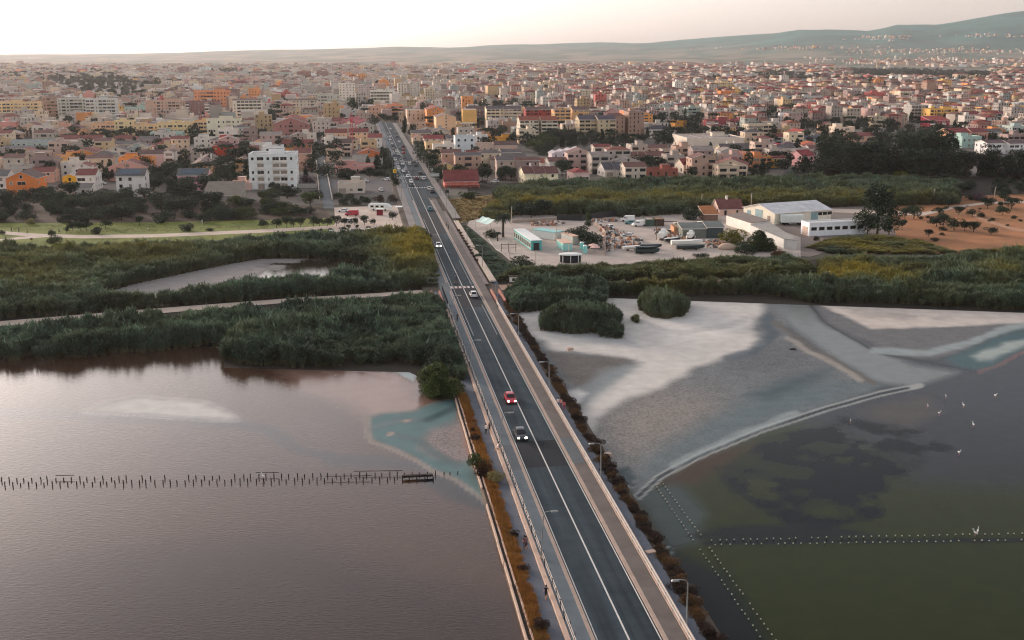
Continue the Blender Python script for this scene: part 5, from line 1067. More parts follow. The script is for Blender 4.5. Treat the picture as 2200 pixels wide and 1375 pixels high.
B('E', 1850, 2065, 345, 265, 12, 12, 'flat', (230, 150, 84), GRY, 'orange apartment house with dark windows at the right', 'apartment block', bal=.6, side=-1)
B('E', 2070, 2260, 350, 230, 12, 12, 'flat', (170, 184, 180), GRY, 'grey green apartment house cut by the right edge', 'apartment block', bal=.6, side=-1)
B('E', 1835, 2035, 490, 385, 12, 14, 'gableS', (232, 226, 228), (118, 96, 98), 'white modern house with round balcony, left of a pair', bal=.7, pitch=.25, side=-1)
B('E', 2045, 2250, 490, 390, 12, 14, 'gableS', (230, 226, 230), (118, 96, 98), 'white modern house with round balcony, right of a pair', bal=.7, pitch=.25, side=-1)
B('E', 1600, 1800, 430, 330, 12, 12, 'flat', (170, 200, 194), GRY, 'teal grey house behind the turquoise pool', side=-1)
B('E', 1640, 1800, 195, 115, 13, 12, 'gableS', (206, 200, 186), (150, 72, 72), 'pale apartment house with red roof, first of three', 'apartment block', bal=.8)
B('E', 1810, 1985, 195, 108, 13, 12, 'gableS', (162, 180, 174), (160, 72, 74), 'green grey apartment house with red roof, second of three', 'apartment block', bal=.8)
B('E', 1990, 2110, 195, 115, 13, 12, 'gableS', (150, 150, 160), (150, 80, 84), 'slate apartment house with red roof, third of three', 'apartment block', bal=.5)
B('E', 580, 700, 160, 60, 13, 12, 'gableS', (234, 172, 92), RED, 'yellow orange house with red roof and pilasters', bal=.3)
B('E', 220, 400, 160, 70, 13, 12, 'gableF', (228, 204, 186), RED, 'white house with red roof and balconies above the shops', bal=.6)
B('E', 130, 300, 130, 30, 13, 12, 'gableF', (206, 104, 96), RED, 'coral apartment house with red roof', 'apartment block', bal=.3)
B('E', 820, 1060, 110, 20, 13, 12, 'flat', (216, 196, 180), GRY, 'cream apartment block left of a bright red one', 'apartment block', bal=.6)
B('E', 980, 1140, 90, 20, 13, 12, 'flat', (206, 70, 62), GRY, 'bright red apartment block', 'apartment block', bal=.2)
B('E', 1120, 1290, 180, 30, 13, 12, 'flat', (176, 170, 166), GRY, 'grey apartment block with stacked balconies', 'apartment block', bal=.8)
B('R', 150, 285, 600, 545, 16, 10, 'flat', (236, 200, 150), GRY, 'cream high block standing alone above the right roofs', 'apartment block', st=6, bal=.6)
B('R', 205, 300, 655, 600, 14, 10, 'flat', (230, 130, 50), GRY, 'orange block in front of the cream high block', 'apartment block', st=5, bal=.4)
B('R', 575, 730, 690, 640, 14, 10, 'flat', (166, 180, 180), GRY, 'grey green apartment house with pale balconies in the right town', 'apartment block', bal=.8)
B('R', 735, 890, 690, 635, 14, 10, 'flat', (190, 190, 186), GRY, 'pale grey apartment house with glass balconies in the right town', 'apartment block', bal=.8)
B('R', 1180, 1290, 660, 610, 14, 10, 'flat', (206, 96, 88), GRY, 'rose red block in the right town', 'apartment block', bal=.3)
B('M', 90, 145, 525, 475, 12, 8, 'flat', (226, 158, 86), GRY, 'small orange tower between distant cypresses', 'apartment block', st=6)
B('M', 590, 640, 510, 472, 12, 8, 'flat', (220, 196, 180), GRY, 'pinkish tower in the distant town', 'apartment block', st=5)
B('M', 1365, 1415, 515, 435, 12, 8, 'flat', (140, 120, 120), GRY, 'dark tall tower in the distant town', 'apartment block', st=10, bal=.5)
B('M', 1760, 1786, 560, 500, 6, 8, 'flat', (226, 214, 204), GRY, 'white bell tower in the distant town', 'tower', st=5, bal=0)
B('T', 1135, 1205, 480, 430, 14, 8, 'flat', (150, 110, 116), GRY, 'maroon tower block in the distant left town', 'apartment block', st=7, bal=.5)
B('T', 1075, 1135, 482, 448, 14, 8, 'flat', (206, 176, 170), GRY, 'pale rose block left of the distant maroon tower', 'apartment block', st=5)
B('T', 1275, 1345, 475, 430, 14, 8, 'flat', (206, 214, 210), GRY, 'white tower block in the distant left town', 'apartment block', st=7)
B('T', 1905, 1985, 512, 458, 14, 8, 'flat', (160, 104, 96), GRY, 'brick red tower, left of a distant pair', 'apartment block', st=8, bal=.5)
B('T', 2025, 2100, 512, 458, 14, 8, 'flat', (156, 108, 104), GRY, 'brick red tower, right of a distant pair', 'apartment block', st=8, bal=.5)
# ---- fill the town between them: nearest as single houses, the rest as one mass
WALLS = [(204, 190, 176), (216, 208, 200), (210, 188, 164), (192, 168, 156), (194, 164, 158), (184, 174, 166), (172, 160, 152), (212, 196, 172), (170, 176, 172), (182, 150, 134), (202, 174, 136), (154, 132, 128), (206, 196, 188), (198, 190, 184)]
WNAME = ['beige', 'off white', 'peach', 'dusty pink', 'pink', 'stone grey', 'taupe', 'cream', 'grey green', 'terracotta', 'amber', 'mauve', 'pale', 'ash white']
ROOFS = [(150, 78, 70), (136, 96, 86), (164, 104, 84), (120, 110, 108), (176, 160, 150)]; RNAME = ['red', 'brown', 'orange', 'grey', 'pale']
EXCL = [gpoly(p) for p in ([(-600, 520), (-600, 432), (460, 440), (720, 450), (900, 430), (900, 520)], [(690, 440), (690, 372), (900, 372), (905, 440)], [(1000, 470), (1040, 408), (1300, 402), (1500, 392), (1700, 378), (1760, 360), (2200, 380), (3000, 380), (3000, 470)],
        [(1745, 400), (1760, 290), (1850, 280), (1960, 270), (2050, 270), (2100, 300), (2200, 330), (2400, 330), (2400, 400)], [(690, 445), (668, 300), (690, 300), (722, 445)], [(130, 170), (270, 168), (330, 205), (250, 225), (60, 175)], [(1820, 172), (1830, 142), (2140, 148), (2120, 166)], [(1440, 345), (1580, 330), (1600, 300), (1450, 290)], [(960, 352), (1200, 300), (1300, 305), (1440, 300), (1440, 320), (1330, 345), (1200, 352)])]
cand = []
def add_rows(y0, y1, sp, wide):
    rows = int((y1-y0)/sp)
    for i in range(rows):
        yy = y0+i*sp
        half = .5*yy+60
        for j in range(int(2*half/sp)):
            cand.append((-half+j*sp+random.uniform(-.22, .22)*sp, yy+random.uniform(-.25, .25)*sp - (-half+j*sp)*.0, sp))
add_rows(545, 1400, 15.6, 0); add_rows(1400, 2600, 22.0, 0); add_rows(2600, 5200, 36.0, 0)
cand = np.array(cand); rr_ = RROT
ok = np.ones(len(cand), bool)
for e in EXCL: ok &= ~inpoly(cand[:, :2], e)
rel = cand[:, :2]-np.array([_p0.x, _p0.y]); wv_ = rel@np.array([RN.x, RN.y]); uv_ = rel@np.array([RD.x, RD.y])
ok &= ~((np.abs(wv_) < 17) & (uv_ < UE+40))
bl = np.array(BLD)
for k0 in range(0, len(bl)):
    d = (cand[:, 0]-bl[k0, 0])**2+(cand[:, 1]-bl[k0, 1])**2; ok &= d > (bl[k0, 2]+cand[:, 2]*.36)**2
street = ((np.mod(uv_, 82) < 10) | (np.mod(wv_+30, 96) < 10)) & (cand[:, 1] < 2600); ok &= ~street
green = fbm(cand[:, 0]/130, cand[:, 1]/130, 41, 3); gr = fbm(cand[:, 0]/900, cand[:, 1]/700, 43, 2)
pxc = CX+F*cand[:, 0]/cand[:, 1]
ok &= ~((green > .66) | ((cand[:, 1] > 2900) & (green > .55)) | ((pxc > 1500) & (cand[:, 1] > 2300) & (green > .42)) | ((cand[:, 1] > 3300) & (green > .5)))
TREESPOT = cand[~ok & (green > .5) & ~street & (np.abs(wv_) > 14)]
gapt = ok & (cand[:, 1] < 1050) & (RNG.random(len(cand)) < .34); TREESPOT = np.concatenate([TREESPOT, cand[gapt]]); ok &= ~gapt
cand = cand[ok]; cand = cand[np.argsort(cand[:, 1])]
pq = proj(np.concatenate([cand[:, :2], np.full((len(cand), 1), 4.0)], 1)); vis = (pq[:, 0] > -40) & (pq[:, 0] < 2240)
N_SINGLE = 300-len(BLD)
single = np.zeros(len(cand), bool); single[np.nonzero(vis)[0][:N_SINGLE]] = True
used_lab = {}
for (x, y, sp), p in zip(cand[single], pq[single]):
    i, j = random.randrange(len(WALLS)), random.choices(range(5), (3, 3, 1.5, 2.5, 3))[0]; kd = random.choice(['gableS', 'gableF', 'hip', 'flat', 'flat', 'gableS']); stn = random.choice((2, 2, 2, 3, 3))
    if kd == 'flat': j = random.choice((3, 4))
    near = min(range(len(bl)), key=lambda k: (bl[k, 0]-x)**2+(bl[k, 1]-y)**2*.5)
    SIDES = {True: 'left', False: 'right'}
    kdn = {'gableS': 'ridged', 'gableF': 'gabled', 'hip': 'hipped', 'flat': 'flat'}[kd]
    anchor = ANCH[near] if 'ANCH' in globals() else ''
    lab = '%s %s storey house, %s %s roof' % (WNAME[i], ['', 'one', 'two', 'three'][stn], RNAME[j], kdn)
    used_lab.setdefault(lab, []).append((x, y, sp, i, j, kd, stn))
def where(x, y):
    px, py = proj((x, y, 3.0)); a = 'far left' if px < 330 else 'left' if px < 800 else 'centre' if px < 1250 else 'right' if px < 1750 else 'far right'
    return a
DONE = {}
for lab, L in used_lab.items():
    L.sort(key=lambda t: t[0]); byw = {}
    for t in L: byw.setdefault(where(t[0], t[1]), []).append(t)
    for wn_, T in byw.items():
        T.sort(key=lambda t: t[1])
        for q, (x, y, sp, i, j, kd, stn) in enumerate(T):
            dist = '' if len(T) == 1 else (', nearest such' if q == 0 else ', %s nearest such' % NUMW[q])
            house(Vector((x, y-sp*.3, 0)), sp*random.uniform(.58, .86), sp*random.uniform(.5, .7), stn*3.05, RROT+random.choice((0, 0, 0, math.pi/2*0))+random.uniform(-.05, .05), kd, WALLS[i], ROOFS[j], '%s, %s town%s' % (lab, wn_, dist), detail=1, bal=.35, pitch=.34, group='town houses between the blocks')
# the rest of the town
def town_mass(cd, name, label, wins):
    n = len(cd); rs = RNG; sp = cd[:, 2]; w = sp*rs.uniform(.55, .95, n); d = sp*rs.uniform(.5, .8, n); st = rs.choice([2, 2, 2, 3, 3, 4], n); pxm = CX+F*cd[:, 0]/cd[:, 1]; tall = rs.random(n) < np.where((cd[:, 1] < 1900) & (pxm > 450) & (pxm < 1450), .07, .012); st = np.where(tall, rs.integers(5, 7, n), st); h = st*3.05
    a = RROT+rs.normal(0, .06, n)+np.where(rs.random(n) < .5, 0, math.pi/2); ca, sa = np.cos(a), np.sin(a); z0 = np.maximum(far_height(cd[:, 0], cd[:, 1]), 0)
    wi = rs.integers(0, len(WALLS), n); wc = np.array([CW(*c)[:3] for c in WALLS])[wi]*rs.uniform(.7, 1.05, n)[:, None]
    vivid = rs.random(n) < .06; wc = np.where(vivid[:, None], np.array([CW(*c)[:3] for c in [(220, 150, 96), (222, 178, 110), (180, 100, 92), (230, 226, 226), (206, 146, 136)]])[rs.integers(0, 5, n)], wc)
    px = CX+F*cd[:, 0]/cd[:, 1]; pr = np.clip((px-900)/1000, .08, .5); isr = rs.random(n) < pr*.9
    rc = np.where(isr[:, None], np.array([CR(*c)[:3] for c in ROOFS[:3]])[rs.integers(0, 3, n)], np.array([CR(*c)[:3] for c in [(176, 160, 150), (150, 138, 130), (190, 176, 166), (128, 120, 118), (206, 198, 192)]])[rs.integers(0, 5, n)])*rs.uniform(.8, 1.15, n)[:, None]
    def loc(lx, ly, lz): return np.stack([cd[:, 0]+lx*ca-ly*sa, cd[:, 1]+lx*sa+ly*ca, z0+lz], -1)
    V, Cc, Fq = [], [], []; base = 0
    cs = [(-1, -1), (1, -1), (1, 1), (-1, 1)]
    vb = np.stack([loc(x*w/2, y*d/2, 0*h-1) for x, y in cs]+[loc(x*w/2, y*d/2, h) for x, y in cs], 1)          # n,8,3 walls
    V.append(vb.reshape(-1, 3)); Cc.append(np.repeat(wc, 8, 0)); idx = np.arange(n)[:, None]*8
    for f in ((0, 1, 5, 4), (1, 2, 6, 5), (2, 3, 7, 6), (3, 0, 4, 7)): Fq.append(idx+np.array(f))
    base = n*8
    rh = np.where(isr, np.minimum(w, d)*.17, 0.0); ov = np.where(isr, .45, .0)                                     # roof: ridge or flat
    vr = np.stack([loc(x*(w/2+ov), y*(d/2+ov), h+.05) for x, y in cs]+[loc(-w*.28, 0*d, h+rh+.06), loc(w*.28, 0*d, h+rh+.06)], 1)
    V.append(vr.reshape(-1, 3)); Cc.append(np.repeat(rc, 6, 0)); idx = base+np.arange(n)[:, None]*6
    for f in ((0, 1, 5, 4), (1, 2, 5, 5), (2, 3, 4, 5), (3, 0, 4, 4)): Fq.append(idx+np.array(f))
    base += n*6
    # roof-top rooms on flat roofs
    k = np.nonzero(~isr & (rs.random(n) < .6))[0]; m = len(k)
    if m:
        ox, oy = rs.uniform(-.2, .2, m)*w[k], rs.uniform(-.2, .2, m)*d[k]; sw, sdp = w[k]*rs.uniform(.2, .4, m), d[k]*rs.uniform(.25, .4, m)
        def lk(lx, ly, lz): return np.stack([cd[k, 0]+lx*ca[k]-ly*sa[k], cd[k, 1]+lx*sa[k]+ly*ca[k], z0[k]+lz], -1)
        vb = np.stack([lk(ox+x*sw/2, oy+y*sdp/2, h[k]) for x, y in cs]+[lk(ox+x*sw/2, oy+y*sdp/2, h[k]+2.4) for x, y in cs], 1)
        V.append(vb.reshape(-1, 3)); Cc.append(np.repeat(wc[k]*1.05, 8, 0)); idx = base+np.arange(m)[:, None]*8
        for f in ((0, 1, 5, 4), (1, 2, 6, 5), (2, 3, 7, 6), (3, 0, 4, 7), (4, 5, 6, 7)): Fq.append(idx+np.array(f))
        base += m*8
    if wins:
        dk = np.array(C(46, 44, 48, .9)[:3])
        for f in range(7):
            for c in range(4):
                for axis in (0, 1):
                    k = np.nonzero((st > f) & (cd[:, 1] < wins) & (rs.random(n) < .8))[0]; m = len(k)
                    if not m: continue
                    ww = rs.uniform(.5, 1.1, m); zz = f*3.05+.9; hh = rs.choice([1.3, 1.3, 2.0], m); t = -.375+.25*c
                    sg = np.where(np.cos(a[k]) > .5, -1, np.where(np.abs(np.sin(a[k])) > .5, 1, -1))
                    def lw(du, dz):
                        if axis == 0: lx, ly = w[k]*t+du*ww, -(d[k]/2+.04)*np.ones(m)
                        else: lx, ly = np.where(cd[k, 0] < 0, 1, -1)*(w[k]/2+.04), d[k]*t+du*ww
                        return np.stack([cd[k, 0]+lx*ca[k]-ly*sa[k], cd[k, 1]+lx*sa[k]+ly*ca[k], z0[k]+zz+dz*hh], -1)
                    vq = np.stack([lw(-.5, 0), lw(.5, 0), lw(.5, 1), lw(-.5, 1)], 1); V.append(vq.reshape(-1, 3)); Cc.append(np.tile(dk, (m*4, 1))); Fq.append(base+np.arange(m)[:, None]*4+np.arange(4)); base += m*4
    V = np.concatenate(V); Fq = np.concatenate(Fq); Cc = np.concatenate(Cc)
    return stuff(ob(name, np_mesh(name, V, Fq, attr_mat(name+'_surface', .9, .15, .08), Cc)), label, 'houses')
rest = cand[~single]
rest = rest[(np.abs(pxc[ok][np.argsort(0*cand[:, 1])][0]*0 + (CX+F*rest[:, 0]/rest[:, 1]) - 1100) < 1420)]
town_mass(rest, 'distant_town', 'dense hazy town of pale low houses stretching to the hills', 2300)
# hamlets on the hills to the right
hx = []
for (cx_, cy_, rx, ry, n) in [(1890, 84, 70, 5, 60), (2110, 80, 90, 3, 40), (1700, 106, 160, 3, 60), (2000, 112, 220, 6, 150), (1950, 135, 250, 10, 200)]:
    pxs, pys = RNG.normal(cx_, rx*.5, n), RNG.normal(cy_, ry*.5, n); Ys = np.arange(3300, 8200, 90.0)
    X = (pxs[:, None]-CX)/F*Ys[None]; Yg = np.broadcast_to(Ys[None], X.shape); z = np.maximum(far_height(X, Yg), 0); q = proj(np.stack([X, Yg, z], -1))[..., 1] <= pys[:, None]
    for a_ in range(n):
        if q[a_].any(): t_ = int(np.argmax(q[a_])); hx.append((X[a_, t_], Ys[t_], random.uniform(10, 22)))
town_mass(np.array(hx), 'hillside_hamlet', 'scattered pale houses and sheds on the plain and hillside below the ridge', 0)
# ------------------------------------------------------------------ trees
def T(zone, x, yb, yt, kind, leaf, wf, label, name=None, group=None, var=None):
    p = ZG(zone, x, yb); h = height_at(p.x, p.y, zx(zone, x, yt)[1])
    return tree(name or {'round': 'broadleaf_tree', 'pine': 'umbrella_pine', 'tall': 'eucalyptus_tree', 'cypress': 'cypress_tree', 'tier': 'araucaria_tree', 'palm': 'palm_tree', 'bush': 'bush', 'bigbush': 'bush'}[kind], kind, leaf, p, h, wf, label, 'palm' if kind == 'palm' else 'bush' if 'bush' in kind else 'tree', group, var)
# park
for i, x in enumerate([560, 680, 775, 838, 905, 1030, 1085, 1160, 1245, 1320, 1415, 1508, 1590]):
    T('B', x, 1190-(x-560)*.03, 1085-(i % 3)*14, 'round', 'olive', 1.15, 'young park tree in the row along the lawn path, %s from the left' % NUMW[i], group='young trees along the park path')
T('A', 1775, 1215, 1118, 'bush', 'dark', 1.25, 'dark rounded clump of trees on the lawn beside the path', var=1)
T('A', 1985, 1215, 1180, 'bush', 'dark', 2.0, 'low flat hedge on the lawn right of the rounded clump')
T('A', 920, 1245, 1150, 'bush', 'dark', .95, 'dark round bush at the lawn edge near the path')
T('A', 630, 1235, 1170, 'round', 'dark', .9, 'small dark tree on the lawn left of the round bush')
T('A', 487, 1255, 1195, 'bush', 'dark', 1.2, 'low dark bush right of the forked path')
T('A', 295, 1300, 1278, 'bush', 'rust', .9, 'tiny rust coloured bush on the lawn below the forked path')
T('A', 500, 1330, 1245, 'bush', 'green', 1.8, 'wide green bush at the edge of the reeds on the left')
T('A', 20, 1245, 1198, 'bush', 'dark', 1.2, 'dark bush at the left edge by the park path')
T('A', 300, 1150, 1085, 'bush', 'pale', 1.5, 'straw coloured rounded bush in front of the tree belt', name='bush')
for i, (x, yb) in enumerate([(690, 1215), (760, 1210), (820, 1215), (1000, 1190), (1320, 1160)]):
    T('A', x, yb, yb-95, 'round', 'dark', 1.4, 'dark tree at the front of the belt behind the lawn, %s from the left' % NUMW[i], group='front trees of the belt')
rs_ = random.Random(5)
def belt(zone, poly, n, hr, leaf, kinds, label, group, wf=(1.2, 1.7), minsep=None):
    P = poly_points([tuple(ZG(zone, *p))[:2] for p in poly], .08); out = []
    sep = minsep or hr[0]*.42
    for x, y in P:
        if all((x-a)**2+(y-b2)**2 > sep*sep for a, b2 in out): out.append((x, y))
        if len(out) >= n: break
    out.sort()
    for q_, (x, y) in enumerate(out):
        k = rs_.choice(kinds); nm = {'round': 'broadleaf_tree', 'bush': 'bush', 'tall': 'tall_tree', 'pine': 'umbrella_pine', 'cypress': 'cypress_tree', 'palm': 'palm_tree', 'bigbush': 'bush'}[k]
        tree(nm, k, rs_.choice(leaf), (x, y, 0), rs_.uniform(*hr)*(.6 if k == 'bush' else 1), rs_.uniform(*wf), '%s, %s from the left' % (label, NUMW[q_]), 'tree', group)
belt('A', [(-300, 1140), (-300, 930), (60, 900), (420, 880), (900, 900), (1400, 900), (1800, 850), (1900, 960), (2200, 1000), (2400, 1130), (1500, 1140), (700, 1150), (300, 1130)], 120, (5.5, 8), ['dark', 'dark', 'olive'], ['round', 'bush', 'bush'], 'dark tree in the dense belt behind the lawn', 'trees of the dense belt behind the lawn')
belt('B', [(0, 1080), (0, 980), (420, 900), (640, 850), (860, 860), (1080, 900), (1110, 1000), (1200, 1050), (900, 1070), (400, 1090)], 30, (5, 7.5), ['dark', 'olive', 'green'], ['round', 'bush'], 'tree or bush in the grove below the large white block', 'grove below the large white block')
T('B', 390, 1095, 970, 'bush', 'green', 1.5, 'large rounded light green bush below the sloping grey roof', var=2)
T('B', 710, 1070, 975, 'bush', 'green', 1.8, 'wide light green bush left of the side street end', var=3)
T('B', 780, 905, 765, 'palm', 'olive', 1.0, 'palm tree in front of the large white block')
T('B', 640, 830, 740, 'round', 'dark', .9, 'small dark tree against the large white block')
T('B', 1005, 640, 480, 'pine', 'dark', 1.15, 'broad umbrella pine above the side street'); T('B', 1010, 660, 505, 'palm', 'olive', .8, 'palm tree under the umbrella pine')
T('B', 985, 790, 670, 'bush', 'purple', 1.4, 'purple flowering tree right of the large white block', var=0)
T('B', 990, 330, 145, 'cypress', 'dark', 1.2, 'slender dark cypress beside the coral apartment house'); T('B', 1070, 290, 165, 'tall', 'dark', .9, 'dark tall tree right of the slender cypress')
T('B', 1080, 370, 270, 'round', 'dark', 1.3, 'dark tree at the head of the side street'); T('B', 1130, 460, 370, 'round', 'dark', 1.3, 'dark tree over the right kerb of the side street')
T('A', 495, 300, 165, 'tier', 'dark', 1.1, 'dark araucaria left of the steep brown roof', var=0); T('A', 830, 285, 125, 'tier', 'brown', 1.3, 'tall brownish araucaria in front of the long peach row', var=1)
T('A', 415, 160, 20, 'round', 'dark', 1.1, 'big dark tree right of the amber apartment block'); T('A', 1370, 150, 65, 'round', 'dark', 1.1, 'dark tree before the pink brown slab')
belt('P', [(205, 228), (330, 205), (400, 205), (400, 222), (300, 250), (230, 250)], 26, (9, 14), ['dark'], ['round', 'pine'], 'dark tree of the grove behind the mint low house', 'dark grove in the left town', (.9, 1.2))
belt('A', [(-100, 650), (-100, 480), (420, 500), (480, 620), (430, 660)], 16, (5, 8), ['dark', 'olive', 'green'], ['round', 'bush'], 'garden tree left of the orange red terraced house', 'garden trees at the left edge')
belt('A', [(900, 760), (930, 650), (1040, 640), (1050, 820), (950, 880)], 7, (5, 7), ['dark'], ['round', 'bush'], 'dark tree between the white red roofed house and the solar roof', 'trees between front row houses')
belt('A', [(1400, 880), (1380, 690), (1640, 650), (1700, 700), (1690, 830), (1900, 900), (1700, 940)], 20, (6, 9), ['dark', 'dark', 'olive'], ['round', 'tall'], 'dark tall tree left of the pink solar roofed house', 'trees beside the pink solar roofed house')
belt('A', [(1960, 880), (1990, 720), (2120, 540), (2250, 520), (2320, 700), (2280, 760), (2100, 830)], 24, (6, 9), ['dark'], ['round', 'bush'], 'dark tree between the long tiled row and the white block', 'trees between the tiled row and the white block')
belt('B', [(350, 320), (380, 240), (600, 215), (640, 260), (640, 370), (560, 350)], 14, (7, 11), ['dark'], ['round', 'cypress', 'palm'], 'dark tree around the amber cottage', 'trees around the amber cottage')
belt('B', [(590, 200), (700, 30), (790, 60), (690, 130), (640, 220)], 12, (9, 13), ['dark'], ['round', 'tall'], 'dark tree between the white tower and beige tower', 'trees between the towers')
belt('B', [(1390, 120), (1400, 20), (1560, 0), (1540, 90)], 10, (9, 14), ['dark'], ['round', 'tall'], 'dark tree at the foot of the tall white tower', 'trees at the foot of the tall white tower')
belt('B', [(1265, 740), (1300, 660), (1500, 650), (1760, 660), (1765, 720), (1500, 720)], 22, (4, 6), ['dark'], ['round', 'bush', 'bush'], 'dark hedge tree between the pink building and the forecourt', 'hedge behind the petrol forecourt', minsep=2.5)
belt('B', [(1290, 975), (1330, 930), (1570, 930), (1580, 970)], 14, (3.5, 5), ['dark'], ['bush'], 'dark bush in the hedge between forecourt and car park', 'hedge between forecourt and car park', minsep=2.5)
for i, (x, yb, yt, lf) in enumerate([(1270, 910, 840, 'green'), (1370, 910, 850, 'green'), (1480, 910, 875, 'dark'), (1655, 945, 860, 'brown'), (1780, 935, 860, 'brown')]):
    T('B', x, yb, yt, 'bush', lf, 1.2, 'small tree beside the petrol forecourt, %s from the left' % NUMW[i], group='small trees beside the forecourt')
T('B', 1775, 1110, 1010, 'round', 'dark', 1.1, 'dark tree beside the small white kiosk in the car park', var=2)
for i, (x, yb, yt) in enumerate([(1195, 1235, 1175), (1310, 1230, 1160), (1360, 1200, 1150), (1440, 1200, 1150), (1548, 1210, 1165), (1655, 1205, 1170), (1095, 1230, 1185)]):
    T('B', x, yb, yt, 'round', 'dark', 1.2, 'small tree between the parked cars, %s from the left' % NUMW[[1, 2, 3, 4, 5, 6, 0][i]], group='small trees between the parked cars')
# avenue trees
for i in range(13):
    u = ru(395)+i*15; p = RW(u, 12.5+random.uniform(-1, 1.5), 0); tree('broadleaf_tree', 'round', 'dark', p, random.uniform(7.5, 10), random.uniform(1.1, 1.4), 'dark avenue tree right of the town road, %s from the lagoon end' % NUMW[i], 'tree', 'dark avenue trees on the right')
for i in range(10):
    u = ru(400)+i*17; p = RW(u, -8.6, 0); tree('broadleaf_tree', 'round', 'dark', p, random.uniform(5, 7), random.uniform(.8, 1.0), 'narrow avenue tree left of the town road, %s from the lagoon end' % NUMW[i], 'tree', 'narrow avenue trees on the left')
belt('B', [(1660, 190), (1680, 150), (1850, 150), (1880, 190)], 12, (5, 7), ['dark'], ['round'], 'dark tree on the island at the avenue head', 'trees on the avenue head island', minsep=3)
T('B', 2060, 200, 0, 'tall', 'dark', .8, 'tall dark tree left of the orange apartment house', var=1); T('B', 1960, 330, 230, 'round', 'dark', 1.1, 'dark tree before the brown stone house')
# right of the avenue
belt('C', [(450, 230), (470, 120), (700, 130), (720, 230), (560, 250)], 18, (7, 11), ['dark'], ['round', 'round', 'palm'], 'dark tree before the dark brown apartment block', 'trees before the dark brown block')
belt('C', [(1150, 520), (1160, 430), (1260, 360), (1420, 340), (1450, 390), (1320, 480), (1300, 520)], 20, (7, 10), ['dark', 'dark', 'green'], ['round', 'bush'], 'dark tree left of the lavender white stepped houses', 'trees left of the lavender white houses')
belt('C', [(1440, 420), (1440, 350), (2200, 350), (2250, 410), (2050, 450), (1700, 400)], 40, (5, 8), ['dark', 'dark', 'olive'], ['round', 'bush', 'palm'], 'dark tree in the strip below the khaki apartment blocks', 'trees below the khaki blocks')
for i, (x, yb, yt) in enumerate([(1340, 350, 225), (690, 750, 600), (735, 740, 610), (860, 740, 590), (910, 735, 580), (960, 740, 600), (1020, 660, 560), (1090, 650, 560), (1180, 620, 560), (1440, 700, 520), (1480, 690, 540), (1750, 620, 460), (1790, 640, 470), (1680, 560, 430), (2030, 590, 450), (1990, 570, 470)]):
    T('C', x, yb, yt, 'round', 'dark', 1.15, 'dark garden tree near the row houses by the reeds, %s from the left' % NUMW[sorted([1340, 690, 735, 860, 910, 960, 1020, 1090, 1180, 1440, 1480, 1750, 1790, 1680, 2030, 1990]).index(x)], group='garden trees by the row houses')
T('C', 400, 690, 610, 'palm', 'green', 1.1, 'small palm beside the yellow beige house')
T('C', 565, 905, 815, 'bush', 'green', 2.0, 'light green bush at the meadow corner below the restaurant', var=0)
T('C', 870, 960, 830, 'round', 'dark', 1.1, 'dark tree at the left end of the reed field'); 
for i, (x, yb, yt) in enumerate([(1060, 1080, 920), (1150, 1090, 930), (1220, 1070, 890), (1290, 1060, 910)]):
    T('C', x, yb, yt, 'round', 'dark', 1.25, 'big dark tree of the group in front of the reed field, %s from the left' % NUMW[i], group='dark tree group before the reed field')
for i, (x, yb, yt) in enumerate([(560, 430, 290), (500, 420, 310), (610, 430, 300), (740, 440, 370), (400, 620, 480), (440, 625, 490), (540, 620, 520), (620, 610, 530), (760, 540, 445), (840, 540, 450), (780, 250, 120), (1000, 265, 200), (930, 255, 195), (520, 200, 140), (900, 680, 620), (980, 690, 620), (1370, 400, 310), (1450, 440, 320), (1560, 370, 300)]):
    T('D', x, yb, yt, 'round' if i != 10 else 'cypress', 'dark', 1.1 if i != 10 else 2.4, 'dark garden tree among the right hand villas, %s from the left' % NUMW[sorted([560, 500, 610, 740, 400, 440, 540, 620, 760, 840, 780, 1000, 930, 520, 900, 980, 1370, 1450, 1560]).index(x)], group='garden trees among the right hand villas')
belt('D', [(1330, 690), (1340, 610), (1600, 620), (1980, 610), (1990, 660), (1500, 700)], 16, (3.5, 5), ['dark'], ['bush', 'round'], 'dark bush along the wall below the orange and yellow villas', 'bushes below the orange villas', minsep=3)
# the dark wood at the right
WOOD = [('E', 300, 700, 330, 'tall'), ('E', 380, 680, 380, 'tall'), ('E', 450, 660, 305, 'tall'), ('E', 520, 700, 390, 'tall'), ('E', 590, 690, 400, 'tall'), ('E', 690, 680, 340, 'round'), ('E', 800, 670, 330, 'round'), ('E', 760, 700, 430, 'round'), ('E', 870, 680, 450, 'round'), ('E', 960, 690, 480, 'round'), ('E', 1060, 670, 290, 'tall'), ('E', 1130, 680, 330, 'tall'), ('E', 1220, 660, 260, 'tall'), ('E', 1320, 650, 245, 'tall'), ('E', 1420, 670, 280, 'tall'), ('E', 1180, 710, 400, 'round'), ('E', 1290, 700, 420, 'round'), ('E', 1480, 690, 420, 'round'), ('E', 1570, 700, 440, 'tall'), ('E', 1660, 700, 430, 'round'), ('E', 1760, 690, 480, 'round'), ('E', 1880, 700, 400, 'tall'), ('E', 1960, 710, 480, 'round'), ('E', 2080, 720, 460, 'tall'), ('E', 2160, 710, 450, 'tall'), ('E', 2280, 720, 460, 'round')]
for i, (z, x, yb, yt, k) in enumerate(WOOD):
    T(z, x, yb, yt, k, 'dark' if k != 'tall' or i % 3 else 'olive', 1.15 if k == 'tall' else 1.5, 'dark tall tree of the wood below the right town, %s from the left' % NUMW[sorted(t[1] for t in WOOD).index(x)], group='trees of the dark wood on the right')
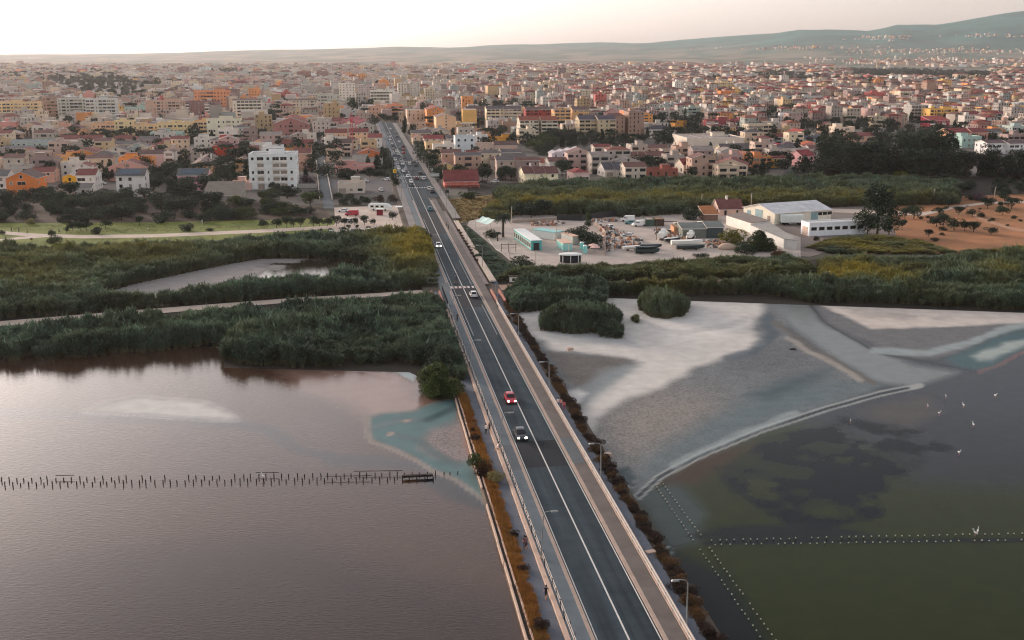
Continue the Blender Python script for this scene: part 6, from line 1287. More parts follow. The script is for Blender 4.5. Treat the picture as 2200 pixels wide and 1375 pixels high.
belt('E', [(250, 700), (1400, 690), (2250, 730), (2250, 700), (1300, 660), (300, 660)], 60, (6, 10), ['dark', 'brown'], ['bush'], 'low dark undergrowth bush at the foot of the wood', 'undergrowth of the dark wood', (1.2, 1.8))
T('E', 1030, 725, 620, 'bush', 'yellow', 1.2, 'bright yellow bush at the foot of the dark wood', var=1)
belt('E', [(1080, 930), (1100, 780), (1500, 760), (1700, 790), (2200, 770), (2300, 880), (1900, 920), (1500, 920)], 34, (4.5, 6.5), ['dark'], ['round', 'bush'], 'dark bush in the thicket above the red field lane', 'thicket above the red field')
T('E', 1770, 930, 830, 'bush', 'purple', 1.3, 'greyish leafless bush in the thicket', var=1)
T('U', 960, 340, -80, 'tall', 'dark', 1.15, 'large dark eucalyptus beside the low white building', var=3); T('U', 1060, 330, 60, 'tall', 'dark', 1.0, 'second eucalyptus right of the large one', var=1); T('U', 880, 330, 130, 'round', 'dark', 1.0, 'dark tree in front of the large eucalyptus')
T('U', 1170, 290, 190, 'round', 'dark', 1.2, 'dark tree right of the eucalyptus pair')
for i, (x, yb, yt) in enumerate([(1270, 200, 85), (1195, 195, 110), (1565, 95, 22), (1485, 170, 105), (1650, 165, 95), (1765, 180, 118), (1895, 110, 20), (2095, 115, 15), (2020, 165, 80), (1460, 265, 165), (1520, 255, 150), (1610, 295, 185), (1700, 300, 220), (1775, 310, 220), (1395, 350, 290), (1920, 335, 268), (2000, 95, 50)]):
    T('U', x, yb, yt-12, 'round', 'dark', 1.55, 'carob like round tree standing on the red earth field, %s from the left' % NUMW[sorted([1270, 1195, 1565, 1485, 1650, 1765, 1895, 2095, 2020, 1460, 1520, 1610, 1700, 1775, 1395, 1920, 2000]).index(x)], group='round trees on the red field')
for i, (x, yb, yt) in enumerate([(1328, 200, 168), (1388, 192, 162), (1540, 115, 85), (1430, 135, 118), (1845, 180, 135), (1930, 212, 182), (1905, 220, 203), (2110, 195, 160), (2170, 218, 195), (2062, 258, 238), (1450, 385, 345), (1510, 335, 308), (1515, 295, 255), (1340, 395, 370), (1825, 118, 100)]):
    T('U', x, yb, yt, 'bush', 'dark', 1.5, 'low dark bush on the red earth field, %s from the left' % NUMW[sorted([1328, 1388, 1540, 1430, 1845, 1930, 1905, 2110, 2170, 2062, 1450, 1510, 1515, 1340, 1825]).index(x)], group='low bushes on the red field')
T('U', 540, 415, 355, 'bush', 'green', 1.2, 'green bush in the golden scrub'); T('U', 440, 380, 335, 'bush', 'brown', 1.2, 'dark bush at the corner of the low white building')
# yard trees
T('Y', 555, 385, 55, 'palm', 'olive', .85, 'tall thick palm tree at the yard gate'); T('Y', 430, 390, 275, 'bush', 'dark', 1.5, 'dark bush mass around the foot of the palm', var=0); T('Y', 490, 430, 300, 'palm', 'dark', 1.2, 'small palm growing in the bush by the big palm')
T('Y', 790, 740, 575, 'bush', 'dark', 1.5, 'dark round bush on the island of the yard drive', var=2)
T('Y', 1590, 500, 290, 'bush', 'dark', 1.35, 'large dark rounded tree in the middle of the yard', var=3); T('Y', 1390, 430, 240, 'bush', 'dark', 1.4, 'dark tree left of the large rounded one', var=1); T('Y', 1500, 400, 220, 'bush', 'olive', 1.2, 'pale flowering shrub between the yard trees', var=2); T('Y', 1560, 260, 95, 'tall', 'green', .8, 'slim yellow green tree at the back of the yard'); T('Y', 1560, 290, 190, 'round', 'dark', 1.1, 'small dark tree under the slim yellow green tree')
T('X', 735, 270, 115, 'bush', 'dark', 1.5, 'dark rounded tree behind the green grey sheds', var=0)
T('X', 1530, 620, 380, 'bigbush', 'green', 1.35, 'large light green bush covering the white yard wall', var=2); T('X', 1230, 540, 330, 'bush', 'yellow', 1.3, 'olive yellow bush right of the green grey sheds', var=1); T('X', 1350, 650, 500, 'bush', 'dark', 1.6, 'dark green bush below the large light green one', var=2); T('X', 1720, 690, 590, 'bush', 'rust', 1.8, 'orange rust bush at the end of the white yard wall', var=0); T('X', 870, 700, 640, 'bush', 'dark', 2.6, 'low dark bush below the boats', var=3)
# far trees scattered through the town, one mass
m_lf = leaf_mat('leaves_far', CL(34, 42, 34), CL(64, 70, 48), .1, True, .05, CL(70, 74, 54))
FARC = proto_collection('far_crowns', [np_mesh('far_crown', *leafcloud(420, .105, crown_shape(k, np.random.default_rng(i))[0], np.random.default_rng(i+9), 1.2), m_lf) for i, k in enumerate(['round', 'round', 'pine', 'tall', 'cypress', 'bush'])])
ts = TREESPOT[(TREESPOT[:, 1] < 4300)]; ts = np.concatenate([ts[ts[:, 1] < 1100], ts[ts[:, 1] >= 1100][:2400]])
P = np.stack([ts[:, 0]+RNG.uniform(-6, 6, len(ts)), ts[:, 1]+RNG.uniform(-6, 6, len(ts)), np.zeros(len(ts))], 1)
Pc = []
for poly, n in [([(1825, 170), (1830, 152), (2130, 158), (2120, 166)], 420), ([(165, 164), (250, 160), (265, 168), (180, 170)], 120), ([(0, 172), (0, 162), (140, 166), (140, 170)], 90), ([(620, 172), (750, 168), (750, 172), (640, 175)], 40), ([(1480, 133), (1800, 130), (1820, 138), (1480, 141)], 200), ([(1900, 136), (2200, 140), (2200, 146), (1900, 142)], 90), ([(250, 225), (330, 205), (390, 206), (380, 222), (300, 240)], 30), ([(1020, 215), (1070, 212), (1080, 218), (1030, 222)], 16), ([(1620, 172), (1740, 170), (1745, 176), (1630, 177)], 40), ([(1810, 180), (1850, 174), (1855, 180)], 24), ([(690, 220), (760, 215), (770, 240), (720, 245)], 14)]:
    q = poly_points(gpoly(poly), .02); q = q[RNG.permutation(len(q))[:n]]; Pc.append(np.concatenate([q, np.zeros((len(q), 1))], 1))
P = np.concatenate([P]+Pc); hgt = RNG.uniform(6, 11, len(P))*np.where(P[:, 1] > 2000, 1.25, 1); wd_ = hgt*RNG.uniform(1.0, 1.4, len(P))
scatter('distant_trees', P, np.stack([wd_, wd_, hgt], 1), RNG.uniform(0, .6, len(P)), FARC, 'distant dark trees scattered through the hazy town', 'trees')
# ------------------------------------------------------------------ yards, sheds, industrial buildings
def corner3(zone, L_, Cc, R_, ytop_c):
    pL, pC, pR = ZG(zone, *L_), ZG(zone, *Cc), ZG(zone, *R_); wv = pR-pC; rot = math.atan2(wv.y, wv.x); dv = pL-pC; wd = wv.length; dp = abs(-math.sin(rot)*dv.x+math.cos(rot)*dv.y); h = height_at(pC.x, pC.y, zx(zone, 0, ytop_c)[1])
    return (pC+pR)/2, wd, dp, h, rot
def corr(name, c, rough=.5): 
    m = mat(name, CW(*c), rough, .08, .3); return m
loc, wd, dp, h, rot = corner3('D', (1412, 1085), (1600, 1158), (2132, 1118), 1052)
r = house(loc, wd, dp, h, rot, 'gableS', (238, 220, 204), (244, 242, 240), 'large white gabled warehouse with grey doors behind the boat yard', 'warehouse', detail=0, pitch=2.3/(dp/2), tile=False)
def panel(r, x, y, z, w_, hh, m, name='door', rz=0):
    b = MB(); b.box(0, 0, 0, w_, .12, hh); o = ob(name, b.mesh(name, m), r, (x, y, z), rz); return o
m_doorb = mat('door_blue_grey', CW(136, 164, 168), .6)
panel(r, wd*.2, -.02, 0, 3.2, 3.6, m_doorb)
for i in range(3): ob('window', win_mesh(2.2, 1.1), r, (wd*(.3+.085*i), 0, h*.58))
panel(r, -wd/2-.02, dp*.5, 0, 4.2, 4.4, m_doorb, rz=-math.pi/2); panel(r, -wd/2-.02, dp*.82, 0, 2.2, 3.4, m_doorb, rz=-math.pi/2); panel(r, -wd/2-.02, dp*.18, .8, 1.6, 2.0, mat('louvre', CW(150, 136, 124), .8), 'vent', rz=-math.pi/2)
loc, wd, dp, h, rot = corner3('U', (292, 325), (385, 346), (858, 325), 238)
r = house(loc, wd, dp, h, rot, 'flat', (244, 242, 238), (236, 232, 226), 'long low white building with seven windows', 'building', detail=0, para=.3)
for i in range(7): ob('window', win_mesh(2.0, 1.1), r, (-wd*.42+wd*.138*i, 0, h*.45))
panel(r, -wd/2-.02, dp*.5, 0, 3.4, 3.0, mat('door_beige', CW(196, 172, 158), .7), rz=-math.pi/2)
# white yard wall buildings in front of the big warehouse
def slab(zone, base, hgt, name, label, cat, wall, roof):
    P = [ZG(zone, *p) for p in base]; b = MB(); ctr = sum(P, Vector())/len(P); n = len(P)
    area = sum(P[i].x*P[(i+1) % n].y-P[(i+1) % n].x*P[i].y for i in range(n))
    if area < 0: P.reverse()
    L = [p-ctr for p in P]; r = empty(name, ctr); tag(r, label, cat)
    for i in range(n): p, q = L[i], L[(i+1) % n]; b.face([(p.x, p.y, 0), (q.x, q.y, 0), (q.x, q.y, hgt), (p.x, p.y, hgt)])
    ob('wall', b.mesh('wall', wallm(wall)), r); b = MB(); b.face([(p.x*1.01, p.y*1.01, hgt+.12) for p in L])
    for i in range(n): p, q = L[i], L[(i+1) % n]; b.face([(p.x*1.01, p.y*1.01, hgt-.05), (q.x*1.01, q.y*1.01, hgt-.05), (q.x*1.01, q.y*1.01, hgt+.12), (p.x*1.01, p.y*1.01, hgt+.12)])
    ob('roof', b.mesh('roof', roofm(roof, False)), r); return r
slab('X', [(1150, 330), (1420, 420), (1640, 395), (1330, 290)], 3.4, 'long_shed', 'long white walled shed with flat brownish roof left of the apron', 'shed', (226, 220, 212), (156, 140, 130))
slab('X', [(1420, 430), (1800, 600), (1945, 610), (1640, 400)], 3.0, 'long_shed', 'long pale shed with light concrete roof along the apron', 'shed', (206, 206, 202), (178, 172, 164))
B('X', 1075, 1345, 225, 208, 11, 6, 'gableS', (226, 190, 174), (136, 82, 78), 'low house with maroon roof behind the boat yard', pitch=.55, chim=1, detail=1)
B('X', 905, 1060, 285, 235, 8, 6, 'shed', (120, 96, 84), (190, 124, 78), 'open lean-to with rusty orange roof', 'shed', pitch=.25, detail=0, tile=False)
B('X', 660, 935, 480, 375, 13, 4, 'gableS', (110, 116, 110), (128, 134, 128), 'green grey open shed with wide metal roof', 'shed', pitch=.16, detail=0, tile=False)
B('X', 940, 1120, 480, 360, 13, 4, 'gableS', (66, 78, 80), (132, 138, 132), 'dark walled shed joined to the green grey shed', 'shed', pitch=.16, detail=0, tile=False)
B('X', 565, 680, 440, 380, 6, 4, 'flat', (196, 146, 110), (206, 140, 96), 'rusty orange hut left of the green grey shed', 'shed', detail=0, para=.15)
B('X', 245, 345, 350, 285, 6, 4, 'flat', (70, 88, 80), (186, 168, 152), 'dark green container hut in the yard', 'shed', detail=0, para=.1)
B('X', 352, 455, 345, 290, 5, 4, 'flat', (84, 64, 54), (176, 136, 112), 'brown open hut beside the dark green container', 'shed', detail=0, para=.1)
# crab-yard offices and boxes
m_teal = mat('teal_panel', CW(86, 164, 164), .5, .08, .5); m_wpan = mat('white_panel', CW(232, 232, 228), .5, .05, .5)
def longbox(zone, L_, Cc, R_, h, name, label, cat, body, roofc, win=0, wm=None):
    loc, wd, dp, _, rot = corner3(zone, L_, Cc, R_, Cc[1]-10); r = empty(name, loc, rot); tag(r, label, cat)
    b = MB(); b.box(0, dp/2, .15, wd, dp, h-.15); ob('body', b.mesh('body', body), r); b = MB(); b.box(0, dp/2, h, wd+.25, dp+.25, .16); ob('roof', b.mesh('roof', roofc), r)
    for i in range(win):
        ob('window', win_mesh(1.6, 1.6), r, (-wd/2, dp*(i+.5)/win, .8), -math.pi/2)
    b = MB(); b.box(0, -.02, .2, wd*.55, .1, h*.7); ob('door', b.mesh('door', wm or m_glass), r); return r
longbox('Y', (752, 400), (885, 545), (1012, 540), 3.2, 'site_cabin', 'long white and teal site cabin with glazed side', 'cabin', m_teal, m_wpan, 9)
longbox('Y', (1085, 352), (1165, 425), (1275, 405), 2.6, 'site_cabin', 'white site cabin with pale teal roof', 'cabin', m_wpan, mat('pale_teal_roof', CW(140, 196, 194), .5), 0, m_wpan)
longbox('Y', (1232, 500), (1262, 552), (1370, 548), 2.5, 'storage_container', 'pale teal container with rusty top', 'container', mat('pale_teal', CW(150, 206, 202), .5, .1, .6), mat('rusty_top', CW(214, 178, 158), .8), 0, mat('pale_teal', CW(150, 206, 202)))
longbox('Y', (1325, 430), (1375, 478), (1445, 472), 2.8, 'storage_container', 'grey white container with brown top beside the yard trees', 'container', mat('grey_panel', CW(186, 190, 184), .6, .1, .6), mat('rusty_top', CW(214, 178, 158)), 0, mat('grey_panel', CW(186, 190, 184)))
for x0, lb in ((1460, 'left'), (1500, 'right')):
    p = ZG('Y', x0+25, 570 if x0 > 1480 else 530); r = empty('portable_toilet', p, .1); tag(r, 'turquoise portable toilet, %s one of the two' % lb, 'toilet', 'portable toilets'); b = MB(); b.box(0, 0, 0, 1.15, 1.15, 2.2); ob('body', b.mesh('body', mat('turquoise_plastic', CW(120, 206, 204), .4)), r)
    b = MB(); b.box(0, 0, 2.2, 1.2, 1.2, .25, tx=.7, ty=.7); ob('roof', b.mesh('roof', m_wpan), r); b = MB(); b.box(0, -.58, .1, .8, .06, 1.9); ob('door', b.mesh('door', mat('turquoise_door', CW(150, 218, 214), .4)), r)
# marquee, tents, round tables
def tent(zone, x, y, w_, d_, h, label, m, rz=0, ridge=True):
    p = ZG(zone, x, y); r = empty('tent', p, rz); tag(r, label, 'tent'); b = MB()
    if ridge:
        ro = []; n = 8
        for i in range(n+1):
            f = i/n; yy = -d_/2+d_*f; sag = .35*abs(math.sin(f*math.pi*2)); ro.append([(-w_/2, yy, h*.6), (-w_/4, yy, h*.72-sag*.5), (0, yy, h-sag), (w_/4, yy, h*.72-sag*.5), (w_/2, yy, h*.6)])
        for i in range(n):
            for j in range(4): b.face([ro[i][j], ro[i][j+1], ro[i+1][j+1], ro[i+1][j]])
    else:
        c = [(-w_/2, -d_/2, h*.5), (w_/2, -d_/2, h*.5), (w_/2, d_/2, h*.5), (-w_/2, d_/2, h*.5)]; k = .35; mi = [(x_*k, y_*k, h*.62) for x_, y_, z_ in c]
        for i in range(4): b.face([c[i], c[(i+1) % 4], mi[(i+1) % 4], mi[i]]); b.face([mi[i], mi[(i+1) % 4], (0, 0, h)])
    ob('canopy', b.mesh('canopy', m), r)
    for sx in (-1, 1):
        for sy in (-1, 1): b = MB(); b.tube([(sx*w_/2*.96, sy*d_/2*.96, 0), (sx*w_/2*.96, sy*d_/2*.96, h*(.58 if ridge else .5))], .06, 5); ob('pole', b.mesh('pole', m_metal), r)
tent('Y', 385, 290, 6, 9, 4.2, 'pale aqua marquee at the yard gate', mat('canvas_aqua', CW(196, 222, 218), .8), .5)
tent('C', 1903, 470, 5, 5, 4.5, 'white pointed tent, left of the pair', mat('canvas_white', CW(230, 222, 214), .8), .1, False); tent('C', 1985, 465, 5, 5, 4.5, 'white pointed tent, right of the pair', mat('canvas_white', CW(230, 222, 214)), .1, False)
p = ZG('Y', 1350, 680); r = empty('round_pavilion', p); tag(r, 'white glazed pavilion with rounded flat roof at the yard front', 'pavilion'); b = MB()
for zz, rr2, hh in ((2.4, 1.0, .3),):
    rg = [[(3.4*math.cos(t*.3927)*k, 1.9*math.sin(t*.3927)*k, z) for t in range(16)] for z, k in ((2.3, 1.0), (2.3, 1.02), (2.55, 1.02), (2.75, .8))]; b.loft(rg)
ob('roof', b.mesh('roof', m_wpan), r); b = MB(); b.loft([[(3.1*math.cos(t*.3927), 1.65*math.sin(t*.3927), z) for t in range(16)] for z in (.1, 2.3)]); ob('glazing', b.mesh('glazing', m_glass), r)
for t in range(8): b = MB(); b.tube([(3.2*math.cos(t*.785), 1.75*math.sin(t*.785), 0), (3.2*math.cos(t*.785), 1.75*math.sin(t*.785), 2.35)], .09, 5); ob('column', b.mesh('column', m_wpan), r)
for i, (x, y) in enumerate([(1620, 535), (1640, 560)]):
    p = ZG('Y', x, y+15); r = empty('parasol', p); tag(r, 'pale pink parasol, %s of two' % ('rear' if i == 0 else 'front'), 'parasol', 'parasols in the yard'); b = MB(); rg = [[(k*math.cos(t*.524), k*math.sin(t*.524), z) for t in range(12)] for z, k in ((1.9, 1.6), (2.0, 1.55), (2.5, .06))]; b.loft(rg); ob('canopy', b.mesh('canopy', mat('canvas_pink', CW(226, 186, 178), .8)), r); b = MB(); b.tube([(0, 0, 0), (0, 0, 2.4)], .05, 5); ob('pole', b.mesh('pole', m_metal), r)
# pergola frames and fence posts in the yard
def frame_thing(zone, x, y, w_, h, n, label):
    p = ZG(zone, x, y); r = empty('wooden_frame', p, .1); tag(r, label, 'frame')
    for i in range(n): b = MB(); b.tube([(-w_/2+w_*i/(n-1), 0, 0), (-w_/2+w_*i/(n-1), 0, h)], .09, 5); ob('post', b.mesh('post', m_bark), r)
    for z in (h*.45, h*.85): b = MB(); b.box(0, 0, z, w_+.4, .12, .12); ob('beam', b.mesh('beam', m_bark), r)
frame_thing('Y', 620, 560, 4.5, 2.8, 3, 'dark wooden pergola frame on the drive island'); frame_thing('Y', 720, 720, 3.6, 2.6, 3, 'pale wooden frame before the round bush')
# low walls round the yards
def wall_line(pts, zone, h, t, label, colr, name='yard_wall'):
    P = [ZG(zone, *q) for q in pts]; r = empty(name, P[0]); tag(r, label, 'wall')
    for a, c in zip(P[:-1], P[1:]):
        d = c-a; b = MB(); b.box(0, 0, 0, d.length-.04, t, h+random.uniform(-.03, .03)); o = ob('wall_panel', b.mesh('wall_panel', wallm(colr)), r, (a+c)/2-P[0], math.atan2(d.y, d.x))
def subdiv(pts, k):
    out = []
    for a, c in zip(pts[:-1], pts[1:]):
        for i in range(k): out.append((a[0]+(c[0]-a[0])*i/k, a[1]+(c[1]-a[1])*i/k))
    return out+[pts[-1]]
wall_line(subdiv([(1190, 180), (1480, 190), (1760, 150), (2100, 115)], 6), 'Y', 2.2, .25, 'dark fence wall at the back of the boat yard', (54, 54, 56), 'yard_fence')
wall_line(subdiv([(660, 215), (850, 205), (1190, 190)], 5), 'Y', 1.2, .3, 'low stone wall at the back of the cabin yard', (160, 146, 134))
wall_line(subdiv([(1640, 240), (1760, 350), (1760, 600)], 4), 'Y', 1.4, .25, 'low wall dividing the cabin yard from the boat yard', (170, 150, 140))
wall_line(subdiv([(1300, 160), (1480, 170), (1590, 180)], 4), 'X', 1.5, .25, 'pink wall behind the maroon roofed house', (206, 176, 160))
wall_line(subdiv([(860, 810), (1060, 810)], 4), 'B', 2.0, .25, 'grey garden wall right of the large white block', (160, 156, 152), 'garden_wall')
wall_line(subdiv([(1085, 925), (1062, 640), (1055, 540)], 6), 'B', 1.0, .3, 'pale wall along the left kerb of the side street', (206, 192, 184), 'street_wall'); wall_line(subdiv([(1205, 925), (1150, 640), (1130, 560)], 6), 'B', 1.0, .3, 'pale wall along the right kerb of the side street', (206, 192, 184), 'street_wall')
wall_line(subdiv([(1690, 680), (1990, 660)], 4), 'D', 1.6, .25, 'grey garden wall below the yellow house', (136, 134, 136), 'garden_wall')
b = MB()
for i in range(9): pass
# kerb stones of the yard drive
r = struct(empty('drive_kerb')); kp = [ZG('Y', *q) for q in subdiv([(385, 405), (420, 460), (470, 530), (540, 570), (620, 580), (690, 575)], 5)]
bb = MB(); bb.box(0, 0, 0, .85, .28, .22); kme = bb.mesh('kerb_stone', m_white)
for a, c in zip(kp[:-1], kp[1:]): d = c-a; ob('kerb_stone', kme, r, ((a+c)/2).to_tuple(), math.atan2(d.y, d.x))
# scrap heaps: countless odds and ends
def heap(name, zone, poly, n, label, pal, hs=(.2, 1.1)):
    Q = poly_points([tuple(ZG(zone, *p))[:2] for p in poly], 3.0); Q = Q[RNG.permutation(len(Q))[:n]]; b = MB(); ms = [mat('scrap_%d' % i, CW(*c), .8, .2, 1) for i, c in enumerate(pal)]
    for x, y in Q:
        s = random.uniform(*hs); b.box(x, y, .03, random.uniform(.3, 1.6), random.uniform(.3, 1.2), s, random.uniform(0, 3), random.randrange(len(ms)), random.uniform(.4, 1), random.uniform(.4, 1))
    stuff(ob(name, b.mesh(name, ms)), label, 'scrap')
PAL = [(206, 200, 194), (150, 110, 90), (96, 88, 84), (176, 150, 136), (196, 140, 104), (120, 130, 136), (226, 222, 218), (70, 64, 62)]
heap('scrap_heap', 'Y', [(1680, 250), (1900, 300), (2100, 400), (2200, 420), (2200, 480), (1900, 520), (1800, 560), (1760, 420)], 420, 'jumbled heaps of scrap and boat parts in the yard', PAL)
heap('rubble_heap', 'Y', [(880, 210), (1200, 200), (1280, 225), (1180, 250), (900, 250)], 170, 'rubble and planks along the back wall of the cabin yard', [(120, 92, 80), (150, 130, 116), (90, 76, 70), (186, 176, 166)], (.2, .8))
heap('stored_gear', 'X', [(340, 400), (560, 400), (700, 440), (820, 480), (700, 500), (480, 470), (360, 440)], 150, 'stored gear and crates before the sheds', PAL)
heap('stored_gear', 'X', [(900, 520), (1100, 500), (1180, 580), (950, 600)], 120, 'pale odds and ends right of the stacked boats', PAL, (.2, .8))
heap('back_store', 'Y', [(1600, 185), (1900, 180), (1900, 200), (1620, 205)], 70, 'small stored goods along the dark fence', PAL)
# boats
def boat(zone, x, y, L_, W2, H, rz, hull, deck, label, cabin=False, z0=.5, name='boat'):
    p = ZG(zone, x, y); r = empty(name, p, rz); tag(r, label, 'boat', 'boats stored in the yard'); b = MB(); rg = []; n = 10
    for i in range(n+1):
        f = i/n; wv = W2*(1-max(0, (f-.45)/.55)**2.2)*(.86+.14*min(1, f*3)); sh = H*(1+.25*f*f); xx = -L_/2+L_*f; kz = .0+.45*max(0, (f-.7)/.3)**2*H
        rg.append([(xx, -wv*.5, z0+sh), (xx, -wv*.46, z0+H*.45+kz*.5), (xx, -wv*.18, z0+kz), (xx, wv*.18, z0+kz), (xx, wv*.46, z0+H*.45+kz*.5), (xx, wv*.5, z0+sh)])
    b.loft(rg); ob('hull', b.mesh('hull', hull), r); b = MB()
    for a, c in zip(rg[:-1], rg[1:]): b.face([(a[0][0], a[0][1]*.9, a[0][2]+.02), (a[5][0], a[5][1]*.9, a[5][2]+.02), (c[5][0], c[5][1]*.9, c[5][2]+.02), (c[0][0], c[0][1]*.9, c[0][2]+.02)][::-1])
    ob('deck', b.mesh('deck', deck), r)
    if cabin: b = MB(); b.box(-L_*.05, 0, z0+H, L_*.35, W2*.6, H*.7, tx=.75, ty=.8); ob('cabin', b.mesh('cabin', m_wpan), r)
    b = MB()
    for f in (-.25, .2): b.box(L_*f, 0, 0, .3, W2*.7, z0+.25)
    ob('cradle', b.mesh('cradle', m_bark), r)
m_hd = mat('hull_dark', CW(48, 62, 62), .5, .15, .5); m_hw = mat('hull_white', CW(228, 226, 222), .4, .06, .5); m_hb = mat('hull_navy', CW(46, 50, 62), .5)
boat('X', 265, 655, 7.5, 2.3, 1.2, .05, m_hd, m_hd, 'dark green hulls stacked at the left front of the yard', z0=.2, name='stacked_boat'); boat('X', 265, 650, 7.2, 2.2, .6, .05, m_hd, m_hd, 'upturned dark hull on top of the left stack', z0=1.5, name='stacked_boat')
boat('X', 300, 600, 7, 2.1, .9, -.15, m_hb, m_hd, 'dark blue boat behind the left stack'); boat('X', 90, 620, 5.5, 2.0, .9, .2, m_hw, m_hw, 'white boat left of the dark stack')
boat('X', 750, 610, 9, 2.5, 1.1, .04, m_hd, m_hd, 'long dark green boat at the middle front of the yard', z0=.3); boat('X', 710, 580, 10, 3, 1.5, .04, m_hw, m_hw, 'long white boat behind the dark green one', z0=.6)
boat('X', 545, 530, 5.5, 2.1, 1.0, .3, m_hb, m_hw, 'navy boat beside the tall metal frame'); boat('X', 445, 500, 6, 2.6, 1.6, 1.2, m_hw, m_hw, 'white boat standing high under the metal frame', True, 1.0); boat('X', 755, 490, 6, 2.6, 1.3, 1.3, m_hw, m_hw, 'white cabin boat before the green grey shed', True, .8)
p = ZG('X', 475, 500); r = empty('gantry', p); tag(r, 'tall dark metal gantry over the white boat', 'gantry')
for x_ in (-3.2, 3.2): b = MB(); b.tube([(x_, 0, 0), (x_, 0, 6)], .1, 5); ob('leg', b.mesh('leg', m_dark), r)
b = MB(); b.box(0, 0, 5.9, 6.8, .2, .25); ob('beam', b.mesh('beam', m_dark), r)
p = ZG('X', 1160, 605); r = empty('stone_mound', p); tag(r, 'pale round boulder like mound right of the boats', 'mound'); b = MB(); b.loft([[(k*2.8*math.cos(t*.524), k*1.8*math.sin(t*.524), z) for t in range(12)] for z, k in ((0, 1), (.9, .95), (1.6, .7), (1.9, .25))]); ob('mound', b.mesh('mound', wallm((190, 166, 148)), True), r)
# box trailer and lorry at the warehouse
p = ZG('D', 1760, 1160); r = empty('box_trailer', p, .03); tag(r, 'white box trailer parked before the large warehouse', 'trailer'); b = MB(); b.box(0, 0, 1.1, 8.0, 2.5, 2.6); ob('box', b.mesh('box', mat('trailer_white', CW(206, 214, 214), .5, .08, .5)), r)
b = MB(); b.box(0, 0, .8, 8, 1.2, .3); ob('chassis', b.mesh('chassis', m_dark), r)
m_tyre = mat('tyre', C(30, 30, 32), .9)
wb = MB(); wb.tube([(0, -.14, 0), (0, .14, 0)], .34, 10); me_wheel = wb.mesh('wheel', m_tyre)
for x_ in (-2.6, -1.6, 2.8):
    for y_ in (-1.1, 1.1): ob('wheel', me_wheel, r, (x_, y_, .5), 0, 1.45)
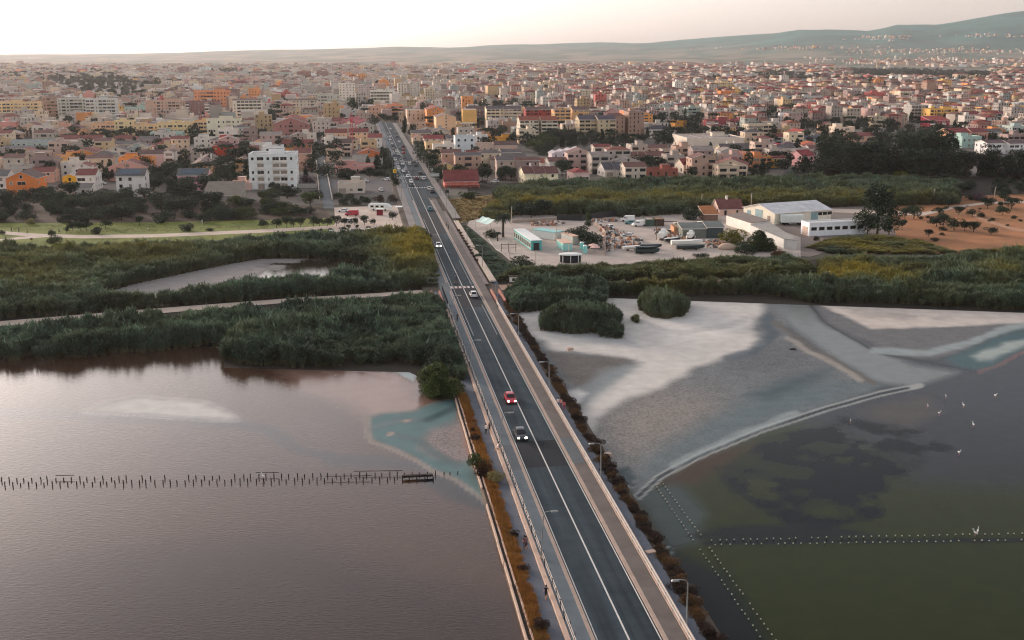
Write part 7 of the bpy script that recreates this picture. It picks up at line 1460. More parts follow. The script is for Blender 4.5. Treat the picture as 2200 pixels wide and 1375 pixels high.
# ------------------------------------------------------------------ vehicles
CARC = {'white': (226, 226, 226), 'red': (170, 36, 52), 'dark grey': (58, 62, 66), 'silver': (160, 166, 170), 'teal': (70, 130, 138), 'grey': (110, 114, 118), 'dark blue': (40, 48, 66), 'black': (32, 34, 38), 'maroon': (116, 40, 44)}
m_carglass = mat('car_glass', C(22, 26, 30, .9), .08, .1, 1, spec=.8); m_hlamp = mat('headlamp_on', (1, .93, .8, 1), .3, 0, 1, emit=14); m_hoff = mat('headlamp_off', CW(220, 220, 216), .2); m_tl = mat('tail_lamp', CW(150, 30, 28), .3)
CARM = {}
def car_meshes(col, van=False):
    k = (col, van)
    if k in CARM: return CARM[k]
    m = mat('car_paint_'+col.replace(' ', '_'), CW(*CARC[col]), .25, .02, 1, spec=.6); Lh, Wh = (2.15, .88) if not van else (2.6, .98); b = MB()
    if not van: prof = [(-Lh, .38, .62, .93), (-Lh*.97, .3, .86, .97), (-Lh*.5, .28, .95, 1), (Lh*.28, .28, .93, 1), (Lh*.8, .28, .80, .98), (Lh*.97, .3, .68, .93), (Lh, .4, .58, .86)]
    else: prof = [(-Lh, .4, 1.1, .97), (-Lh*.98, .32, 1.25, 1), (Lh*.45, .32, 1.2, 1), (Lh*.9, .32, 1.0, .96), (Lh, .45, .8, .9)]
    rg = [[(y*.0, 0, 0)]*0 or [(-Wh*k2*.96, x, z0), (-Wh*k2, x, (z0+z1)/2), (-Wh*k2*.93, x, z1), (0, x, z1+.04), (Wh*k2*.93, x, z1), (Wh*k2, x, (z0+z1)/2), (Wh*k2*.96, x, z0)] for x, z0, z1, k2 in prof]
    b.loft(rg); top = 1.46 if not van else 2.15
    if not van: roofp = [(-Lh*.86, .9, .78), (-Lh*.55, top-.03, .70), (-Lh*.1, top, .72), (Lh*.12, top-.05, .69), (Lh*.5, .9, .80)]
    else: roofp = [(-Lh*.99, 1.2, .95), (-Lh*.95, top, .86), (Lh*.1, top, .86), (Lh*.4, top-.1, .82), (Lh*.8, 1.05, .86)]
    rg = [[(-Wh*k2, x, z), (0, x, z+.03), (Wh*k2, x, z), (Wh*.9, x, .86 if not van else 1.0), (-Wh*.9, x, .86 if not van else 1.0)] for x, z, k2 in roofp]
    b.loft(rg); body = b.mesh('car_body', m, True); body.polygons.foreach_set('use_smooth', [False]*len(body.polygons))
    g = MB(); a, c = roofp[-1], roofp[-2]; g.face([(-Wh*a[2]*.9, a[0]-.05, a[1]+.08), (Wh*a[2]*.9, a[0]-.05, a[1]+.08), (Wh*c[2]*.9, c[0]+.04, c[1]-.02), (-Wh*c[2]*.9, c[0]+.04, c[1]-.02)])
    g.v = [(x, y+.05, z+.03) for x, y, z in g.v]; ws = g.mesh('windscreen', m_carglass); g = MB(); a, c = roofp[0], roofp[1]; g.face([(Wh*a[2]*.86, a[0]-.03, a[1]+.1), (-Wh*a[2]*.86, a[0]-.03, a[1]+.1), (-Wh*c[2]*.86, c[0]-.06, c[1]-.02), (Wh*c[2]*.86, c[0]-.06, c[1]-.02)]); rw = g.mesh('rear_window', m_carglass)
    g = MB()
    for s in (-1, 1):
        zt, zb = (top-.16, .96) if not van else (1.9, 1.2); xs = (-Lh*.55, Lh*.15, Lh*.38, -Lh*.72) if not van else (Lh*.05, Lh*.4, Lh*.62, Lh*.0)
        P = [(s*Wh*.775, xs[0], zt), (s*Wh*.765, xs[1], zt-.04), (s*Wh*.895, xs[2], zb), (s*Wh*.905, xs[3], zb)]; P = [(x+s*.03, y, z) for x, y, z in P]; g.face(P if s > 0 else P[::-1])
    sw = g.mesh('side_windows', m_carglass); CARM[k] = (body, ws, rw, sw, Lh, Wh); return CARM[k]
hb = MB(); hb.box(0, 0, 0, .34, .08, .2); me_hon, me_hoff = hb.mesh('headlight', m_hlamp), None
hb = MB(); hb.box(0, 0, 0, .34, .08, .18); me_hoff = hb.mesh('headlight', m_hoff); hb = MB(); hb.box(0, 0, 0, .3, .07, .2); me_tail = hb.mesh('tail_light', m_tl)
def car(p, rz, col, label, group=None, lights=False, van=False, detail=2, cat=None):
    body, ws, rw, sw, Lh, Wh = car_meshes(col, van); r = empty('van' if van else 'car', p, rz); tag(r, label, cat or ('van' if van else 'car'), group)
    ob('body', body, r); ob('windscreen', ws, r); ob('rear_window', rw, r); ob('side_windows', sw, r)
    if detail:
        for sx in (-1, 1):
            for sy in (-.62, .62): ob('wheel', me_wheel, r, (sx*Wh*.93, Lh*sy, .34), math.pi/2)
            if detail > 1: ob('headlight', me_hon if lights else me_hoff, r, (sx*Wh*.68, Lh*.985, .56), -sx*.25); ob('tail_light', me_tail, r, (sx*Wh*.72, -Lh*.985, .7), sx*.2)
    return r
HD_T, HD_A = RROT+math.pi, RROT
def road_car(px, py, toward, *a, **k):
    u, wv = ruw(px, py); return car(RW(u, wv, .81), HD_T if toward else HD_A, *a, **k)
road_car(1096, 862, True, 'red', 'red car with lit headlights coming along the causeway', lights=True)
road_car(1118, 940, True, 'dark grey', 'dark grey car with lit headlights ahead of the road patch', lights=True)
road_car(1017, 637, False, 'white', 'white car driving away just past the zebra crossing')
road_car(942, 531, True, 'white', 'white car with lit headlights approaching the zebra crossing', lights=True)
road_car(923, 452, False, 'teal', 'teal car alone on the road before the first town crossing')
TR = [(1955, 790, 'dark grey', 1), (1948, 758, 'white', 1), (1920, 710, 'white', 1), (2000, 730, 'maroon', 0), (2068, 730, 'white', 0), (2035, 678, 'black', 0), (2120, 825, 'white', 0), (2150, 855, 'black', 0), (1998, 606, 'black', 0), (1975, 572, 'grey', 0), (1935, 592, 'white', 0), (1868, 590, 'white', 1), (1855, 558, 'silver', 1), (1832, 633, 'white', 1), (1824, 606, 'silver', 1), (1802, 550, 'white', 1), (1792, 510, 'dark blue', 1), (1832, 498, 'white', 0), (1880, 485, 'red', 0), (1878, 455, 'red', 0), (1875, 425, 'maroon', 0), (1785, 446, 'grey', 1), (1770, 394, 'white', 1), (1752, 361, 'white', 1), (1750, 334, 'white', 1), (1837, 378, 'white', 0), (1797, 290, 'silver', 0), (1755, 257, 'white', 1), (1870, 530, 'grey', 1), (1900, 640, 'silver', 1), (1880, 660, 'white', 1), (1815, 470, 'white', 1), (1845, 440, 'silver', 0), (1780, 420, 'black', 1), (1735, 300, 'silver', 1), (1820, 330, 'dark blue', 0)]
TS = sorted(range(len(TR)), key=lambda i: -TR[i][1])
for n_, i in enumerate(TS):
    x, y, c, tw = TR[i]; px, py = zx('B', x, y); road_car(px, py, bool(tw), c, '%s car in the avenue traffic, %s from the lagoon end' % (c, NUMW[n_]), 'cars on the town avenue', detail=2 if y > 550 else 1)
for i, (x, y, c) in enumerate([(1195, 1250, 'white'), (1305, 1245, 'grey'), (1400, 1238, 'dark grey'), (1473, 1238, 'white'), (1550, 1230, 'white'), (1620, 1220, 'dark grey'), (1700, 1222, 'silver'), (1773, 1224, 'white')]):
    car(ZG('B', x, y, .05), math.pi+random.uniform(-.1, .1), c, '%s car parked by the reeds, %s in the row from the left' % (c, NUMW[i]), 'cars parked in a row by the reeds')
car(ZG('B', 1310, 1035, .05), 1.5, 'white', 'white car parked left of the red van'); car(ZG('B', 1390, 1070, .05), 1.6, 'red', 'red van in the car park', van=True); car(ZG('B', 1335, 1135, .05), 1.5, 'silver', 'silver car behind the young park trees')
car(ZG('B', 1665, 838, .06), .3, 'white', 'white car on the petrol forecourt'); car(ZG('B', 1510, 752, .06), 1.2, 'white', 'white car left of the long white sign wall'); car(ZG('B', 1720, 738, .06), 1.3, 'white', 'white car right of the long white sign wall')
car(ZG('B', 1105, 645, .07), RROT, 'dark grey', 'dark car on the side street'); car(ZG('C', 690, 762), 1.4, 'black', 'dark car under the trees near the restaurant'); car(ZG('C', 805, 758), 1.5, 'white', 'white car under the trees near the restaurant'); car(ZG('C', 860, 735), 1.3, 'grey', 'grey car behind the white one near the restaurant')
car(ZG('A', 960, 775), 1.5, 'white', 'white car between the front row houses'); car(ZG('A', 1620, 640), 1.5, 'white', 'white car before the pale pink terrace'); 
for i in range(3): car(ZG('A', 1700, 640+i*24), .2, 'silver' if i else 'white', '%s car parked by the tiled row, %s' % ('silver' if i else 'white', ['rear', 'middle', 'front'][i]), 'cars parked by the tiled row')
car(ZG('Y', 2025, 195, .06), 1.5, 'white', 'white delivery van at the back of the boat yard', van=True); car(ZG('Y', 2058, 228, .06), 1.5, 'teal', 'pale blue estate car before the white van'); car(ZG('Y', 1828, 285, .06), 3.3, 'white', 'white car by the yard scrap'); car(ZG('Y', 2160, 252, .06), 1.9, 'white', 'small white van at the right of the yard', van=True); car(ZG('Y', 2030, 380, .06), 1.3, 'white', 'white car body among the scrap', detail=1)
for i, (x, y, c) in enumerate([(1500, 318, 'white'), (1545, 338, 'silver'), (1440, 300, 'white'), (1580, 330, 'grey'), (1965, 250, 'white'), (2060, 305, 'white')]):
    car(ZG('C', x, y+12), random.uniform(0, 3), c, '%s car parked below the khaki blocks, %s from the left' % (c, NUMW[[1, 2, 0, 3, 4, 5][i]]), 'cars below the khaki blocks', detail=1)
car(ZG('C', 915, 315), 1.5, 'white', 'white van beside the long low orange building', van=True)
# caravan bar, red kiosk, billboard, signs, crane
p = ZG('B', 1660, 1020, .05); r = empty('caravan', p, -.12); tag(r, 'long white rounded caravan in the car park', 'caravan'); b = MB(); b.loft([[(-4.6*k, -1.2*k2, z), (4.6*k-.8*kk, -1.2*k2, z), (4.6*k-.8*kk, 1.2*k2, z), (-4.6*k, 1.2*k2, z)] for z, k, k2, kk in ((.5, 1, 1, 0), (1.6, 1, 1, .3), (2.5, .95, .95, 1.4), (2.8, .85, .7, 2.2))]); ob('body', b.mesh('body', m_wpan), r)
for x_ in (-3, -1, 1): ob('window', win_mesh(1.2, .7), r, (x_, -1.2, 1.3))
for x_ in (-2.5, 2.2): ob('wheel', me_wheel, r, (x_, -1.1, .34), 0)
p = ZG('B', 1655, 1065, .05); r = empty('kiosk', p); tag(r, 'dark red drinks kiosk before the caravan', 'kiosk'); b = MB(); b.box(0, 0, 0, 2.2, 2, 2.3); ob('body', b.mesh('body', mat('kiosk_red', CW(120, 30, 44), .6)), r); b = MB(); b.box(0, -.2, 2.3, 2.7, 2.6, .15); ob('roof', b.mesh('roof', m_wpan), r)
p = ZG('B', 1838, 1050, .05); r = empty('canopy', p); tag(r, 'small white canopy beside the road', 'canopy'); b = MB(); b.box(0, 0, 2.6, 2.6, 3.4, .15); ob('roof', b.mesh('roof', m_wpan), r); b = MB(); b.tube([(0, 0, 0), (0, 0, 2.6)], .12, 6); ob('post', b.mesh('post', m_metal), r)
def board(u, wv, w_, h, z, label, m, name='sign', poles=2, cat='sign', rz=0):
    r = empty(name, RW(u, wv, .85), RROT+rz); tag(r, label, cat); b = MB(); b.box(0, 0, z, w_, .15, h); ob('panel', b.mesh('panel', m), r)
    for i in range(poles): x_ = 0 if poles == 1 else (-w_*.4 if i == 0 else w_*.4); b = MB(); b.tube([(x_, .15, 0), (x_, .15, z+h*.5)], .07, 5); ob('pole', b.mesh('pole', m_metal), r)
    return r
r = board(ru(395), -8.8, 1.6, 1.6, 5.2, 'tall yellow petrol station sign beside the avenue', mat('sign_yellow', CW(226, 196, 60), .5), 'petrol_sign', 1)
b = MB(); b.box(0, -.1, 5.7, .9, .06, .5); ob('emblem', b.mesh('emblem', mat('sign_red', CW(200, 60, 50), .5)), r)
board(ru(425), 11.2, 1.3, 1.4, 1.8, 'black square sign back on the right pavement', m_dark, 'sign_board', 1)
r = board(ru(404), 8.4, 4.2, 1.5, 5.0, 'grey overhead road sign at the first town crossing', mat('sign_back', CW(150, 156, 156), .5), 'road_sign', 1)
for dz in (.35, .85):
    b = MB(); b.box(0, -.1, 5.0+dz, 3.4, .04, .12); ob('text_line', b.mesh('text_line', m_wpan), r)
board(ru(383), 9.8, 1.3, 1.0, 3.6, 'white round cornered sign on the right pavement', m_wpan, 'sign_board', 1)
for i, (zz, x, y, h_, lb) in enumerate([('S', 1490, 850, 2.6, 'blue and white sign by the canal bridge railing'), ('S', 1510, 960, 2.2, 'round sign post on the right sidewalk by the bridge')]):
    p = ZG(zz, x, y, .9); r = empty('road_sign', p); tag(r, lb, 'sign'); b = MB(); b.tube([(0, 0, 0), (0, 0, h_)], .04, 5); ob('pole', b.mesh('pole', m_metal), r); b = MB(); b.box(0, -.06, h_-.8, .6, .05, .75); ob('panel', b.mesh('panel', mat('sign_blue', CW(80, 110, 150), .5)), r)
p = ZG('Y', 678, 955); r = empty('notice_board', p); tag(r, 'roofed notice board by the field track entrance', 'notice board'); b = MB(); b.box(0, 0, 1.0, 2.2, .12, 1.3); ob('panel', b.mesh('panel', m_wpan), r); b = MB(); b.box(0, 0, 2.5, 3.0, 1.0, .15); ob('roof', b.mesh('roof', m_bark), r)
for x_ in (-1.1, 1.1): b = MB(); b.box(x_, .1, 0, .12, .12, 2.5); ob('post', b.mesh('post', m_bark), r)
b = MB(); b.box(.1, -.08, 1.2, .9, .04, .8); ob('poster', b.mesh('poster', m_dark), r)
p = ZG('B', 1395, 480); r = empty('tower_crane', p); tag(r, 'red lattice tower crane among the left houses', 'crane'); mcr = mat('crane_red', CW(176, 60, 76), .6); hc = height_at(p.x, p.y, zx('B', 0, 95)[1]); b = MB()
for sx in (-.6, .6):
    for sy in (-.6, .6): b.tube([(sx, sy, 0), (sx, sy, hc)], .1, 4)
for k in range(int(hc/1.6)): s = 1 if k % 2 else -1; b.tube([(-.6*s, -.6, k*1.6), (.6*s, -.6, k*1.6+1.6)], .05, 4); b.tube([(.6, -.6*s, k*1.6), (.6, .6*s, k*1.6+1.6)], .05, 4)
ob('mast', b.mesh('mast', mcr), r); b = MB()
for yy, zz in ((-.5, 0), (.5, 0), (0, 1)): b.tube([(0, yy, hc*.8+zz), (4, 14+yy, hc*.86+zz)], .09, 4)
for k in range(10): f = k/10; b.tube([(4*f, 14*f-.5, hc*(.8+.06*f)), (4*(f+.05), 14*(f+.05), hc*(.8+.06*f)+1)], .05, 4)
ob('jib', b.mesh('jib', mcr), r); b = MB(); b.box(0, 0, hc*.76, 1.5, 1.5, 1.8); ob('cab', b.mesh('cab', mcr), r)
# utility poles
for i, (zz, x, yb, yt, lb) in enumerate([('D', 910, 1030, 868, 'white utility pole left of the maroon roofed house'), ('D', 1378, 1010, 858, 'white utility pole left of the large warehouse'), ('D', 300, 620, 470, 'utility pole before the beige porch houses'), ('C', 962, 1160, 985, 'wooden pole behind the tall palm'), ('E', 1340, 960, 815, 'leaning wooden pole by the red field lane'), ('E', 1920, 900, 800, 'thin wooden pole in the thicket at the right'), ('Y', 1185, 440, 235, 'thin lamp pole beside the teal roofed cabin'), ('Y', 940, 770, 535, 'thin white lamp pole at the front of the cabin yard'), ('Y', 1330, 600, 450, 'thin lamp pole before the pale teal container'), ('Y', 635, 640, 430, 'thin pole on the yard drive island')]):
    p = ZG(zz, x, yb); h_ = height_at(p.x, p.y, zx(zz, x, yt)[1]); r = empty('utility_pole', p); tag(r, lb, 'pole', 'utility poles'); b = MB(); b.tube([(0, 0, 0), (0, 0, h_)], [.16, .11], 6); ob('pole', b.mesh('pole', wallm((206, 190, 176))), r); b = MB(); b.box(.3, 0, h_-.25, .9, .15, .12); ob('cross_arm', b.mesh('cross_arm', m_metal), r)
# gate at the head of the dirt track, canal bridge walls
p = ZG('S', 880, 815); r = empty('track_gate', p, .15); tag(r, 'metal gate frame where the dirt track meets the road', 'gate')
for x_ in (-1.6, 1.6): b = MB(); b.tube([(x_, 0, 0), (x_, 0, 2.6)], .07, 5); ob('post', b.mesh('post', m_metal), r)
for z_ in (.6, 1.3, 2.5): b = MB(); b.box(0, 0, z_, 3.2, .08, .1); ob('bar', b.mesh('bar', m_metal), r)
m_brick = mat('bridge_brick', CW(170, 118, 106), .85, .15, .8)
for s, lb in ((-1, 'left'), (1, 'right')):
    for k, wv in enumerate((6.6, 8.6)):
        r = empty('bridge_wall', RW(ru(628), s*wv, 0), RROT); tag(r, 'red brick canal bridge wall, %s side, %s' % (lb, 'inner' if k == 0 else 'outer'), 'wall', 'canal bridge walls')
        for q in range(4): b = MB(); b.box(0, -1.5-3.3*q, .2, .35, 3.25, 1.3); ob('wall_panel', b.mesh('wall_panel', m_brick), r)
struct(ob('canal', (lambda b: (b.face([RW(ru(628), -8.5, .46), RW(ru(628)-13, -8.5, .46), RW(ru(628)-13, -6.7, .46), RW(ru(628), -6.7, .46)]), b.mesh('canal', mat('canal_dark', C(34, 32, 30), .2)))[1])(MB())))
for i in range(9):
    r = ob('bollard', (lambda b: (b.tube([(0, 0, 0), (0, 0, .75), (0, 0, .95)], [.12, .12, .05], 7), b.mesh('bollard', m_dark))[1])(MB()), None, RW(ru(622)-i*2.1, -5.6, .92)); tag(r, 'dark bollard on the left pavement by the canal, %s from the crossing' % NUMW[i], 'bollard', 'bollards by the canal')
# ------------------------------------------------------------------ stakes in the lagoon
def stake_mesh(h, r0, m, top=None):
    b = MB(); b.tube([(0, 0, -.3), (0, 0, h)], [r0, r0*.8], 6)
    if top: b.tube([(0, 0, h), (0, 0, h+.12)], [r0*1.5, r0*1.1], 6, 1)
    return b.mesh('stake', [m, top] if top else m)
m_wood = mat('wet_wood', C(44, 36, 32), .8, .2, 2); m_cap = mat('bleached_cap', CW(176, 176, 160), .8); ms1 = stake_mesh(.55, .09, m_wood); ms2 = stake_mesh(.16, .06, m_wood, m_cap)
def stakes(p0, p1, n, me, label, group, jit=.12, miss=.04):
    A_, B2 = G(*p0), G(*p1)
    for i in range(n):
        if random.random() < miss: continue
        p = A_.lerp(B2, (i+random.uniform(-jit, jit))/(n-1)); o = ob('stake', me, None, p, random.uniform(0, 3), (1, 1, random.uniform(.7, 1.25))); o.rotation_euler = (random.uniform(-.09, .09), random.uniform(-.09, .09), 0); tag(o, '%s, %s along' % (label, NUMW[i]), 'stake', group)
stakes((2, 1034), (985, 1020), 60, ms1, 'dark wooden stake in the farther row across the left lagoon', 'farther stake row, left lagoon'); stakes((12, 1044), (930, 1031), 56, ms1, 'dark wooden stake in the nearer row across the left lagoon', 'nearer stake row, left lagoon')
for x0, x1, row in ((120, 160, 0), (550, 600, 0), (700, 800, 1), (760, 865, 0)):
    y0 = 1034-x0*.0142 if row == 0 else 1044-x0*.0142; y1 = 1034-x1*.0142 if row == 0 else 1044-x1*.0142; a, c = G(x0, y0-4), G(x1, y1-4); d = c-a; b = MB(); b.box(0, 0, .45, d.length, .08, .08); o = ob('rail_beam', b.mesh('rail_beam', m_wood), None, (a+c)/2, math.atan2(d.y, d.x)); tag(o, 'thin dark rail nailed to the %s stake row near x %s' % ('farther' if row == 0 else 'nearer', {120: 'the left edge', 470: 'its middle', 550: 'its middle', 640: 'the standing bird', 700: 'its right end', 760: 'its right end'}[x0]), 'rail', 'rails on the stake rows'); o['label'] = 'thin dark rail fixed along the %s stake row, %s' % ('farther' if row == 0 else 'nearer', {120: 'at its left', 470: 'at its middle', 550: 'at its middle', 640: 'right of its middle', 700: 'near its right end', 760: 'near its right end'}[x0])
a, c = G(864, 1029), G(930, 1026); d = c-a; b = MB(); b.box(0, 0, .25, d.length, .5, .3); o = ob('plank_jetty', b.mesh('plank_jetty', m_wood), None, (a+c)/2, math.atan2(d.y, d.x)); tag(o, 'dark plank jetty remnant at the right end of the stakes', 'jetty')
stakes((1530, 1163), (2260, 1147), 46, ms2, 'pale topped stake in the farther row across the right lagoon', 'farther stake row, right lagoon', miss=.05); stakes((1535, 1173), (2260, 1162), 44, ms2, 'pale topped stake in the nearer row across the right lagoon', 'nearer stake row, right lagoon', miss=.05)
stakes((1420, 1036), (1505, 1152), 17, ms2, 'pale topped stake in the right line near the curved ridge', 'stakes by the ridge, right line'); stakes((1407, 1044), (1490, 1163), 18, ms2, 'pale topped stake in the left line near the curved ridge', 'stakes by the ridge, left line'); stakes((1524, 1180), (1675, 1390), 22, ms2, 'pale topped stake in the right line towards the bottom edge', 'stakes to the bottom edge, right line'); stakes((1505, 1184), (1650, 1395), 21, ms2, 'pale topped stake in the left line towards the bottom edge', 'stakes to the bottom edge, left line')
# ------------------------------------------------------------------ people and birds (skinned, one continuous body)
def skin_mesh(verts, edges, rad, mats, pick, sub=1):
    me = bpy.data.meshes.new('skin'); me.from_pydata(verts, edges, []); o = bpy.data.objects.new('skin', me); COL.objects.link(o)
    o.modifiers.new('s', 'SKIN'); md = o.modifiers.new('d', 'SUBSURF'); md.levels = sub; md.render_levels = sub
    for i, sv in enumerate(me.skin_vertices[0].data): sv.radius = rad[i] if isinstance(rad[i], tuple) else (rad[i], rad[i]); sv.use_root = (i == 0)
    dg = bpy.context.evaluated_depsgraph_get(); out = bpy.data.meshes.new_from_object(o.evaluated_get(dg)); bpy.data.objects.remove(o)
    out.materials.clear()
    for m in mats: out.materials.append(m)
    for p in out.polygons: p.material_index = pick(p.center); p.use_smooth = True
    return out
m_skin = mat('skin', CW(196, 150, 124), .7); m_hair = mat('hair', C(36, 28, 24), .8)
PM = {}
def person_mesh(pose, shirt, legs, bare):
    k = (pose, shirt, legs, bare)
    if k in PM: return PM[k]
    s = .22 if pose == 'walk' else 0.0
    if pose == 'sit':
        V = [(0, 0, .52), (0, .02, .75), (0, .03, 1.0), (0, .03, 1.14), (0, .02, 1.24), (0, 0, 1.36), (-.1, 0, .5), (-.11, -.42, .5), (-.11, -.45, .1), (-.11, -.58, .05), (.1, 0, .5), (.11, -.42, .5), (.11, -.45, .1), (.11, -.58, .05), (-.19, .03, 1.06), (-.24, 0, .82), (-.2, -.2, .66), (.19, .03, 1.06), (.24, 0, .82), (.2, -.2, .66)]
    else:
        V = [(0, 0, .92), (0, .01, 1.12), (0, .01, 1.34), (0, .0, 1.46), (0, -.01, 1.54), (0, -.02, 1.66), (-.1, 0, .86), (-.1, -.06-s*.6, .48), (-.1, .02-s, .07), (-.1, -.12-s, .04), (.1, 0, .86), (.1, -.04+s*.3, .48), (.1, .04+s, .07), (.1, -.10+s, .04), (-.2, .01, 1.40), (-.25, .05+s*.4, 1.12), (-.25, -.03+s*.5, .88), (.2, .01, 1.40), (.25, .05-s*.3, 1.12), (.25, -.06-s*.6, .88)]
    E = [(0, 1), (1, 2), (2, 3), (3, 4), (4, 5), (0, 6), (6, 7), (7, 8), (8, 9), (0, 10), (10, 11), (11, 12), (12, 13), (2, 14), (14, 15), (15, 16), (2, 17), (17, 18), (18, 19)]
    R = [(.15, .11), (.14, .1), (.17, .11), .06, .06, .105, .09, .065, .045, .04, .09, .065, .045, .04, .06, .045, .035, .06, .045, .035]
    hip = V[0][2]-.02; neck = V[3][2]; mats = [m_skin, mat('cloth_%d_%d_%d' % shirt, CW(*shirt), .9), mat('cloth_%d_%d_%d' % legs, CW(*legs), .9)]
    def pick(c):
        if c.z > neck+.02 and abs(c.x) < .14: return 0
        if abs(c.x) > .215 and c.z < neck-.2: return 0
        if c.z > hip: return 1
        if bare and c.z < .5: return 0
        return 2
    me = skin_mesh(V, E, R, mats, pick); hb_ = MB(); hz_ = V[5][2]; rg = [[(k2*.118*math.cos(t*.785), .02+V[5][1]+k2*.125*math.sin(t*.785), z) for t in range(8)] for z, k2 in ((hz_-.09, .75), (hz_, 1.0), (hz_+.07, .92), (hz_+.125, .45))]; hb_.loft(rg); PM[k] = (me, hb_.mesh('hair', m_hair, True)); return PM[k]
def person(p, rz, pose, shirt, legs, label, bare=False, sc_=1.0):
    me, hr = person_mesh(pose, shirt, legs, bare); r = empty('person', p, rz, sc_); tag(r, label, 'person'); ob('body', me, r); ob('hair', hr, r)
person(ZG('V', 1010, 735, .57), RROT, 'walk', (226, 222, 218), (36, 36, 40), 'person in white top and black trousers walking on the left lower walk'); person(ZG('V', 1037, 727, .57), RROT+.1, 'walk', (40, 38, 46), (60, 60, 70), 'person in dark clothes walking beside the one in white')
person(ZG('V', 1108, 872, .62), RROT-1.4, 'sit', (220, 206, 200), (190, 150, 130), 'person in a pale top sitting on the left parapet')
person(ZG('Q', 465, 655, .57), RROT, 'walk', (90, 70, 80), (70, 50, 60), 'walker in dark mauve on the lower walk near the bottom'); person(ZG('Q', 478, 660, .57), RROT+.2, 'walk', (120, 90, 96), (60, 44, 50), 'walker beside the one in dark mauve', True); person(ZG('Q', 635, 1055, .57), RROT+math.pi, 'walk', (34, 32, 36), (40, 36, 40), 'lone walker in black on the lower walk at the bottom', True)
person(ZG('S', 1090, 800, .82), RROT+1.4, 'walk', (60, 50, 60), (40, 40, 50), 'pedestrian in dark clothes crossing the zebra, left one'); person(ZG('S', 1112, 803, .82), RROT+1.5, 'walk', (50, 44, 50), (36, 36, 44), 'pedestrian in dark clothes crossing the zebra, right one')
person(ZG('S', 1112, 1150, .93), RROT, 'walk', (50, 56, 60), (30, 34, 40), 'pedestrian in dark clothes on the left sidewalk after the canal')
person(ZG('V', 1600, 515, .57), RROT, 'stand', (226, 222, 222), (80, 90, 120), 'person in a white top by the right embankment shrubs'); person(ZG('V', 1625, 520, .57), RROT+.3, 'stand', (216, 150, 140), (120, 80, 90), 'person in a pink top in the middle of the embankment group'); person(ZG('V', 1650, 540, .57), RROT-.3, 'stand', (206, 100, 110), (140, 60, 80), 'person in coral red at the end of the embankment group')
person(ZG('S', 1008, 215, .93), RROT, 'walk', (80, 80, 96), (40, 44, 60), 'pedestrian on the right pavement near the yard entrance, rear one'); person(ZG('S', 1024, 245, .93), RROT, 'walk', (50, 50, 56), (44, 40, 44), 'pedestrian on the right pavement near the yard entrance, front one')
for i, (x, y, c) in enumerate([(112, 1228, (40, 40, 46)), (180, 1232, (44, 36, 40)), (258, 1240, (150, 90, 90)), (562, 1240, (60, 60, 60))]): person(ZG('A', x, y, .06), random.uniform(0, 6), 'walk', c, (40, 40, 46), 'small figure on the park path, %s from the left' % NUMW[i])
person(ZG('A', 1912, 1148, .04), 1.0, 'walk', (226, 226, 226), (206, 200, 196), 'figure in white on the lawn right of the tree clump'); person(ZG('A', 1400, 1212, .04), 2, 'sit', (220, 220, 216), (90, 80, 76), 'figure in a white top sitting on the lawn')
person(ZG('B', 1605, 1155, .06), 0, 'stand', (40, 40, 44), (40, 40, 44), 'dark clothed figure standing in the car park'); person(ZG('B', 1968, 672, .82), RROT, 'walk', (60, 60, 66), (40, 40, 44), 'figure crossing among the avenue traffic'); person(ZG('C', 340, 870, .9), 0, 'walk', (60, 50, 52), (50, 46, 50), 'figure on the pavement below the restaurant')
# scooter with rider
p = ZG('S', 1098, 722, .81); r = empty('scooter', p, HD_T); tag(r, 'white motor scooter with a rider before the zebra crossing', 'scooter'); b = MB(); b.tube([(0, -.5, .55), (0, .0, .45), (0, .35, .5), (0, .55, .95)], [.2, .14, .12, .08], 7); b.box(0, -.45, .6, .3, .7, .18); ob('body', b.mesh('body', m_wpan), r)
for yy in (-.6, .62): b = MB(); b.tube([(-.06, yy, .26), (.06, yy, .26)], .26, 10); ob('wheel', b.mesh('wheel', m_tyre), r)
b = MB(); b.tube([(-.35, .5, 1.0), (.35, .5, 1.0)], .03, 5); ob('handlebar', b.mesh('handlebar', m_dark), r)
person(ZG('S', 1098, 724, .98), HD_T+math.pi, 'sit', (50, 52, 60), (44, 44, 52), 'rider in dark clothes sitting on the white scooter')
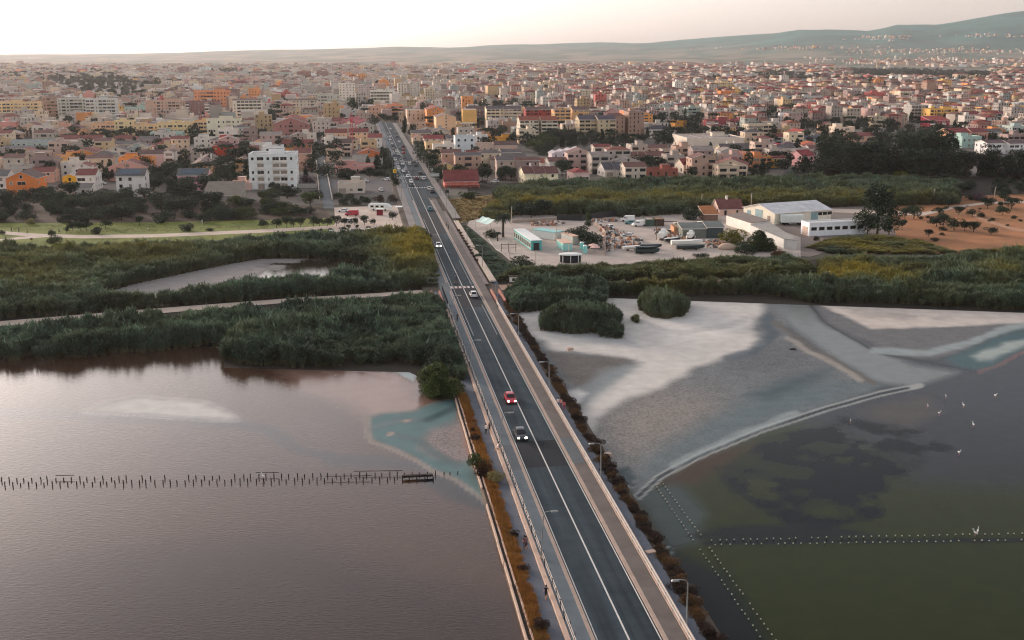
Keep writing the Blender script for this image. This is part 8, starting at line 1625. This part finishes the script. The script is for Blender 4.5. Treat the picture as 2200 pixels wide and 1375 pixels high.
# wading birds
BV = [(0, 0, .62), (0, .16, .66), (0, -.18, .62), (0, -.34, .56), (0, .26, .8), (0, .2, .98), (0, .3, 1.1), (0, .4, 1.1), (0, .5, 1.0), (-.05, 0, .5), (-.05, .03, .25), (-.05, 0, -.1), (.05, .02, .5), (.05, .05, .25), (.05, .03, -.1)]
BE = [(0, 1), (0, 2), (2, 3), (1, 4), (4, 5), (5, 6), (6, 7), (7, 8), (0, 9), (9, 10), (10, 11), (0, 12), (12, 13), (13, 14)]
BR = [.15, .12, .13, .05, .045, .035, .04, .055, .022, .03, .018, .018, .03, .018, .018]
m_bird = mat('plumage_white', CW(236, 228, 226), .8); m_pink = mat('leg_pink', CW(206, 140, 140), .7); bird = skin_mesh(BV, BE, BR, [m_bird, m_pink], lambda c: 1 if c.z < .44 else 0)
for i, (x, y, t) in enumerate([(1827, 910, 'nearest the dark weed'), (1993, 878, 'at the top left of the flock'), (2032, 857, 'farthest from the road ridge tip'), (2070, 876, 'in the middle of the flock'), (2017, 893, 'below the flock middle'), (2138, 855, 'at the far right'), (2091, 918, 'lower right of the flock'), (2060, 978, 'alone below the flock'), (2095, 1152, 'left one on the stake row'), (2100, 1148, 'right one on the stake row')]):
    o = ob('wading_bird', bird, None, G(x, y), random.uniform(0, 6.28), .85); tag(o, 'white long legged wading bird, %s' % t, 'bird', 'white wading birds')
o = ob('wading_bird', bird, None, G(566, 1030), 1, .9); tag(o, 'pale bird perched on the left lagoon stakes', 'bird')
o = ob('driftwood', (lambda b: (b.box(0, 0, 0, 1.4, .5, .25, tx=.8), b.mesh('driftwood', m_wood))[1])(MB()), None, G(1703, 751), .2); tag(o, 'dark driftwood block on the grey mud', 'driftwood')
for i, (x, y) in enumerate([(1186, 795), (1305, 980), (1398, 1192), (1225, 752)]):
    o = ob('concrete_block', (lambda b: (b.box(0, 0, 0, 1.3, .8, .5, tx=.9), b.mesh('concrete_block', m_coping))[1])(MB()), None, G(x, y, .2), RROT+.2); tag(o, 'pale concrete block among the right embankment shrubs, %s from the far end' % NUMW[[1, 2, 3, 0][i]], 'block', 'concrete blocks on the embankment')
# ------------------------------------------------------------------ air
m_h = bpy.data.materials.new('haze_air'); m_h.use_nodes = True; nt = m_h.node_tree; nt.nodes.remove(nt.nodes['Principled BSDF'])
pv = nt.nodes.new('ShaderNodeVolumePrincipled'); pv.inputs['Color'].default_value = (.94, .90, .89, 1); pv.inputs['Density'].default_value = 0.42e-4; pv.inputs['Anisotropy'].default_value = .35
nt.links.new(pv.outputs[0], nt.nodes['Material Output'].inputs['Volume'])
b = MB(); b.box(0, 8250, -1.5, 33500, 17300, 660); hz = ob('haze', b.mesh('haze', m_h)); hz['kind'] = 'stuff'
